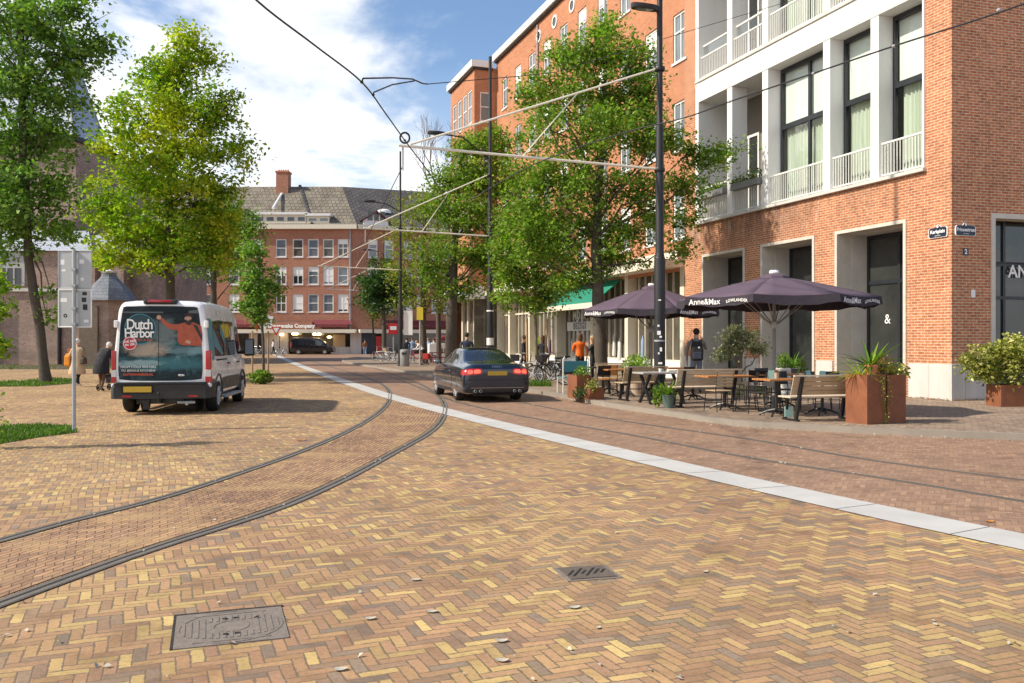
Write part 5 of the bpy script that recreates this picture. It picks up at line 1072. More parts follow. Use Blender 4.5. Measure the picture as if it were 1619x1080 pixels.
def build_mpv():
    t = thing('parked_van', 'black people carrier parked in front of the lit shop at the street end', 'van', (XD(462, 109).x, 109, 0), R(-90))
    S = []
    for y, zb, zt, s in ((0, .4, 1.9, .94), (.06, .32, 2.0, .99), (.3, .3, 2.04, 1), (2.5, .3, 2.05, 1), (3.3, .3, 2.0, 1), (3.6, .3, 1.9, .99)): S.append(van_section(y, zb, 1.0, zt, .92*s, .96*s, .82*s))
    for y, zt, wt, wm in ((4.15, 1.45, .8, .95), (4.5, 1.12, .78, .93), (5.0, .98, .72, .88), (5.2, .75, .6, .76)): S.append(van_section(y, .3, min(.95, zt-.12), zt, wm*.93, wm, wt, .07))
    m = MB(); m.loft(S, close=True); body = m.build('body', 'mpv_paint', t, smooth=True, angle=30); bv = bvh_of(body)
    AX = (1.0, 4.2); c = MB(); r = .33; n = 24
    for y in AX:
        for s in (1, -1): c.add([(s*xx, y+(r+.07)*math.cos(2*math.pi*k/n), r+.02+(r+.07)*math.sin(2*math.pi*k/n)) for xx in (.58, 1.4) for k in range(n)], [tuple(range(n)), tuple(range(n, 2*n))] + [(k, (k+1) % n, n+(k+1) % n, n+k) for k in range(n)])
    bool_cut(body, c)
    for y in AX:
        for s in (1, -1): wheel(t, s*.86, y, r, .21, s, 'clear_lens', 7)
    for s in (1, -1):
        for q in ([(.3, 1.15), (1.7, 1.15), (1.7, 1.75), (.3, 1.75)], [(1.8, 1.15), (3.0, 1.15), (3.0, 1.75), (1.8, 1.75)], [(3.1, 1.15), (4.2, 1.15), (3.6, 1.74), (3.1, 1.74)]):
            m = MB(); patch(m, bv, [(s*2, y, z) for y, z in q], (-s, 0, 0), 6, 4, .006, .1); m.build('side_window', 'car_glass', t, smooth=True)
        m = MB(); m.cbox((s*1.06, 3.95, 1.2), (.2, .12, .2)); m.build('wing_mirror', 'mpv_paint', t, bevel=.03)
        m = MB(); patch(m, bv, [(s*2, .03, .9), (s*2, .2, .9), (s*2, .2, 1.5), (s*2, .03, 1.5)], (-s, 0, 0), 3, 4, .008); m.build('tail_light', 'red_lens', t)
        m = MB(); patch(m, bv, [(s*.4, 9, .78), (s*.8, 9, .8), (s*.78, 9, .98), (s*.45, 9, .95)], (0, -1, 0), 4, 3, .008); m.build('headlight', 'clear_lens', t)
    m = MB(); patch(m, bv, [(-.76, 5, 1.25), (.76, 5, 1.25), (.7, 4.5, 1.9), (-.7, 4.5, 1.9)], (0, -.75, -.5), 8, 5, .006); m.build('windscreen', 'car_glass', t, smooth=True)
    return t
build_mpv()

# ------------------------------------------------------------------ bicycles
def bicycle(label, loc, rz, frame='black_metal', bag=None, basket=None, group='bicycles parked along the pavement', cat='bicycle'):
    t = thing('bicycle', label, cat, loc, rz, group); r = .345; A = Vector((0, .52, r)); Bk = Vector((0, -.55, r))
    for c in (A, Bk):
        m = MB(); m.torus(c, (1, 0, 0), r-.02, .02, 30, 7); w = m.build('wheel', 'black_rubber', t, smooth=True)
        m = MB(); m.torus(c, (1, 0, 0), r-.045, .009, 30, 5); m.tube([c-Vector((.05, 0, 0)), c+Vector((.05, 0, 0))], .022, 8)
        for i in range(14): a = 2*math.pi*i/14; m.tube([c+Vector((.02*(-1)**i, 0, 0)), c+Vector((0, math.cos(a), math.sin(a)))*(r-.045)], .0025, 3, cap=False)
        m.build('rim', 'alloy', w)
    bb = Vector((0, -.08, .30)); st = Vector((0, -.26, .86)); hd = Vector((0, .34, .88)); hb = Vector((0, .38, .68))
    m = MB()
    for a, b, q in ((bb, st, .017), (bb, hb, .019), (st-Vector((0, -.03, .12)), hb, .018), (hd+Vector((0, -.03, .1)), hb, .02), (Bk, bb, .011), (Bk, st-Vector((0, 0, .1)), .010), (hb, A, .014)): m.tube([a, b], q, 8)
    m.build('frame', frame, t, smooth=True)
    m = MB(); h = hd+Vector((0, -.03, .16)); m.tube([h+Vector((-.29, -.18, .02)), h+Vector((-.27, -.05, .05)), h+Vector((-.1, .03, .0)), h, h+Vector((.1, .03, .0)), h+Vector((.27, -.05, .05)), h+Vector((.29, -.18, .02))], .012, 8); m.build('handlebar', 'chrome', t, smooth=True)
    m = MB(); m.ball((0, -.31, .93), (.085, .14, .04), 12, 6); m.tube([st, (0, -.28, .92)], .013, 6); m.build('saddle', 'black_rubber', t, smooth=True)
    m = MB(); m.bar((0, -.75, .76), (0, -.36, .76), .13, .015); m.tube([(.05, -.72, .755), Bk+Vector((.06, 0, 0))], .007, 5); m.tube([(-.05, -.72, .755), Bk+Vector((-.06, 0, 0))], .007, 5); m.build('luggage_rack', 'black_metal', t)
    m = MB(); m.disc(bb+Vector((.03, 0, 0)), (1, 0, 0), .06, .085, .012, 18); m.bar(bb+Vector((.05, 0, 0)), bb+Vector((.06, .12, -.12)), .02, .02); m.bar(bb+Vector((-.05, 0, 0)), bb+Vector((-.06, -.12, .12)), .02, .02); m.build('crank', 'alloy', t)
    m = MB()
    for c, a0, a1 in ((Bk, .2, 2.9), (A, 1.0, 3.0)):
        L = [[c+Vector((x, math.cos(a)*(r+.025), math.sin(a)*(r+.025))) for x in (-.03, .03)] for a in [a0+(a1-a0)*i/12 for i in range(13)]]; m.loft(L, caps=False)
    m.build('mudguard', frame, t)
    if bag:
        m = MB(); m.box(.05, .20, -.82, -.40, .38, .74); m.box(-.20, -.05, -.82, -.40, .38, .74); m.build('pannier', bag, t, bevel=.04)
    if basket:
        m = MB(); m.loft([[(x*s, .42+y*s, z) for x, y in ((-.2, 0), (.2, 0), (.2, .3), (-.2, .3))] for z, s in ((.78, .8), (1.02, 1.0))], close=True); m.build('basket', basket, t)
    return t
FAC = math.atan2(.343, 1.0)
def on_pave(px, D): return XD(px, D, PAVE)
bicycle('bicycle with black side bags parked right of the dark car', on_pave(868, 30.5), FAC+1.25, 'black_metal', 'cloth_black')
bicycle('bicycle with silver frame leaning behind the slim staked tree', on_pave(838, 32.5), FAC+1.05, 'alloy', None, 'black_plastic')
bicycle('pale framed bicycle parked against the shop beside the staked tree', on_pave(888, 33.6), FAC+.4, 'galvanised', None)
bicycle('dark bicycle crammed between the staked tree and the shop window', on_pave(852, 34.8), FAC+.9, 'black_metal', 'cloth_black')
bicycle('black bicycle with front basket parked left of the teal bench', on_pave(878, 31.6), FAC+.75, 'black_metal', None, 'black_plastic')
bicycle('black bicycle standing behind the bonnet of the dark car', on_pave(757, 46), FAC+.9, 'black_metal', 'cloth_navy')
bicycle('far bicycle with white bag parked beside the red post', on_pave(602, 70), 1.3, 'alloy', 'cloth_white')
bicycle('far black bicycle parked under the small dense green tree', on_pave(611, 67), 1.1, 'black_metal')
bicycle('far bicycle with basket between the tree and the litter bin', on_pave(620, 64), 1.2, 'galvanised', None, 'bench_wood')
for px, D, lb in ((400, 96, 'distant bicycle left of the walking man in white'), (408, 99, 'distant bicycle behind the young staked tree'), (445, 100, 'distant bicycle parked before the shop pillar')): bicycle(lb, XD(px, D), 1.3+px*.01, 'alloy', None, None, 'bicycles at the far street end')

# ------------------------------------------------------------------ trees and plants
def leaf_mesh(name, mat, C, size, parent, up=0.5, aspect=0.62, droop=0.25, jitter=0.35):
    n = len(C); C = np.asarray(C, dtype=np.float64)
    nrm = RNG.normal(size=(n, 3)); nrm[:, 2] += up*1.6; nrm /= np.linalg.norm(nrm, axis=1)[:, None]
    a = RNG.normal(size=(n, 3)); a[:, 2] -= droop; a -= nrm*(a*nrm).sum(1)[:, None]; a /= np.linalg.norm(a, axis=1)[:, None]; b = np.cross(nrm, a)
    L = (size*(1 + jitter*RNG.uniform(-1, 1, n)))[:, None]; W = L*aspect
    V = np.empty((n, 4, 3)); V[:, 0] = C - a*L*.5; V[:, 1] = C + b*W*.5 + nrm*L*.10 - a*L*.05; V[:, 2] = C + a*L*.5 - nrm*L*.12; V[:, 3] = C - b*W*.5 + nrm*L*.10 - a*L*.05
    me = bpy.data.meshes.new(name); me.vertices.add(n*4); me.vertices.foreach_set('co', V.reshape(-1)); me.loops.add(n*4); me.polygons.add(n)
    me.loops.foreach_set('vertex_index', np.arange(n*4, dtype=np.int32)); me.polygons.foreach_set('loop_start', np.arange(0, n*4, 4, dtype=np.int32))
    me.update(calc_edges=True); me.validate(); me.materials.append(M[mat]); o = bpy.data.objects.new(name, me); COL.objects.link(o)
    if parent: o.parent = parent; l = wloc(parent); me.transform(Matrix.Translation(-l))
    return o
def limb_path(a, b, sag=0.08, n=4):
    a = Vector(a); b = Vector(b); L = (b-a).length; out = []
    for i in range(n+1):
        t = i/n; p = a.lerp(b, t); p.z += math.sin(t*math.pi)*L*sag*random.uniform(-.6, 1.3)
        if 0 < i < n: p += Vector((random.uniform(-1, 1), random.uniform(-1, 1), random.uniform(-.5, .5)))*L*.05
        out.append(p)
    return out
def tree(name, label, D, trunk, blobs, leaf, size, per=34, crad=0.42, bark='bark', cat='tree', group=None, depth=1.0, limbs=True, base_z=0.0, fill=0.55, up=0.5):
    tp = [P(x, y, D) for x, y, r in trunk]; tp[0].z = base_z - .05; tr = [r for _, _, r in trunk]
    t = thing(name, label, cat, (tp[0].x, tp[0].y, base_z), 0, group)
    m = MB(); sp = []; sr = [] # smooth trunk with root flare
    for i in range(len(tp)-1):
        for k in range(4):
            f = k/4; sp.append(tp[i].lerp(tp[i+1], f) + Vector((random.uniform(-1, 1), random.uniform(-1, 1), 0))*tr[i]*.10*(0 if i+k == 0 else 1)); sr.append((tr[i]*(1-f)+tr[i+1]*f)*random.uniform(.95, 1.05))
    sp.append(tp[-1]); sr.append(tr[-1]); sr[0] *= 1.35; sr[1] *= 1.08
    m.tube(sp, sr, 12)
    C = []; k_ = D/FPX
    for bx, by, rx, ry, n in blobs:
        c = P(bx, by, D); RX, RZ = rx*k_, ry*k_; c.y += random.uniform(-.3, .3)*RX*depth; cl = []
        for _ in range(n):
            d = RNG.normal(size=3); d /= np.linalg.norm(d); rr = RNG.uniform(0, 1)**fill; cl.append(Vector((c.x + d[0]*rr*RX, c.y + d[1]*rr*RX*depth, c.z + d[2]*rr*RZ)))
        C += cl
        if limbs and tp[0].z < c.z:
            for q in random.sample(cl, min(len(cl), 1 + n//26)):
                i = min(range(len(sp)), key=lambda i: abs(sp[i].z - (q.z - random.uniform(.25, 1.0)*math.hypot(q.x-sp[i].x, q.y-sp[i].y) - .3)) if sp[i].z > tp[0].z + (tp[-1].z-tp[0].z)*.28 else 1e9)
                r0 = max(.014, min(sr[i]*.38, .026 + .006*(q-sp[i]).length)); pth = limb_path(sp[i], q); m.tube(pth, [r0*(1-.2*j) + .004 for j in range(len(pth))], 6, cap=False)
                for s_ in range(3): # side twigs
                    j = random.randrange(1, len(pth)); e = pth[j] + Vector((random.uniform(-1, 1), random.uniform(-1, 1), random.uniform(-.2, 1)))*crad*1.6; m.tube([pth[j], e], [r0*.3+.003, .004], 4, cap=False)
    wpart(m, 'trunk', bark, t, smooth=True, angle=80)
    if C:
        per = int(per*1.6); C = np.array([tuple(c) for c in C]); pts = np.repeat(C, per, axis=0)
        sc = np.repeat(RNG.uniform(.6, 1.35, len(C)), per)[:, None]; off = RNG.normal(size=pts.shape)*[1, 1, .62]
        pts = pts + off*crad*.5*sc; leaf_mesh('crown', leaf, pts, size*1.06, t, up+.35, jitter=.5)
    return t
TL = 'trees on the square'; TR = 'street trees in front of the shops'; TF = 'trees near the far end of the street'
tree('lime_tree', 'tall lime tree with slightly leaning trunk in the grass at left, dark heart shaped leaves', 34.5, [(73, 604, .19), (62, 510, .18), (45, 410, .165), (38, 270, .15), (34, 120, .14), (32, -60, .08), (34, -150, .04)],
     [(10, -110, 120, 60, 50), (-40, 40, 110, 90, 70), (60, 40, 85, 50, 75), (125, 20, 40, 26, 14), (150, 75, 42, 20, 18), (110, 95, 45, 24, 24), (25, 125, 105, 48, 80), (105, 165, 36, 22, 14), (20, 215, 100, 50, 75), (90, 205, 30, 24, 10), (15, 300, 105, 52, 80), (85, 300, 34, 38, 18), (45, 370, 75, 38, 42), (-60, 250, 90, 120, 70), (-40, 400, 70, 40, 20), (105, 370, 28, 26, 9), (72, 500, 15, 12, 3), (78, 470, 10, 10, 2)], 'leaf_green', .17, 26, .62, group=TL, up=.35)
tree('maple_tree', 'full round tree with sunlit yellow green crown behind the white van', 41, [(271, 596, .24), (270, 500, .22), (268, 380, .19), (268, 280, .15), (280, 150, .09), (298, 50, .03)],
     [(300, 58, 20, 24, 12), (325, 95, 28, 18, 10), (285, 108, 50, 36, 44), (240, 125, 34, 28, 18), (280, 170, 88, 44, 85), (350, 180, 38, 36, 24), (195, 185, 30, 40, 14), (275, 235, 110, 46, 105), (375, 245, 38, 24, 16), (265, 300, 122, 48, 120), (245, 365, 125, 44, 110), (340, 340, 62, 50, 50), (165, 340, 44, 50, 32), (330, 400, 62, 30, 26), (180, 400, 58, 26, 28), (250, 415, 70, 20, 22)], 'leaf_lime', .18, 31, .62, group=TL)
tree('maple_tree', 'darker green tree standing behind the roof of the white van', 58, [(340, 577, .24), (338, 480, .21), (338, 400, .16), (342, 340, .05)],
     [(345, 370, 60, 40, 60), (395, 375, 30, 45, 28), (310, 410, 50, 34, 40), (370, 420, 36, 24, 22), (345, 330, 40, 30, 24)], 'leaf_green', .18, 30, .7, group=TL)
tree('holm_oak', 'dense dark green tree tucked beside the church wall', 74, [(262, 572, .2), (262, 480, .18), (262, 420, .05)], [(262, 440, 46, 55, 70), (300, 410, 36, 40, 34), (240, 400, 40, 50, 34), (285, 460, 30, 24, 18)], 'leaf_dark', .2, 34, .75, group=TL)
tree('young_tree', 'slim young tree with stakes and weeds at its foot', 33.5, [(417, 607, .055), (416, 540, .05), (412, 470, .04), (408, 395, .012)],
     [(405, 400, 27, 18, 16), (400, 432, 34, 20, 26), (406, 462, 32, 20, 26), (396, 488, 28, 16, 18), (415, 506, 18, 12, 9), (425, 450, 18, 30, 12)], 'leaf_green', .13, 26, .34, group=TL)
tree('plane_tree', 'tall leafy plane tree reaching over the dark purple parasols', 30, [(952, 612, .25), (950, 560, .22), (946, 480, .20), (942, 400, .17), (946, 310, .13), (955, 200, .09), (958, 70, .03)],
     [(957, 48, 32, 22, 17), (900, 92, 55, 26, 30), (965, 92, 60, 32, 46), (1015, 125, 34, 32, 20), (930, 150, 105, 38, 84), (1000, 175, 60, 36, 38), (850, 150, 34, 36, 16), (930, 215, 120, 42, 88), (1035, 230, 52, 34, 32), (1110, 250, 46, 24, 19), (1145, 240, 24, 14, 6), (1085, 295, 50, 24, 19), (915, 285, 105, 40, 67), (1010, 300, 52, 34, 27), (840, 280, 44, 46, 24), (1060, 340, 48, 24, 17), (905, 345, 92, 38, 52), (1000, 365, 60, 34, 27), (870, 395, 56, 34, 28), (965, 410, 70, 26, 27), (1075, 390, 32, 18, 8), (905, 440, 46, 24, 16), (840, 350, 44, 36, 22)], 'leaf_plane', .115, 40, .5, group=TR, base_z=PAVE)
tree('plane_tree', 'small plane tree with slim pale trunk between two stakes right of the dark car', 33, [(850, 604, .07), (847, 520, .06), (845, 440, .05), (838, 350, .02)],
     [(830, 345, 50, 34, 40), (805, 385, 42, 36, 36), (860, 395, 42, 34, 32), (815, 435, 44, 36, 38), (868, 450, 36, 28, 24), (800, 470, 26, 18, 12), (845, 480, 34, 18, 16)], 'leaf_plane', .12, 36, .45, 'bark_pale', group=TR, base_z=PAVE)
tree('plane_tree', 'thick trunked plane tree with thinning crown just left of the dark car', 46, [(713, 577, .33), (714, 520, .29), (716, 450, .26), (719, 380, .20), (724, 300, .13), (735, 215, .05)],
     [(740, 235, 36, 26, 33), (785, 235, 34, 34, 42), (760, 285, 54, 36, 72), (710, 285, 36, 28, 30), (810, 300, 34, 44, 45), (745, 340, 56, 34, 63), (690, 330, 30, 30, 21), (800, 360, 36, 34, 36), (700, 400, 44, 34, 33), (755, 405, 42, 34, 42), (730, 455, 38, 22, 24), (680, 440, 26, 24, 13), (785, 430, 30, 30, 24)], 'leaf_plane', .15, 32, .6, group=TR, base_z=PAVE)
tree('elm_tree', 'small dense dark green tree beside the far tram pole', 72, [(608, 570, .2), (607, 520, .18), (606, 440, .06)], [(602, 440, 34, 32, 50), (618, 470, 34, 30, 46), (590, 465, 26, 28, 26), (635, 450, 24, 28, 20)], 'leaf_dark', .2, 34, .7, group=TF, base_z=PAVE)
tree('elm_tree', 'thin yellowing tree left of the dense dark tree', 78, [(592, 568, .09), (590, 520, .08), (588, 480, .03)], [(586, 478, 22, 20, 18), (594, 500, 18, 14, 10)], 'leaf_yellow', .2, 24, .7, group=TF, base_z=PAVE)
tree('ash_tree', 'sparse yellow green tree with straight trunk beside the black far pole', 57, [(671, 577, .22), (669, 500, .19), (669, 400, .14), (674, 310, .05)],
     [(655, 325, 36, 30, 33), (690, 310, 26, 26, 18), (645, 375, 40, 36, 36), (690, 380, 30, 36, 24), (640, 430, 36, 34, 30), (690, 440, 34, 30, 24), (655, 470, 40, 22, 24), (700, 480, 26, 16, 12)], 'leaf_yellow', .16, 22, .75, group=TF, base_z=PAVE)
def bare_tree():
    D = 62; t = thing('bare_tree', 'bare branched tree with leafless twigs against the sky', 'tree', tuple(XD(694, D, PAVE)), 0, TF); m = MB()
    def grow(p, d, L, r, k):
        q = p + d*L; m.tube([p, p.lerp(q, .5) + Vector((random.uniform(-1, 1), random.uniform(-1, 1), random.uniform(-1, 1)))*L*.06, q], [r, r*.8, r*.62], 6 if k > 2 else 4, cap=False)
        if k == 0: return
        for _ in range(3 if k > 1 else 2):
            e = (d + Vector((random.uniform(-1, 1), random.uniform(-.8, .8), random.uniform(-.25, .6)))*.75).normalized(); grow(q if random.random() < .6 else p.lerp(q, .7), e, L*random.uniform(.6, .85), r*.55, k-1)
    a = XD(694, D, 0); m.tube([a, P(692, 400, D), P(690, 310, D)], [.2, .15, .12], 10); 
    for dx in (-.55, -.2, .25, .6): grow(P(690, 320 + random.uniform(-15, 15), D), Vector((dx, random.uniform(-.3, .3), 1)).normalized(), 2.1, .06, 4)
    wpart(m, 'trunk', 'twig', t)
bare_tree()
tree('sapling', 'pale green sapling whose branch tips reach in at the left edge', 13.2, [(-70, 712, .05), (-60, 600, .04), (-50, 480, .03), (-40, 380, .012)],
     [(-5, 545, 16, 26, 12), (0, 492, 20, 22, 14), (-20, 440, 24, 24, 14), (-30, 580, 24, 40, 14), (5, 742, 8, 8, 3), (-25, 660, 18, 30, 8), (2, 455, 14, 12, 6)], 'leaf_lime', .075, 16, .16, 'bark', 'tree', TL)
for px, D, lb in ((399, 33.2, 'wooden stake left of the young tree'), (424, 33.9, 'wooden stake right of the young tree')):
    m = MB(); b = XD(px, D); m.tube([b, b + Vector((0, 0, 2.0))], .035, 8); tag(wpart(m, 'tree_stake', 'stake_wood', None) if False else m.build('tree_stake', 'stake_wood'), lb, 'stake', 'tree stakes')
for px, D, lb in ((834, 32.6, 'left wooden stake holding the slim plane tree by the bicycles'), (861, 32.8, 'right wooden stake holding the slim plane tree by the bicycles')):
    m = MB(); b = XD(px, D, PAVE); m.tube([b, b + Vector((.1 if px > 850 else -.02, 0, 2.35))], .045, 8); tag(m.build('tree_stake', 'stake_wood'), lb, 'stake', 'tree stakes')

def grass_patch(name, label, pts, n, hgt, soil=True, z=0.0):
    poly = [G(x, y, z) for x, y in pts]; mb = MB(); mb.poly([(p.x, p.y, z+.006) for p in poly])
    if soil: o = mb.build('bare_earth', 'soil'); struct(o)
    xs = [p.x for p in poly]; ys = [p.y for p in poly]; out = []
    def inside(x, y):
        c = False; j = len(poly)-1
        for i in range(len(poly)):
            if (poly[i].y > y) != (poly[j].y > y) and x < (poly[j].x-poly[i].x)*(y-poly[i].y)/(poly[j].y-poly[i].y)+poly[i].x: c = not c
            j = i
        return c
    m = MB()
    while len(out) < n:
        x = random.uniform(min(xs), max(xs)); y = random.uniform(min(ys), max(ys))
        if inside(x, y): out.append((x, y))
    for x, y in out:
        h = hgt*random.uniform(.5, 1.3); a = random.uniform(0, 6.28); w = .012*(1 + y/30); dx, dy = math.cos(a), math.sin(a); lean = random.uniform(.1, .6)*h
        m.add([(x-dy*w, y+dx*w, z), (x+dy*w, y-dx*w, z), (x+dx*lean, y+dy*lean, z+h)], [(0, 1, 2)])
    o = m.build(name, 'grass_blade', normals=False); o['kind'] = 'stuff'; tag(o, label, 'grass'); return o
grass_patch('grass', 'bright green grass around the foot of the grey sign post', [(-140, 690), (-60, 678), (60, 673), (118, 676), (122, 684), (60, 692), (0, 702), (-140, 722)], 9000, .065)
grass_patch('grass', 'grass growing round the trunk of the tall lime tree', [(-60, 606), (40, 603), (75, 598), (125, 601), (120, 606), (60, 611), (-60, 612)], 3500, .09)
grass_patch('grass', 'grass strip along the foot of the church wall', [(-200, 577), (230, 577), (235, 582), (100, 584), (-200, 584)], 1800, .07)
grass_patch('grass', 'tuft of grass in the tree pit right of the dark car', [(818, 606), (868, 606), (872, 611), (815, 611)], 1200, .16, False, PAVE)
def leaf_clump(name, label, cat, loc, rx, ry, h, n, mat, size, group=None, stems=6, up=.2):
    t = thing(name, label, cat, tuple(loc), 0, group); b = Vector(loc); pts = []
    for _ in range(n): 
        d = RNG.normal(size=3); d /= np.linalg.norm(d); r_ = RNG.uniform(0, 1)**.45; pts.append((b.x+d[0]*rx*r_, b.y+d[1]*ry*r_, b.z+h*.5+d[2]*h*.5*r_))
    leaf_mesh('foliage', mat, pts, size, t, up)
    m = MB()
    for i in range(stems): q = random.choice(pts); m.tube([(b.x+random.uniform(-.06, .06), b.y, b.z), ((b.x+q[0])/2+random.uniform(-.05, .05), (b.y+q[1])/2, b.z+(q[2]-b.z)*.6), q], [.012, .008, .004], 5)
    wpart(m, 'stems', 'bark', t); return t
leaf_clump('weeds', 'patch of fresh green weeds at the foot of the young tree', 'weeds', XD(412, 33.2), .48, .4, .55, 420, 'leaf_fresh', .14)

# ------------------------------------------------------------------ people
def person(label, loc, rz, h, top, legs, hair, shoe='shoe', J=None, group=None, coat=None, hairlen=.0, skin='skin', name='person', hat=None, wide=1.0):
    t = thing(name, label, 'person', tuple(loc), rz, group); k = h/1.78
    j = dict(pel=(0, 0, .95), ab=(0, .0, 1.13), ch=(0, -.01, 1.33), nk=(0, .0, 1.50), h0=(0, .025, 1.60), h1=(0, .02, 1.70), nose=(0, .118, 1.625))
    for s, n in ((-1, 'L'), (1, 'R')): j.update({'sh'+n: (s*.185*wide, -.01, 1.43), 'el'+n: (s*.245*wide, -.04, 1.15), 'wr'+n: (s*.235*wide, .06, .91), 'pa'+n: (s*.23*wide, .09, .83), 'hi'+n: (s*.085, 0, .89), 'kn'+n: (s*.095, .025, .50), 'an'+n: (s*.1, -.02, .085), 'to'+n: (s*.12, .15, .035)})
    j.update(J or {})
    rad = dict(pel=(.155, .115), ab=(.145, .105), ch=(.165, .115), nk=(.055, .058), h0=(.072, .088), h1=(.078, .098), nose=(.014, .016), sh=(.066, .062), el=(.046, .046), wr=(.03, .028), pa=(.036, .02), hi=(.10, .10), kn=(.062, .062), an=(.042, .045), to=(.04, .03))
    names = list(j); E = [('pel', 'ab', 0), ('ab', 'ch', 0), ('ch', 'nk', 0), ('nk', 'h0', 3), ('h0', 'h1', 3), ('h0', 'nose', 3)]
    for n in 'LR': E += [('ch', 'sh'+n, 0), ('sh'+n, 'el'+n, 0), ('el'+n, 'wr'+n, 0), ('wr'+n, 'pa'+n, 3), ('pel', 'hi'+n, 1), ('hi'+n, 'kn'+n, 1), ('kn'+n, 'an'+n, 1), ('an'+n, 'to'+n, 2)]
    co = {n: Vector(v)*k for n, v in j.items()}; rd_ = {n: rad[n if n in rad else n[:2]] for n in names}
    for n in 'LR': # five fingers of different lengths, thumb from the side of the palm
        d = (co['pa'+n]-co['wr'+n]).normalized(); sd = Vector((0, 1, 0)) - d*d.y; sd = sd.normalized() if sd.length > .05 else Vector((1, 0, 0)); cv = d.cross(sd)
        for i, (o_, L) in enumerate(((.030, .07), (.010, .08), (-.010, .075), (-.030, .058))):
            a = f'f{i}{n}'; b = f'g{i}{n}'; co[a] = co['pa'+n] + d*(.035+L*.3) + sd*o_; co[b] = co[a] + d*L*.6 + cv*.012; rd_[a] = (.0085, .0085); rd_[b] = (.007, .007); E += [('pa'+n, a, 3), (a, b, 3)]
        a = 'th'+n; co[a] = co['wr'+n].lerp(co['pa'+n], .6) + sd*.055 + d*.03; rd_[a] = (.009, .009); E += [('pa'+n, a, 3)]
    ids = {n: i for i, n in enumerate(co)}; me = bpy.data.meshes.new('body'); me.from_pydata([tuple(v) for v in co.values()], [(ids[a], ids[b]) for a, b, _ in E], [])
    o = bpy.data.objects.new('body', me); COL.objects.link(o); md = o.modifiers.new('skin', 'SKIN'); md.use_smooth_shade = True
    for n, i in ids.items(): sv = me.skin_vertices[0].data[i]; sv.radius = (rd_[n][0]*k, rd_[n][1]*k); sv.use_root = (n == 'pel')
    ss = o.modifiers.new('sub', 'SUBSURF'); ss.levels = 1; ss.render_levels = 1; bake(o); me = o.data; me.materials.clear()
    for mm in (top, legs, shoe, skin): me.materials.append(M[mm])
    segs = [(co[a], co[b], q) for a, b, q in E]
    for p in me.polygons:
        c = p.center; best = 1e9; mi = 0
        for a, b, q in segs:
            ab = b-a; tt = max(0, min(1, (c-a).dot(ab)/max(1e-9, ab.length_squared))); dd = (c-(a+ab*tt)).length
            if dd < best: best = dd; mi = q
        p.material_index = mi; p.use_smooth = True
    o.parent = t; hc = co['h1']; hx = (co['h1']-co['nk']).normalized()
    m = MB(); m.ball(tuple(hc + Vector((0, -.018*k, .012*k))), (.092*k, .108*k, .098*k), 14, 9)
    face = hc + Vector((0, .10*k, -.05*k)); m.v = [p if (Vector(p)-face).length > .075*k else tuple(Vector(p).lerp(hc, .35)) for p in m.v]
    if hairlen: m.loft([[(hc.x+math.cos(a)*w_*k, hc.y-.02*k+math.sin(a)*w_*1.0*k-abs(0), hc.z-z_*k) for a in [math.pi*(1.0+i/8) for i in range(9)]] for z_, w_ in ((-.02, .095), (.08, .105), (.08+hairlen, .085))], caps=False)
    m.build('hair', hair, t, smooth=True)
    for s in (-1, 1): m = MB(); m.ball(tuple(co['h0'].lerp(hc, .35) + Vector((s*.033*k, .082*k, 0))), .011*k, 8, 5); m.build('eye', 'black_plastic', t, smooth=True)
    if coat: # rings (z, rx, ry, y offset)
        cm, rings = coat; m = MB(); n = 18; m.loft([[(rx*k*math.cos(2*math.pi*i/n)*(1+.03*math.sin(5*i+z*9)), yo*k + ry*k*math.sin(2*math.pi*i/n)*(1+.04*math.sin(3*i)), z*k) for i in range(n)] for z, rx, ry, yo in rings], close=True); m.build('coat', cm, t, smooth=True, angle=80)
    return t
walk = dict(knL=(-.095, .16, .52), anL=(-.1, .22, .10), toL=(-.1, .37, .05), knR=(.095, -.02, .50), anR=(.1, -.26, .16), toR=(.1, -.16, .04), elL=(-.25, -.12, 1.16), wrL=(-.24, -.12, .93), paL=(-.23, -.12, .85), elR=(.25, .04, 1.16), wrR=(.22, .22, .98), paR=(.21, .28, .92))
wom = XD(122.5, 31.2)
person('white haired woman in long beige raincoat walking towards the church', wom, R(-6), 1.68, 'cloth_beige', 'cloth_black', 'hair_white', 'shoe_white', walk, coat=('cloth_beige', [(.48, .30, .26, -.02), (.56, .31, .27, -.02), (.85, .25, .20, 0), (1.08, .21, .165, 0), (1.30, .22, .16, 0), (1.43, .19, .12, 0), (1.50, .09, .075, .01)]))
def bag(name, label, cat, loc, mat, sz, strap=None, rz=0):
    t = thing(name, label, cat, tuple(loc), rz); m = MB(); w, d, h = sz; m.loft([[(x*w*s, y*d*s, z*h) for x, y in ((-.5, -.5), (.5, -.5), (.5, .5), (-.5, .5))] for z, s in ((0, .75), (.12, 1), (.75, .95), (1, .6))], close=True); m.build('bag_body', mat, t, bevel=.03)
    if strap: m = MB(); m.tube([(-.1*w, 0, h), (-.15*w, 0, h+strap*.7), (.1*w, 0, h+strap), (.3*w, 0, h+strap*.6), (.3*w, 0, h)], .012, 6); m.build('strap', mat, t)
    return t
bag('shopping_bag', 'bright orange bag under the arm of the woman in beige', 'bag', wom + Vector((-.31, .02, .72)), 'cloth_orange', (.20, .34, .46), .2)
bag('handbag', 'small dark brown handbag at the side of the woman in beige', 'bag', wom + Vector((.27, -.1, .80)), 'bark', (.14, .3, .24), .35)
man = XD(160, 28.4)
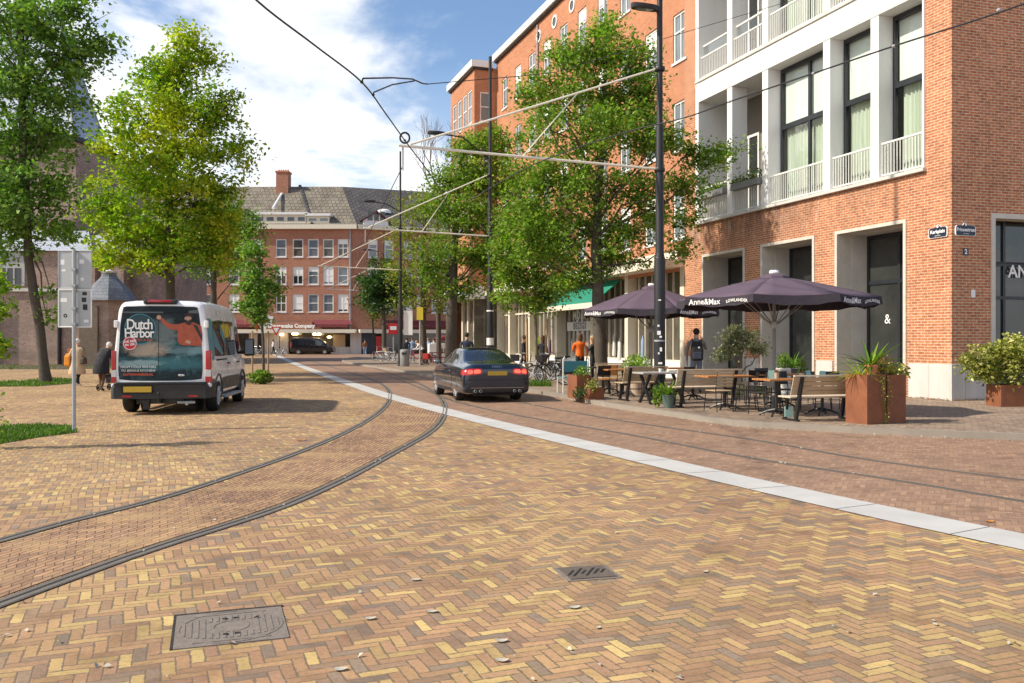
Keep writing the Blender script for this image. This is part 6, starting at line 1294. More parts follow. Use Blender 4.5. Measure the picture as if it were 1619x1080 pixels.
stoop = dict(ab=(0, .06, 1.13), ch=(0, .18, 1.30), nk=(0, .33, 1.42), h0=(0, .42, 1.48), h1=(0, .46, 1.575), nose=(0, .54, 1.46), shL=(-.18, .2, 1.38), shR=(.18, .2, 1.38), elL=(-.24, .22, 1.10), elR=(.24, .22, 1.10), wrL=(-.24, .44, .98), wrR=(.24, .44, .98), paL=(-.24, .52, .95), paR=(.24, .52, .95), knL=(-.1, .12, .5), anL=(-.1, .10, .09), toL=(-.1, .26, .04), knR=(.1, .02, .5), anR=(.1, -.14, .12), toR=(.1, .02, .04))
person('stooped white haired person in long black coat pushing a rollator', man, R(-10), 1.68, 'cloth_black', 'hair_brown', 'hair_white', 'shoe', stoop, coat=('cloth_black', [(.60, .28, .24, .0), (.72, .28, .25, .0), (.95, .25, .21, .02), (1.13, .235, .18, .07), (1.30, .235, .17, .17), (1.40, .19, .13, .26), (1.46, .09, .08, .34)]))
def rollator():
    t = thing('rollator', 'grey walking frame with dark wheels pushed by the person in black', 'walker', (man.x + .10, man.y + .48, 0), R(-10))
    for s in (-1, 1):
        for y in (-.25, .3): m = MB(); m.torus((s*.28, y, .11), (1, 0, 0), .09, .02, 18, 6); m.disc((s*.28-.01, y, .11), (1, 0, 0), .001, .05, .02, 12); m.build('wheel', 'black_rubber', t, smooth=True)
        m = MB(); m.tube([(s*.26, -.25, .12), (s*.25, .05, .62), (s*.25, .12, .84)], .013, 6); m.tube([(s*.26, .3, .12), (s*.25, .05, .62)], .013, 6); m.tube([(s*.25, .12, .84), (s*.25, -.02, .88)], .014, 6); m.build('side_frame', 'galvanised', t)
    m = MB(); m.box(-.25, .25, -.02, .26, .53, .56); m.build('seat', 'black_plastic', t); m = MB(); m.box(-.22, .22, .02, .26, .25, .52); m.build('basket', 'cloth_black', t, bevel=.02)
rollator()
pk = on_pave(1101, 25.6)
person('dark haired man in grey hoodie with black backpack standing by the terrace', pk, R(-8), 1.86, 'cloth_grey', 'cloth_jeans', 'hair_dark', 'shoe', dict(elR=(.27, .10, 1.22), wrR=(.22, .26, 1.40), paR=(.20, .28, 1.48)), wide=1.08)
def backpack():
    t = thing('backpack', 'black backpack with small white emblem on the man in the grey hoodie', 'backpack', (pk.x - .02, pk.y - .17, PAVE + .95), R(-8)); m = MB()
    m.loft([[(x*w, y*d-.10, z) for x, y in ((-.5, .5), (-.5, -.2), (-.35, -.5), (.35, -.5), (.5, -.2), (.5, .5))] for z, w, d in ((0, .27, .14), (.04, .33, .22), (.30, .35, .24), (.48, .30, .2), (.56, .18, .1))], close=True); m.build('pack', 'cloth_black', t, smooth=True, angle=50)
    m = MB(); m.box(-.12, .12, -.235, -.2, .05, .25); m.build('front_pocket', 'cloth_navy', t, bevel=.03)
    m = MB(); m.box(.02, .07, -.222, -.21, .36, .40); m.build('emblem', 'print_white', t)
    for s in (-1, 1): m = MB(); m.tube([(s*.11, -.03, .52), (s*.13, .10, .62), (s*.13, .25, .48), (s*.15, .23, .2), (s*.16, .0, .06)], .022, 6); m.build('strap', 'black_plastic', t)
backpack()
person('dark haired man in black jacket walking behind the roof of the dark car', on_pave(738, 35.5), R(6), 1.84, 'cloth_navy', 'cloth_black', 'hair_dark', 'shoe', walk, wide=1.12)
sit = dict(pel=(0, 0, .55), ab=(0, .02, .74), ch=(0, .05, .94), nk=(0, .09, 1.10), h0=(0, .12, 1.20), h1=(0, .12, 1.30), nose=(0, .22, 1.22), shL=(-.185, .05, 1.03), shR=(.185, .05, 1.03), elL=(-.24, .16, .80), elR=(.24, .16, .80), wrL=(-.2, .38, .78), wrR=(.2, .38, .78), paL=(-.19, .46, .78), paR=(.19, .46, .78), hiL=(-.09, .05, .52), hiR=(.09, .05, .52), knL=(-.11, .46, .52), knR=(.11, .46, .52), anL=(-.11, .46, .09), anR=(.11, .46, .09), toL=(-.11, .62, .04), toR=(.11, .62, .04))
person('person in neon orange top with brown ponytail seen from behind near the shop', on_pave(917, 31.5), R(10), 1.78, 'cloth_neon', 'cloth_black', 'hair_brown', 'shoe', dict(elL=(-.25, .04, 1.2), wrL=(-.16, .22, 1.12), paL=(-.12, .28, 1.12)), hairlen=.1, wide=1.1)
person('blond woman in black top standing by the plane trunk', on_pave(937, 31.2), R(75), 1.66, 'cloth_black', 'cloth_black', 'hair_blond', 'shoe', dict(elL=(-.24, .12, 1.25), wrL=(-.18, .2, 1.45), paL=(-.16, .2, 1.52)), hairlen=.16)
person('person in dark clothes standing left of the slim staked plane tree', on_pave(829, 37), R(60), 1.74, 'cloth_black', 'cloth_black', 'hair_brown', 'shoe', walk)
person('brown haired person in black standing right of the slim staked plane tree', on_pave(858, 34.5), R(-40), 1.72, 'cloth_black', 'cloth_black', 'hair_brown', 'shoe', None, hairlen=.15)
person('man in white shirt and black trousers striding past the far shop', XD(432, 103), R(-70), 1.8, 'cloth_white', 'cloth_black', 'hair_brown', 'shoe', walk)
person('person in brown jacket and pale jeans walking near the far red post', XD(577, 100), R(10), 1.8, 'cloth_brown', 'cloth_blue', 'hair_brown', 'shoe_white', walk, wide=1.15)
person('person in dark navy coat beside the litter bin', on_pave(643, 63), R(20), 1.75, 'cloth_navy', 'cloth_black', 'hair_dark', 'shoe', None)
person('man in light blue shirt behind the litter bin, back turned', on_pave(652, 66), R(5), 1.78, 'cloth_blue', 'cloth_jeans', 'hair_brown', 'shoe', None, wide=1.1)
person('person in pale blue shirt beside the yellowing tree trunk', on_pave(677, 68), R(-30), 1.76, 'cloth_blue', 'cloth_white', 'hair_blond', 'shoe', walk)
person('person in white shirt standing near the white cart', on_pave(686, 70), R(30), 1.74, 'cloth_white', 'cloth_jeans', 'hair_brown', 'shoe', None)
bent = dict(ab=(0, .12, 1.08), ch=(0, .27, 1.24), nk=(0, .40, 1.34), h0=(0, .48, 1.40), h1=(0, .53, 1.48), nose=(0, .60, 1.37), shL=(-.18, .3, 1.30), shR=(.18, .3, 1.30), elL=(-.22, .42, 1.06), elR=(.22, .42, 1.06), wrL=(-.22, .62, 1.0), wrR=(.22, .62, 1.0), paL=(-.22, .70, 1.0), paR=(.22, .70, 1.0))
cy = on_pave(670, 56.5)
person('person in grey white shirt bending over a bicycle near the far tram pole', cy, R(70), 1.76, 'cloth_white', 'cloth_black', 'hair_blond', 'shoe', bent)
bicycle('red framed bicycle held by the bending person in white', cy + Vector((-.35, -.35, 0)), R(75), 'cloth_red', 'cloth_red')

# ------------------------------------------------------------------ tram poles, arms, lamps and wires
NRM = Vector((FN.x, FN.y, 0)); ARM_Z = 6.0
def tram_pole(label, px, D, top, reach, lamp, r0=.145, r1=.085, stays=True, armz=ARM_Z):
    b = XD(px, D, PAVE); t = thing('tram_pole', label, 'pole', tuple(b), 0, 'black tram wire poles'); m = MB()
    m.lathe([(r0*1.25, 0), (r0*1.25, .06), (r0, .10), (r0, 3.55), (r0*.80, 3.72), (r0*.74, 3.78), (r0*.70, 6.9), (r1*.95, 7.05), (r1*.8, top)], 18); m.build('post', 'pole_black', t, smooth=True)
    for z in (3.6, armz-PAVE-.02, 8.45): m = MB(); m.lathe([(r0*.9, -.05), (r0*.95, -.04), (r0*.95, .04), (r0*.9, .05)], 16, (0, 0, z)); m.build('collar', 'black_metal', t, smooth=True)
    az = armz - PAVE; tip = NRM*reach
    m = MB(); m.tube([NRM*.1 + Vector((0, 0, az)), tip + Vector((0, 0, az+.12))], .032, 8); m.build('bracket_arm', 'arm_white', t, smooth=True)
    m = MB(); m.tube([NRM*.1 + Vector((0, 0, 8.45)), tip*.96 + Vector((0, 0, az+.16))], .025, 8); m.build('stay_tube', 'arm_white', t, smooth=True)
    a = .34; m = MB(); m.tube([NRM*reach*a + Vector((0, 0, 8.45-(8.45-az-.16)*a/.96)), NRM*reach*.55 + Vector((0, 0, az+.07))], .017, 6); m.build('brace', 'arm_white', t)
    m = MB(); m.tube([tip*.985 + Vector((0, 0, az+.12)), tip*.985 + Vector((0, 0, az-.45))], .02, 6); m.build('wire_hanger', 'galvanised', t)
    lz, ll, drop = lamp; m = MB(); m.tube([Vector((0, 0, lz-PAVE-drop)), NRM*ll*.6 + Vector((0, 0, lz-PAVE-.05)), NRM*ll + Vector((0, 0, lz-PAVE))], .03, 8); la = m.build('lamp_arm', 'pole_black', t, smooth=True)
    m = MB(); hc = NRM*(ll+.3) + Vector((0, 0, lz-PAVE+.02)); q = NRM.cross(Vector((0, 0, 1)))
    m.loft([[hc + NRM*u + q*w*s + Vector((0, 0, z)) for s, z in ((-1, 0), (-.7, .08), (.7, .08), (1, 0), (.8, -.05), (-.8, -.05))] for u, w in ((-.36, .06), (-.25, .13), (.1, .16), (.3, .12), (.38, .04))], close=True); lh = m.build('lamp_head', 'black_plastic', la, smooth=True, angle=40)
    m = MB(); m.loft([[hc + NRM*u + q*w*s + Vector((0, 0, -.055)) for s in (-1, 1)] for u, w in ((-.2, .09), (.26, .09))], caps=False); m.build('lamp_glass', 'sky_glass', lh)
    return t, b
p1, b1 = tram_pole('nearest black tram pole rising through the terrace, plastered with small stickers', 1043, 22.6, 12.6, 6.75, (10.05, .12, .1))
m = MB(); nn = Vector((-b1.x, -b1.y, 0)).normalized(); tt = Vector((-nn.y, nn.x, 0))
for z, w, h, dx in ((2.55, .07, .035, 0), (1.72, .09, .10, -.03), (1.62, .06, .05, .04), (1.30, .055, .10, .05), (1.2, .04, .05, -.04), (.95, .10, .05, .02), (1.9, .05, .05, -.05)):
    m = MB(); c = nn*.1475 + tt*dx*.6 + Vector((0, 0, z)); m.obox((c, (tt.x, tt.y), (nn.x, nn.y)), -w/2, w/2, -.012, .002, z-h/2, z+h/2); m.build('sticker', 'print_white', p1)
m = MB(); m.lathe([(.148, 0), (.148, .04)], 18, (0, 0, 1.5)); m.build('pole_band', 'galvanised', p1)
p2_, b2 = tram_pole('black tram pole with long armed lamp standing behind the dark car', 775, 37, 13.4, 5.3, (10.1, 2.0, .9), r1=.08)
for z_, h_ in ((1.35, .30), (2.75, .06)): m = MB(); m.lathe([(.149, 0), (.149, h_)], 18, (0, 0, z_)); m.build('pole_label', 'print_white', p2_)
p3_, b3 = tram_pole('black tram pole beside the grey litter bin near the street end', 633, 54.5, 13.2, 5.0, (10.1, 1.6, .5), r1=.07)
m = MB(); m.box(.2, .75, -.03, .03, 1.9, 3.4); m.build('banner', 'print_white', p3_)
tram_pole('farthest black tram pole behind the small dense green tree', 607, 78, 11.5, 5.0, (9.6, 1.2, .3), r1=.06)
GW = 'overhead tram wires'
def wire(label, pts, r=.011, clips=()):
    t = thing('overhead_wire', label, 'wire', tuple(pts[0]), 0, GW); m = MB(); P_ = [Vector(p) for p in pts]; m.tube(P_, r, 6); wpart(m, 'wire', 'wire_black', t)
    for c in clips: m = MB(); m.ball(tuple(c), (.028, .028, .024), 8, 5); wpart(m, 'clip', 'galvanised' if len(clips) > 3 else 'black_metal', t)
    return t
def wp(px, py, z=5.6): D = (z-EYE)*FPX/(HY-py); return P(px, py, D)
def smooth3(pts, n=6):
    p = [Vector(q) for q in pts]; p = [p[0]*2-p[1]] + p + [p[-1]*2-p[-2]]; out = []
    for i in range(1, len(p)-2):
        for k in range(n): t = k/n; out.append(0.5*((2*p[i]) + (-p[i-1]+p[i+1])*t + (2*p[i-1]-5*p[i]+4*p[i+1]-p[i+2])*t*t + (-p[i-1]+3*p[i]-3*p[i+1]+p[i+2])*t**3))
    out.append(p[-2]); return out
arm1 = b1 + NRM*6.65 + Vector((0, 0, ARM_Z-PAVE-.35)); arm2 = b2 + NRM*5.2 + Vector((0, 0, ARM_Z-PAVE-.35)); arm3 = b3 + NRM*4.9 + Vector((0, 0, ARM_Z-PAVE-.35))
wire('overhead wire curving up left across the blue sky', smooth3([wp(300, -110), wp(405, 0), wp(498, 72), wp(572, 130), wp(610, 180), wp(640, 222), wp(690, 290), wp(712, 335)]), .013, [wp(572, 130), wp(590, 150), wp(640, 222)])
m = MB(); m.torus(wp(640, 218), (.3, 1, .2), .10, .02, 20, 6); iz = thing('wire_tensioner', 'small black loop hanging on the curved overhead wire', 'wire fitting', tuple(wp(640, 218)), 0); m.v = [tuple(Vector(p)-wp(640, 218)) for p in m.v]; m.build('loop', 'black_metal', iz, smooth=True)
ra = [wp(2300, -330), wp(1900, -105), wp(1619, 6), wp(1413, 73), wp(1286, 116), wp(1153, 161), wp(1080, 187), wp(980, 212), wp(840, 262), wp(740, 318)]
wire('overhead wire sloping across the white bays of the corner building', smooth3(ra), .012, [wp(1579, 16), wp(1413, 73), wp(1286, 116), wp(1153, 161)])
q0 = P(676, 133, 16.5); w1 = FO + FD*1.0 + Vector((0, 0, 12.5))
wire('thin span wire running from the curved wire to the brick corner building', [q0, P(827, 120, 19), P(880, 114, 20.0), P(1050, 61, 24), P(1120, 40, 25), P(1238, 5, 26.2), P(1300, -14, 27.0)], .009)
wire('pull off rod pair bent over the curved overhead wire', [wp(572, 130), wp(574, 124), P(620, 123, 14.5), P(652, 125, 15.5), P(668, 132, 16.3), q0], .014)
wire('lower pull off rod of the curved overhead wire', [wp(590, 152), P(591, 146, 14.2), P(620, 134, 14.9), P(655, 128, 15.8)], .012)
wire('far overhead wire over the street between the second and third poles', [arm2, arm3, b3 + NRM*6 + Vector((-14, 36, 5.4))], .012)
wire('overhead wire linking the first two bracket arms', [arm1, arm2], .011)

# ------------------------------------------------------------------ street furniture on the square
def sign_post():
    b = XD(117, 15.6); t = thing('sign_post', 'galvanised post carrying two grey sign panels seen from behind', 'sign post', tuple(b)); m = MB(); m.tube([(0, 0, 0), (0, 0, 3.22)], .032, 14); m.build('post', 'galvanised', t, smooth=True)
    k = 15.6/FPX
    for i, (y0, y1) in enumerate(((456, 396), (517, 458))):
        z0 = EYE+(HY-y0)*k; z1 = EYE+(HY-y1)*k; w = .29; cx = -.005
        m = MB(); m.box(cx-w+.012, cx+w-.012, .045, .05, z0+.012, z1-.012); p = m.build('sign_panel', 'sign_back', t)
        m = MB(); pts = [(cx-w, z0), (cx+w, z0), (cx+w, z1), (cx-w, z1)]
        for a, c in zip(pts, pts[1:]+pts[:1]): m.tube([(a[0], .045, a[1]), (c[0], .045, c[1])], .012, 6)
        m.build('rim', 'galvanised' if i == 0 else 'print_white', p)
        m = MB(); m.box(-.04, .04, -.036, .044, (z0+z1)/2-.02, (z0+z1)/2+.02); m.box(-.04, .04, -.036, .044, z0+.03, z0+.07); m.build('clamp', 'galvanised', p)
        S = ((-.22, .42, .07, .09), (-.20, .30, .07, .04), (.12, .44, .08, .07), (.13, .14, .06, .05)) if i == 0 else ((-.2, .44, .12, .07), (.20, .08, .08, .05))
        for sx, sz, sw, sh in S: m = MB(); m.box(cx+sx-sw/2, cx+sx+sw/2, .0435, .046, z0+sz, z0+sz+sh); m.build('sticker', 'print_white', p)
        if i:
            for sx, sz, sh in ((.18, .30, .10), (.16, .44, .08), (.17, .56, .06)): m = MB(); m.box(cx+sx-.04, cx+sx+.04, .0432, .046, z0+sz, z0+sz+sh); m.build('sticker', 'black_plastic', p)
            m = MB(); m.disc((cx-.17, .0455, z0+.20), (0, -1, 0), .015, .035, .002, 12); m.build('sticker', 'black_plastic', p)
sign_post()
def manhole():
    TLp, TR_, BL, BR = G(268.8, 976), G(431, 960.4), G(291, 1027), G(466.5, 1009); c = (TLp+TR_+BL+BR)/4; u = ((TR_-TLp)+(BR-BL)).normalized(); v = Vector((-u.y, u.x, 0)); h = .295
    t = thing('manhole_cover', 'square cast iron manhole cover with raised ribs in the brick paving', 'manhole cover', tuple(c)); F = (c, (u.x, u.y), (v.x, v.y))
    m = MB(); m.obox(F, -h, h, -h, h, -.03, .006); wpart(m, 'frame', 'cast_iron', t)
    m = MB(); m.obox(F, -h-.012, h+.012, h, h+.022, -.03, .0075); m.obox(F, -h-.014, -h, -h, h, -.03, .0072); wpart(m, 'joint_gap', 'rail_groove', t)
    rb = MB(); N = 15
    for i in range(N):
        x = -.25 + .5*i/(N-1); half = .5*math.sqrt(max(.0, 1-(x/.30)**2))*.40
        if abs(x) < .11: 
            for a, b in ((-half, -.10), (.10, half)): rb.obox(F, x-.009, x+.009, a, b, .006, .0088)
        else: rb.obox(F, x-.009, x+.009, -half, half, .006, .0088)
    for s in (-1, 1): rb.obox(F, -.2, .2, s*.235-.01, s*.235+.01, .006, .0088)
    wpart(rb, 'ribs', 'cast_iron', t); m = MB(); m.disc(tuple(c+Vector((0, 0, .006))), (0, 0, 1), .272, .284, .0026, 40); m.disc(tuple(c+Vector((0, 0, .006))), (0, 0, 1), .09, .10, .0026, 24); wpart(m, 'ring', 'cast_iron', t)
    m = MB()
    for a, b in ((-.03, .14), (.03, .14), (-.03, -.14), (.03, -.14)): q = c+u*a+v*b; m.disc((q.x, q.y, .0092), (0, 0, 1), .001, .016, .0012, 12)
    wpart(m, 'key_hole', 'black_rubber', t)
manhole()
def drain():
    c = G(928, 906.5); u = Vector((.97, .25, 0)).normalized(); v = Vector((-u.y, u.x, 0)); F = (c, (u.x, u.y), (v.x, v.y)); t = thing('drain_grate', 'small dark cast iron drain grate with slanted slots', 'drain', tuple(c))
    m = MB(); w, d = .165, .15; m.obox(F, -w-.03, w+.03, -d-.03, d+.03, -.02, .0055); wpart(m, 'surround', 'cast_iron', t)
    m = MB(); m.obox(F, -w, w, -d, d, 0, .011); wpart(m, 'grate', 'bitumen', t); m = MB()
    for i in range(6):
        x = -.115 + .046*i; l_ = (.07, .11, .05, .11, .07, .05)[i]; e_ = (u*.62 + v).normalized(); a = c + u*x - e_*l_; b = c + u*x + e_*l_; n_ = u*.010
        m.quad((a-n_)[:2]+(.0125,), (a+n_)[:2]+(.0125,), (b+n_)[:2]+(.0125,), (b-n_)[:2]+(.0125,))
    wpart(m, 'slot', 'black_rubber', t)
drain()
def fallen_leaf(px, py, L, a, mat='clay_pale', label=None):
    c = G(px, py); m = MB(); u = Vector((math.cos(a), math.sin(a), 0)); v = Vector((-u.y, u.x, 0)); rows = []
    for i in range(9):
        s = i/8*2-1; w = .30*L*math.sqrt(max(0, 1-s*s))*(1-.2*s) + .001; rows.append([c*0 + u*s*L*.5 + v*w*q + Vector((0, 0, .007 + .09*L*(s*s*.8 + abs(q)*.35))) for q in (-1, -.5, 0, .5, 1)])
    m.loft(rows, caps=False); o = m.build('fallen_leaf', mat, None, smooth=True, loc=(c.x, c.y, 0)); tag(o, label or 'pale curled fallen leaf on the yellow brick paving', 'leaf', 'pale fallen leaves on the brick paving')
for px, py, L, a in ((538, 1060, .088, .1), (585, 979.5, .085, .2), (657, 918, .085, -.1), (683, 968.5, .085, 0), (793, 1015, .085, .2), (793, 1046, .085, 3.0), (908, 962, .09, .3)): fallen_leaf(px, py, L*.85, a, 'leaf_pale')
for px, py, L, a, l in ((946, 994, .04, 1.0, 'small pale scrap lying right of the drain among the bricks'), (476, 697, .16, .5, 'orange brown fallen leaf lying far out beside the curved rail'), (1565, 826, .09, .4, 'yellow fallen leaf on the red road beside the pale strip'), (1115, 905, .05, .5, 'tiny pink white leaf scrap right of the drain grate')): fallen_leaf(px, py, L, a, 'leaf_orange' if 'fallen' in l else 'leaf_pale', l)
def litter():
    pts = []
    for i in range(len(K_LINE)-1):
        a = Vector(K_LINE[i]); b = Vector(K_LINE[i+1])
        if 12 < a.y < 30 and a.x < 15:
            for _ in range(14): q = a.lerp(b, random.random()); n_ = Vector((-(b-a).y, (b-a).x)).normalized(); pts.append((q.x + n_.x*abs(random.gauss(0, .22)), q.y + n_.y*abs(random.gauss(0, .22)), .016))
    for _ in range(60): q = G(random.uniform(0, 1619), 700 + 380*random.random()**.7); pts.append((q.x, q.y, .012))
    o = leaf_mesh('leaf_litter', 'leaf_pale', np.array(pts), .032, None, up=3, jitter=.6); o['kind'] = 'stuff'; tag(o, 'small dry leaf scraps scattered along the gutter and bricks', 'leaf litter')
litter()
gp = []
for a_, b_, F_ in ((0, 1.4, FS), (0, 1.2, FSD), (4.5, 5.2, FS), (12.1, 13.2, FS)):
    for _ in range(int(160*(b_-a_))): q = FO + Vector((F_[1][0], F_[1][1], 0))*random.uniform(a_, b_) + Vector((F_[2][0], F_[2][1], 0))*(.05 + abs(random.gauss(0, .05))); gp.append((q.x, q.y, PAVE + abs(random.gauss(0, .02))))
o = leaf_mesh('wall_weeds', 'leaf_rust', np.array(gp), .035, None, up=1.5); o['kind'] = 'stuff'; tag(o, 'dry leaves and small weeds along the foot of the corner wall', 'weeds')
def far_bits():
    b = on_pave(622, 84); t = thing('route_sign', 'slim post with red and white box sign before the far shops', 'sign', tuple(b)); m = MB(); m.tube([(0, 0, 0), (0, 0, 2.9)], .05, 8); m.build('post', 'galvanised', t); m = MB(); m.box(-.45, .45, -.12, .12, 2.2, 3.2); m.build('sign_box', 'sign_red', t, bevel=.02); m = MB(); m.box(-.3, .3, -.125, -.121, 2.6, 2.95); m.build('sign_field', 'print_white', t)
    b = on_pave(640, 53.5); t = thing('litter_bin', 'grey litter bin standing against the black far tram pole', 'litter bin', tuple(b)); m = MB(); m.lathe([(.26, 0), (.28, .05), (.30, .95), (.27, 1.0), (.2, 1.03)], 14); m.build('bin_body', 'litter_bin_grey', t, smooth=True); m = MB(); m.box(-.15, .15, -.32, -.2, .72, .85); m.build('opening', 'black_plastic', t)
    b = on_pave(664, 55.6); t = thing('street_notice', 'yellow notice board on a slim post by the yellowing tree', 'sign', tuple(b)); m = MB(); m.tube([(0, 0, 0), (0, 0, 3.7)], .045, 8); m.build('post', 'galvanised', t); m = MB(); m.box(-.2, .2, -.06, -.02, 2.85, 3.65); m.build('board', 'sign_yellow', t)
    b = XD(437, 92); t = thing('give_way_sign', 'red and white triangular give way sign near the far shop', 'traffic sign', tuple(b)); m = MB(); m.tube([(0, 0, 0), (0, 0, 3.2)], .05, 8); m.build('post', 'galvanised', t)
    m = MB(); m.poly([(-.55, -.06, 3.15), (.55, -.06, 3.15), (0, -.06, 2.2)]); m.add([(-.55, -.03, 3.15), (.55, -.03, 3.15), (0, -.03, 2.2)], [(0, 1, 2)]); pl = m.build('plate', 'sign_red', t); m = MB(); m.poly([(-.33, -.064, 3.03), (.33, -.064, 3.03), (0, -.064, 2.46)]); m.build('plate_field', 'print_white', pl)
    for px, D, lb in ((414, 97, 'pink and white pennant hung by the far shop, lower one'), (424, 97.5, 'pink and white pennant hung by the far shop, upper one')):
        b = P(px, 519 if px < 420 else 507, D); t = thing('pennant', lb, 'flag', tuple(b), 0, 'pennants at the far shop'); m = MB(); m.add([(-.5, 0, .7), (.6, .05, .5), (.2, .02, -.8)], [(0, 1, 2)]); m.build('cloth', 'print_white', t); m = MB(); m.add([(-.9, .01, .5), (-.3, .01, .9), (-.5, .02, -.5)], [(0, 1, 2)]); m.build('cloth_stripe', 'sign_red', t); m = MB(); m.tube([(-1, 0, .9), (1, 0, .9)], .03, 6); m.tube([(.95, 0, .9), (.95, 14, .9)], .03, 6); m.build('pole', 'galvanised', t)
    b = on_pave(697, 60); t = thing('picnic_table', 'dark red picnic table in front of the thick plane trunk', 'table', tuple(b), .2); m = MB(); m.box(-.8, .8, -.35, .35, .72, .77); m.build('tabletop', 'awning_red', t)
    for s in (-1, 1): m = MB(); m.box(-.8, .8, s*.65-.13, s*.65+.13, .42, .46); m.build('bench_seat', 'awning_red', t); m = MB(); m.bar((s*.6, -.65, .0), (s*.6, .2, .72), .06, .05); m.bar((s*.6, .65, .0), (s*.6, -.2, .72), .06, .05); m.build('leg', 'awning_red', t)
    b = on_pave(697, 64); t = thing('food_cart', 'white market cart with dark red rounded top near the plane trunk', 'cart', tuple(b), .2); m = MB(); m.box(-.9, .9, -.5, .5, .5, 1.35); m.build('cabinet', 'print_white', t, bevel=.03); m = MB(); m.ball((.2, 0, 1.75), (.65, .5, .22), 14, 7); m.build('canopy', 'awning_red', t, smooth=True); m = MB(); [m.tube([(x, y, 1.3), (x, y, 1.75)], .02, 6) for x in (-.3, .7) for y in (-.3, .3)]; m.build('canopy_post', 'galvanised', t)
    m = MB(); [m.box(-.1+i*.28, .08+i*.28, -.51, -.5, .65, 1.0) for i in range(3)]; m.build('cart_window', 'dark_glass', t)
    for x in (-.6, .6): m = MB(); m.torus((x, -.5, .28), (0, 1, 0), .25, .03, 20, 6); m.build('wheel', 'black_rubber', t, smooth=True)
far_bits()

# ------------------------------------------------------------------ cafe terrace
def parasol(label, px, D, ang, Rr=2.15, z_edge=2.52, z_top=3.22):
    b = on_pave(px, D); t = thing('parasol', label, 'parasol', tuple(b), 0, 'dark purple terrace parasols'); n = 8; V = [Vector((Rr*math.cos(ang+2*math.pi*i/n), Rr*math.sin(ang+2*math.pi*i/n), 0)) for i in range(n)]; ze = z_edge-PAVE; zt = z_top-PAVE
    m = MB(); k = 6 # each segment sags a little between its ribs
    for i in range(n):
        A, Bq = V[i], V[(i+1) % n]; rows = []
        for a in range(k+1):
            f = .14 + (1-.14)*a/k; z = zt-.10 - (zt-.10-ze)*((f-.14)/.86)**1.12; row = []
            for c in range(5):
                u = c/4; p = A.lerp(Bq, u)*f; sg = math.sin(math.pi*u)*f; p = p*(1-.028*sg); row.append(Vector((p.x, p.y, z - .035*sg)))
            rows.append(row)
        m.loft(rows, caps=False)
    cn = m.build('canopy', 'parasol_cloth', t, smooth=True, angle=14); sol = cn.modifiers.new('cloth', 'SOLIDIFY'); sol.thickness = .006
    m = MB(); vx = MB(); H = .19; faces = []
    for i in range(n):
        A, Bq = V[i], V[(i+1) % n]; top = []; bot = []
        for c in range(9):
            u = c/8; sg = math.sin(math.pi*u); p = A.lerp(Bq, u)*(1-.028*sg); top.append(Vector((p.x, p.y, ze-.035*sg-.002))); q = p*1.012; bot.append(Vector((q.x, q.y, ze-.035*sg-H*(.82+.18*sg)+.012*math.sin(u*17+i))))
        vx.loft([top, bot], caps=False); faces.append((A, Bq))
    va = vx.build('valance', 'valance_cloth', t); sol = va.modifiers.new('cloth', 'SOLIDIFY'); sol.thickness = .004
    def print_side(i): # cafe and brewery lettering on one valance
        A, Bq = faces[i]; ex = (Bq-A).normalized(); L = (Bq-A).length; nrm_ = Vector((ex.y, -ex.x, 0)); m = MB(); zc = ze-.035-H*.46
        def put(txt, sz, dx, warp=None, bold=.001):
            vs, fs = text_mesh(txt, sz, 0, 0, bold); out = []
            for q in vs:
                x, y = (q.x, q.y) if not warp else warp(q.x, q.y); x += dx; uu = min(1, max(0, x/L + .5)); p = A.lerp(Bq, uu)*(1-.028*math.sin(math.pi*uu))*1.008 + nrm_*.022; out.append((p.x, p.y, zc + y + .012*math.sin(uu*17+i)*.5))
            m.add(out, fs)
        put('Anne&Max', .165, -L*.21, None, .0015); m.build('cafe_lettering', 'print_white', va); m = MB(); put('LOWLANDER', .085, L*.27, lambda x, y: (x, y + .02 - x*x*.55), .001); m.build('brewery_lettering', 'print_white', va)
    for i in PRINTED: print_side(i)
    m = MB(); m.lathe([(.32, zt-.115), (.30, zt-.06), (.18, zt-.02), (.10, zt)], 8, rot=ang); cp = m.build('vent_cap', 'parasol_cloth', t); m = MB(); m.lathe([(.10, zt), (.11, zt+.02), (.09, zt+.07), (.02, zt+.075)], 12); m.build('finial', 'print_white', cp, smooth=True)
    m = MB(); m.lathe([(.036, 0), (.036, zt-.05)], 14); m.build('pole', 'litter_bin_grey', t, smooth=True); m = MB(); m.lathe([(.06, 1.78), (.075, 1.8), (.075, 1.92), (.05, 1.95)], 14); m.build('hub', 'galvanised', t, smooth=True)
    for v in V:
        m = MB(); m.tube([v*.10 + Vector((0, 0, zt-.12)), v*.98 + Vector((0, 0, ze-.01))], .012, 6); rb = m.build('rib', 'litter_bin_grey', t); m = MB(); m.tube([v.normalized()*.06 + Vector((0, 0, 1.86)), v*.48 + Vector((0, 0, zt-.15-(zt-.12-ze)*.44))], .012, 6); m.build('strut', 'litter_bin_grey', rb)
    m = MB(); m.lathe([(.30, 0), (.30, .06), (.07, .09), (.05, .35)], 18); m.build('base', 'black_metal', t, smooth=True); m = MB(); m.tube([(.05, -.04, 1.25), (.09, -.06, 1.25), (.09, -.06, 1.40)], .012, 6); m.build('crank', 'galvanised', t)
    return t
PRINTED = (4, 6, 0, 2); parasol('large dark purple parasol in front, its right valance lettered in white', 1224, 18.9, R(18), 2.12, 2.52, 3.05)
PRINTED = (4, 6, 0, 2); parasol('dark purple parasol farther back behind the black tram pole', 1030, 27.0, R(10), 2.15, 2.55, 3.30)

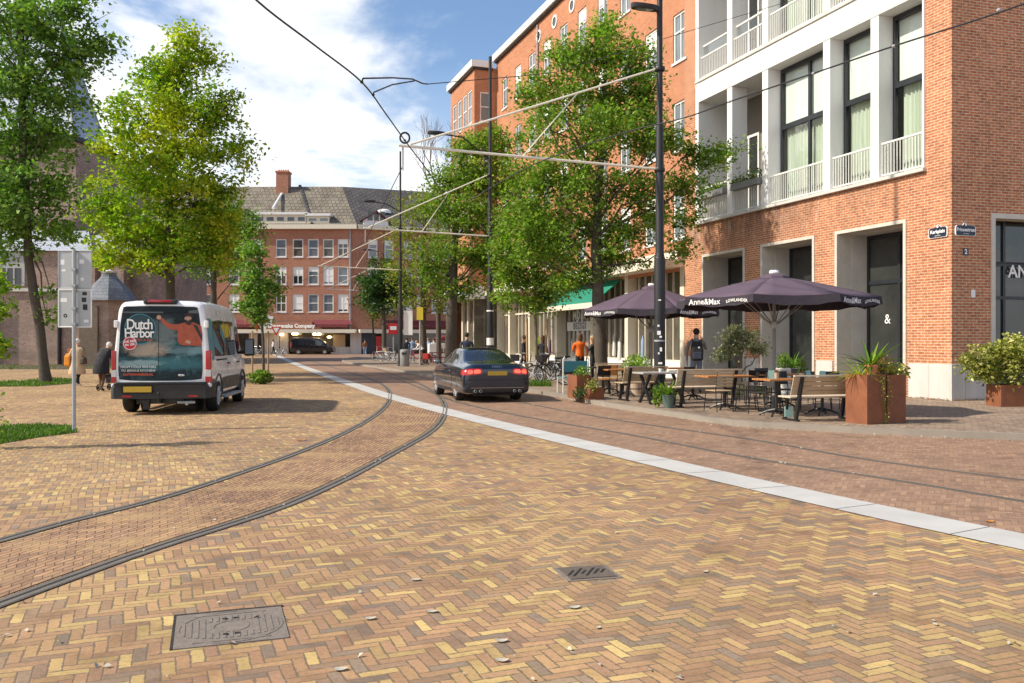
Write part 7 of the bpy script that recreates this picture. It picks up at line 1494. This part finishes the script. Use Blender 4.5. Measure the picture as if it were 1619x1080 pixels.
def planks(m, x0, x1, y0, y1, z, n, th=.03):
    w = (y1-y0)/n
    for i in range(n): m.box(x0, x1, y0+w*i+.006, y0+w*(i+1)-.006, z, z+th)
def bench(label, loc, rz, L=1.5, wood='pale_wood', back='bench_wood'):
    t = thing('terrace_bench', label, 'bench', tuple(loc), rz, 'wooden terrace benches with high backs'); m = MB(); planks(m, -L/2, L/2, -.20, .24, .44, 4); m.build('seat', wood, t, bevel=.004)
    m = MB()
    for i in range(4): z = .50+i*.085; y = -.21-i*.028; m.hexa([(-L/2, y, z), (L/2, y, z), (L/2, y+.025, z+.004), (-L/2, y+.025, z+.004), (-L/2, y-.026, z+.078), (L/2, y-.026, z+.078), (L/2, y-.001, z+.08), (-L/2, y-.001, z+.08)])
    m.build('backrest', back, t, bevel=.003); m = MB(); m.box(-L/2-.01, L/2+.01, -.36, -.31, .845, .875); m.build('top_rail', wood, t, bevel=.004)
    for s in (-1, 1):
        x = s*(L/2-.16); m = MB(); m.bar((x, -.12, 0), (x, -.345, .85), .05, .07); m.bar((x, .26, 0), (x, .16, .44), .05, .07); m.bar((x, -.2, .42), (x, .24, .42), .05, .045); m.bar((x, -.22, .02), (x, .32, .02), .06, .035); m.build('leg', 'black_metal', t)
    return t
def table(label, loc, rz, L=.75, W=.75, top='table_wood', h=.75, cols=1, group='terrace tables on cast iron feet'):
    t = thing('cafe_table', label, 'table', tuple(loc), rz, group); m = MB(); n = max(2, int(W/.14)); planks(m, -L/2, L/2, -W/2, W/2, h-.035, n, .035); m.build('tabletop', top, t, bevel=.004)
    for x in ([0] if cols == 1 else [-L*.3, L*.3]):
        m = MB(); m.tube([(x, 0, .06), (x, 0, h-.04)], .032, 10); m.box(x-.22, x+.22, -.03, .03, h-.05, h-.036); cl = m.build('column', 'black_metal', t, smooth=True, angle=40)
        m = MB()
        for k in range(4): a = R(45+90*k); d = Vector((math.cos(a), math.sin(a), 0)); m.tube([Vector((x, 0, .13)), Vector((x, 0, .10)) + d*.16, Vector((x, 0, .03)) + d*.33], [.03, .024, .018], 6); m.lathe([(.022, 0), (.022, .02)], 8, tuple(Vector((x, 0, 0)) + d*.33))
        m.build('foot', 'black_metal', cl, smooth=True)
    return t
def trestle(label, loc, rz, L=1.5, W=.75, top='grey_top', h=.76):
    t = thing('trestle_table', label, 'table', tuple(loc), rz, 'terrace tables on crossed legs'); m = MB(); planks(m, -L/2, L/2, -W/2, W/2, h-.04, 5, .04); m.build('tabletop', top, t, bevel=.004)
    for s in (-1, 1): m = MB(); x = s*(L/2-.2); m.bar((x, -.36, 0), (x, .30, h-.05), .06, .07); m.bar((x+.002, .36, 0), (x+.002, -.30, h-.052), .055, .065); m.build('leg', 'black_metal', t)
    m = MB(); m.bar((-L/2+.2, 0, .36), (L/2-.2, 0, .36), .05, .05); m.build('stretcher', 'black_metal', t); return t
def chair(label, loc, rz, seat='black_metal', slat=False, backm='black_metal'):
    t = thing('terrace_chair', label, 'chair', tuple(loc), rz, 'slender terrace chairs'); m = MB()
    if slat: planks(m, -.21, .21, -.2, .2, .44, 5, .02)
    else: m.box(-.21, .21, -.2, .2, .44, .46)
    m.build('seat', seat, t, bevel=.01); m = MB()
    if slat:
        for i in range(5): m.box(-.2, .2, -.235-i*.012, -.22-i*.012, .54+i*.065, .585+i*.065)
    else: m.hexa([(-.2, -.215, .56), (.2, -.215, .56), (.2, -.20, .56), (-.2, -.20, .56), (-.19, -.275, .84), (.19, -.275, .84), (.19, -.26, .84), (-.19, -.26, .84)])
    m.build('backrest', backm, t, bevel=.004)
    for x in (-.2, .2):
        m = MB(); m.tube([(x, -.26, 0), (x, -.2, .45), (x*.97, -.275, .85)], .011, 6); m.build('leg', 'black_metal', t); m = MB(); m.tube([(x*1.05, .24, 0), (x, .18, .45)], .011, 6); m.build('leg', 'black_metal', t)
    m = MB(); m.tube([(-.2, -.235, .22), (.2, -.235, .22)], .008, 5); m.tube([(-.2, .21, .22), (.2, .21, .22)], .008, 5); m.build('stretcher', 'black_metal', t); return t
A0 = R(14)
bench('slatted wooden bench nearest the camera, backing onto the tall rusty planters', on_pave(1298, 16.9), A0, 1.55)
bench('pale wooden bench in the middle of the terrace beside the fern bucket', on_pave(1113, 20.4), A0, 1.6, 'pale_wood', 'pale_wood')
bench('wooden bench left of the grey topped trestle table', on_pave(1012, 22.6), A0+.1, 1.2, 'bench_wood', 'bench_wood')
bench('wooden bench behind the black tram pole facing the shop', on_pave(985, 25.6), A0+3.2, 1.4, 'bench_wood', 'bench_wood')
table('orange wood table nearest the camera set with pots and mint cards', on_pave(1264, 18.0), A0, 1.75, .72, cols=2)
table('orange wood table with woven chair beside the middle bench', on_pave(1146, 19.6), A0, 1.15, .7)
table('wooden table far back below the bushy potted plant', on_pave(1072, 25.5), A0, .9, .7)
table('small dark table near the low rusty planter', on_pave(962, 26.3), A0, 1.2, .65, 'black_plastic')
table('wooden table behind the chairs beside the low planter', on_pave(985, 24.2), A0, 1.1, .6, 'table_wood')
table('round edged dark table in front of the man with the backpack', on_pave(1096, 22.8), A0, 1.1, .6, 'black_plastic')
table('wooden table under the front parasol close to the doorway', on_pave(1232, 20.6), A0, 1.3, .65)
trestle('grey topped trestle table with crossed black legs in front of the tram pole', on_pave(1046, 21.5), A0, 1.25, .7)
for px, D, rz, kw, lb in ((1136, 19.0, A0+.1, dict(slat=True, seat='bench_wood', backm='bench_wood'), 'slatted brown chair pulled up to the middle table'), (1178, 19.2, A0+1.2, {}, 'black chair right of the middle orange table'), (1208, 18.3, A0+1.9, {}, 'black chair at the left end of the nearest orange table'), (1196, 20.6, A0-.4, {}, 'black chair between the two orange tables'), (1240, 19.4, A0+3.1, {}, 'black chair across the nearest table, left one'), (1290, 19.2, A0+3.3, {}, 'black chair across the nearest table, middle one'), (1322, 19.3, A0+3.0, {}, 'black chair across the nearest table, beside the planters'), (948, 24.4, A0+.2, dict(seat='table_wood', backm='black_metal'), 'black chair with orange seat right of the low planter'), (964, 24.9, A0-.3, dict(seat='table_wood', backm='table_wood'), 'orange wooden chair beside the dark table'), (1078, 23.2, A0+.4, {}, 'black chair behind the middle bench'), (1004, 23.8, A0+2.6, {}, 'black chair left of the tram pole'), (1160, 21.6, A0+2.9, {}, 'black chair in front of the olive tree'), (1215, 21.8, A0+3.3, {}, 'black chair beside the white barrel'), (1268, 21.4, A0+2.8, {}, 'black chair farthest back under the front parasol')): chair(lb, on_pave(px, D), rz, **kw)
# corten planters
def corten(label, loc, rz, w, d, h, group='rusty steel planters'):
    t = thing('planter', label, 'planter', tuple(loc), rz, group); m = MB(); e = .012
    m.box(-w/2, w/2, -d/2, -d/2+e, 0, h); m.box(-w/2, w/2, d/2-e, d/2, 0, h); m.box(-w/2, -w/2+e, -d/2+e, d/2-e, 0, h); m.box(w/2-e, w/2, -d/2+e, d/2-e, 0, h); m.box(-w/2+e, w/2-e, -d/2+e, d/2-e, .01, .02); m.build('box', 'corten', t)
    m = MB(); m.box(-w/2+e, w/2-e, -d/2+e, d/2-e, h-.12, h-.06); m.build('soil', 'soil', t); return t
PA = R(24); u = Vector((math.cos(PA), math.sin(PA), 0)); v = Vector((-u.y, u.x, 0)); c0 = G(1371, 671.5, PAVE); Hh = .90
pa = c0 + u*.225 + v*.26; pb = c0 + u*.735 + v*.27
corten('tall rusty steel planter with spiky plants, left one of the pair', pa, PA, .45, .52, Hh); corten('tall rusty steel planter, right one of the pair', pb, PA, .46, .52, Hh-.01)
corten('low rusty planter at the left end of the terrace', on_pave(916, 23.4), A0, .40, .8, .62); lp2 = on_pave(938, 23.0); corten('small low rusty planter overgrown by trailing plants', lp2, A0+.2, .42, .4, .30)
rp = on_pave(1600, 20.6); corten('rusty planter with big yellow green shrub against the shaded wall', rp, R(9), .95, .5, .50)
def blades(name, label, loc, n, L, mat, w=.02, spread=1.0, cat='plant', lift=.9):
    t = thing(name, label, cat, tuple(loc)); m = MB(); 
    for i in range(n):
        a = random.uniform(0, 6.28); d = Vector((math.cos(a), math.sin(a), 0)); l = L*random.uniform(.6, 1.1); el = random.uniform(.25, 1.0)*lift; sd = Vector((-d.y, d.x, 0)); rows = []
        for k in range(6): s = k/5; p = d*l*s*spread*(1-.3*el) + Vector((0, 0, l*(el*s*1.1 - .55*s*s*(1.15-el)))); ww = w*(1-s)**.6*(.6+.8*s if s < .4 else 1) + .001; rows.append([p-sd*ww+Vector((0, 0, ww*.5)), p, p+sd*ww+Vector((0, 0, ww*.5))])
        m.loft(rows, caps=False)
    m.build('leaves', mat, t, normals=False); return t
zt = Vector((0, 0, Hh-.05))
blades('agave', 'spiky grey green agave in an orange pot on the rusty planter', pa + zt + u*.12 + Vector((0, 0, .16)), 34, .78, 'leaf_fresh', .032); m = MB(); m.lathe([(.08, 0), (.11, .2), (.12, .2), (.12, .22), (.1, .22)], 14); o = thing('flower_pot', 'orange terracotta pot holding the agave', 'pot', tuple(pa + zt - v*.14)); m.build('pot', 'terracotta', o, smooth=True)
blades('yucca', 'yellow green spiky plant at the left rim of the rusty planters', pa + zt - u*.12, 44, .66, 'leaf_lime', .014)
blades('yucca', 'reddish spiky grass between the rusty planters', pb + zt - u*.1 + v*.1, 36, .50, 'leaf_rust', .012)
leaf_clump('sedum', 'rusty red flower heads on the right rusty planter', 'plant', pb + zt + v*.1, .24, .22, .42, 200, 'leaf_rust', .055)
leaf_clump('ivy', 'pale green leafy plant hanging over the right edge of the rusty planters', 'plant', pb + zt + u*.26 - Vector((0, 0, .14)), .28, .22, .40, 150, 'leaf_variegated', .11)
def trailing(label, a, pts, n, mat='leaf_variegated', sz=.035):
    t = thing('trailing_plant', label, 'plant', tuple(a)); P_ = smooth3(pts); m = MB(); m.tube(P_, .005, 5); wpart(m, 'stem', 'leaf_fresh', t)
    C = [tuple(random.choice(P_) + Vector((random.gauss(0, .025), random.gauss(0, .02)-.01, random.gauss(0, .03)))) for _ in range(n)]; leaf_mesh('leaves', mat, C, sz, t)
a = pa + zt + u*.1 - v*.25
trailing('long trailing plant hanging down the front of the left rusty planter', a, [a, a - v*.05 + Vector((0, 0, -.1)), a - v*.06 + u*.03 + Vector((0, 0, -.4)), a - v*.04 + u*.10 + Vector((0, 0, -.65)), a - v*.04 + u*.08 + Vector((0, 0, -.8))], 130)
a2 = a + u*.16; trailing('thin trailing shoots hanging beside the planter gap', a2, [a2, a2 - v*.05 + u*.02 + Vector((0, 0, -.2)), a2 - v*.04 + u*.07 + Vector((0, 0, -.5))], 40)
tree('spotted_laurel', 'large variegated yellow green shrub in the planter by the shaded wall', 20.6, [(1600, 622, .03), (1598, 600, .025), (1596, 570, .012)], [(1560, 575, 32, 30, 24), (1595, 560, 38, 32, 36), (1625, 565, 36, 40, 30), (1545, 590, 22, 18, 9), (1590, 590, 36, 20, 16), (1535, 565, 16, 14, 6)], 'leaf_variegated', .085, 26, .22, 'bark', 'shrub', base_z=.55)
for px, rx in ((920, .26), (936, .2)): leaf_clump('trailing_herb', 'leafy green plant spilling over the low rusty planter' if px == 920 else 'yellow green trailing plant on the small overgrown planter', 'plant', on_pave(px, 23.1 if px == 920 else 22.9) + Vector((0, 0, .56 if px == 920 else .15)), rx, .3, .32 if px == 920 else .42, 260, 'leaf_fresh' if px == 920 else 'leaf_variegated', .06)
leaf_clump('trailing_herb', 'dark green plant on the paving before the low rusty planter', 'plant', on_pave(917, 22.7), .2, .2, .36, 200, 'leaf_dark', .06)
# potted plants
def pot(label, loc, r, h, mat, group=None, name='flower_pot', bands=False):
    t = thing(name, label, 'pot', tuple(loc), 0, group); m = MB(); m.lathe([(r*.72, 0), (r*.86, h*.5), (r, h*.93), (r*1.06, h*.94), (r*1.06, h), (r*.93, h), (r*.9, h*.85)], 18); m.build('pot', mat, t, smooth=True, angle=30)
    if bands: m = MB(); [m.lathe([(r*k+.004, h*z), (r*k+.008, h*z+.01), (r*k+.008, h*z+.05), (r*k+.004, h*z+.06)], 18) for z, k in ((.08, .75), (.45, .86), (.84, .98))]; m.build('hoop', 'galvanised', t)
    m = MB(); m.lathe([(r*.88, h*.86), (r*.5, h*.88)], 14); m.build('soil', 'soil', t); return t
fb = on_pave(1057, 20.0); pot('grey green zinc bucket on the paving by the trestle table', fb, .15, .30, 'zinc_green', name='bucket'); blades('fern', 'bushy bright green fern in the zinc bucket', fb + Vector((-.03, 0, .26)), 70, .42, 'leaf_fresh', .022, lift=1.0); leaf_clump('fern', 'green leafy plant beside the zinc bucket', 'plant', fb + Vector((-.22, .15, .02)), .16, .16, .5, 220, 'leaf_fresh', .07)
ob = on_pave(1171, 23.3); pot('terracotta tub of the olive tree', ob, .26, .45, 'clay_pale'); tree('olive_tree', 'small grey green olive tree in a tub before the concrete doorway', 23.3, [(1171, 606, .06), (1171, 570, .05), (1168, 540, .03)], [(1158, 545, 26, 24, 26), (1186, 538, 24, 20, 20), (1142, 558, 16, 16, 9), (1197, 555, 16, 14, 7), (1168, 522, 18, 10, 7)], 'leaf_olive', .06, 34, .2, 'bark_pale', 'tree', base_z=PAVE+.35)
leaf_clump('lavender', 'low tuft of mixed flowers at the foot of the olive tree', 'plant', ob + Vector((-.3, -.5, .0)), .35, .2, .45, 240, 'leaf_fresh', .05); blades('phormium', 'dark spiky grass right of the olive tree', ob + Vector((.5, -.1, .1)), 40, .6, 'leaf_dark', .016)
bb_ = on_pave(1007, 25.2); pot('pale pot of the bushy green plant', bb_, .2, .4, 'clay_pale'); leaf_clump('citrus_bush', 'round bushy green potted plant left of the black tram pole', 'plant', bb_ + Vector((0, 0, .34)), .46, .42, .82, 900, 'leaf_plane', .085)
br_ = on_pave(1247, 24.2); pot('white wooden barrel tub in the middle doorway', br_, .38, .78, 'barrel_white', name='barrel', bands=True); blades('palm', 'green spiky palm growing in the white barrel', br_ + Vector((.1, 0, .75)), 60, .62, 'leaf_green', .022); leaf_clump('juniper', 'bright green conifer in the white barrel', 'plant', br_ + Vector((-.16, -.1, .72)), .22, .2, .5, 500, 'leaf_fresh', .045)
T0 = on_pave(1264, 18.0); tu = Vector((math.cos(A0), math.sin(A0), 0)); tv = Vector((-tu.y, tu.x, 0)); tz = Vector((0, 0, .752))
pp = T0 + tu*.05 + tz; pot('small clay pot on the nearest table with a leggy plant', pp, .055, .11, 'clay_pale', 'small clay pots on the tables'); leaf_clump('potted_herb', 'leggy green and red plant in the clay pot on the nearest table', 'plant', pp + Vector((0, 0, .09)), .12, .1, .34, 130, 'leaf_fresh', .05)
pq = T0 - tu*.52 + tz; pot('small empty looking clay pot at the left end of the nearest table', pq, .055, .12, 'clay_pale', 'small clay pots on the tables'); leaf_clump('potted_herb', 'tiny brownish plant in the left clay pot on the nearest table', 'plant', pq + Vector((0, 0, .1)), .05, .05, .1, 40, 'leaf_rust', .03)
def card(label, loc, rz, w=.12, h=.15):
    t = thing('menu_card', label, 'menu card', tuple(loc), rz, 'mint green menu cards'); m = MB(); m.hexa([(-w/2, -.03, 0), (w/2, -.03, 0), (w/2, -.028, 0), (-w/2, -.028, 0), (-w/2, -.002, h), (w/2, -.002, h), (w/2, 0, h), (-w/2, 0, h)]); m.build('card', 'mint_card', t); m = MB(); m.hexa([(-w/2, .03, 0), (w/2, .03, 0), (w/2, .032, 0), (-w/2, .032, 0), (-w/2, .001, h), (w/2, .001, h), (w/2, .003, h), (-w/2, .003, h)]); m.build('card_back', 'mint_card', t)
card('mint card at the left end of the nearest table', T0 - tu*.70 + tz - tv*.1, A0, .13, .17); card('mint card in the middle of the nearest table', T0 + tu*.32 + tz + tv*.2, A0+.2); card('mint card at the right end of the nearest table', T0 + tu*.66 + tz + tv*.2, A0-.2, .12, .14)
card('mint card standing on the table under the front parasol', on_pave(1222, 20.6) + tz, A0+.1)
t = thing('price_board', 'small mint board hanging on the leg of the nearest bench', 'sign board', tuple(on_pave(1247, 16.95) + Vector((0, 0, .06))), A0); m = MB(); m.box(-.09, .09, -.015, .0, 0, .2); m.build('board', 'mint_card', t, bevel=.004)
for px, D, lb in ((992, 24.2, 'white cup on the wooden table by the low planter'), (1044, 21.4, 'white cup on the grey topped trestle table')):
    t = thing('cup', lb, 'cup', tuple(on_pave(px, D) + Vector((0, 0, .765 if px > 1000 else .752))), 0, 'cups on the terrace tables'); m = MB(); m.lathe([(.03, 0), (.045, .08), (.04, .08), (.026, .01)], 14); m.torus((.055, 0, .045), (0, 1, 0), .022, .006, 12, 5); m.build('cup_body', 'print_white', t, smooth=True)
def teal_bench():
    b = on_pave(910, 25.8); t = thing('teal_bench', 'teal panelled terrace bench with pale metal frame left of the terrace', 'bench', tuple(b), A0+.15); m = MB(); m.box(-.38, .38, -.02, .02, .62, .93); m.build('backrest', 'teal_paint', t, bevel=.006); m = MB(); m.box(-.38, .38, .02, .42, .43, .46); m.build('seat', 'teal_paint', t, bevel=.006)
    for s in (-1, 1): m = MB(); m.tube([(s*.41, -.02, 0), (s*.41, -.02, .98), (s*.36, -.02, 1.05)], .022, 8); m.tube([(s*.39, .4, 0), (s*.39, .4, .44)], .02, 8); m.build('leg', 'rail_paint', t)
teal_bench()
# flower boxes on the loggia railings
for a, b, z, lb, mt in ((8.15, 9.8, 6.95, 'balcony flower box with pink and green plants on the corner building, right loggia', 'leaf_rust'), (10.3, 12.0, 6.95, 'balcony flower box with yellow flowers on the corner building, left loggia', 'leaf_lime')):
    c = FO + FD*((a+b)/2) + FN*.0; t = thing('flower_box', lb, 'flower box', (c.x, c.y, z), 0, 'flower boxes on the loggia railings'); m = MB(); m.obox(FS, a, b, -.06, .16, z+.02, z+.24); wpart(m, 'box', 'litter_bin_grey', t, bevel=.008)
    pts = [tuple(FO + FD*random.uniform(a, b) + FN*random.gauss(.05, .12) + Vector((0, 0, z+.24+abs(random.gauss(0, .16))))) for _ in range(260)]; leaf_mesh('foliage', 'leaf_fresh', pts, .09, t); leaf_mesh('flowers', mt, pts[:90], .08, t)['kind'] = 'stuff'
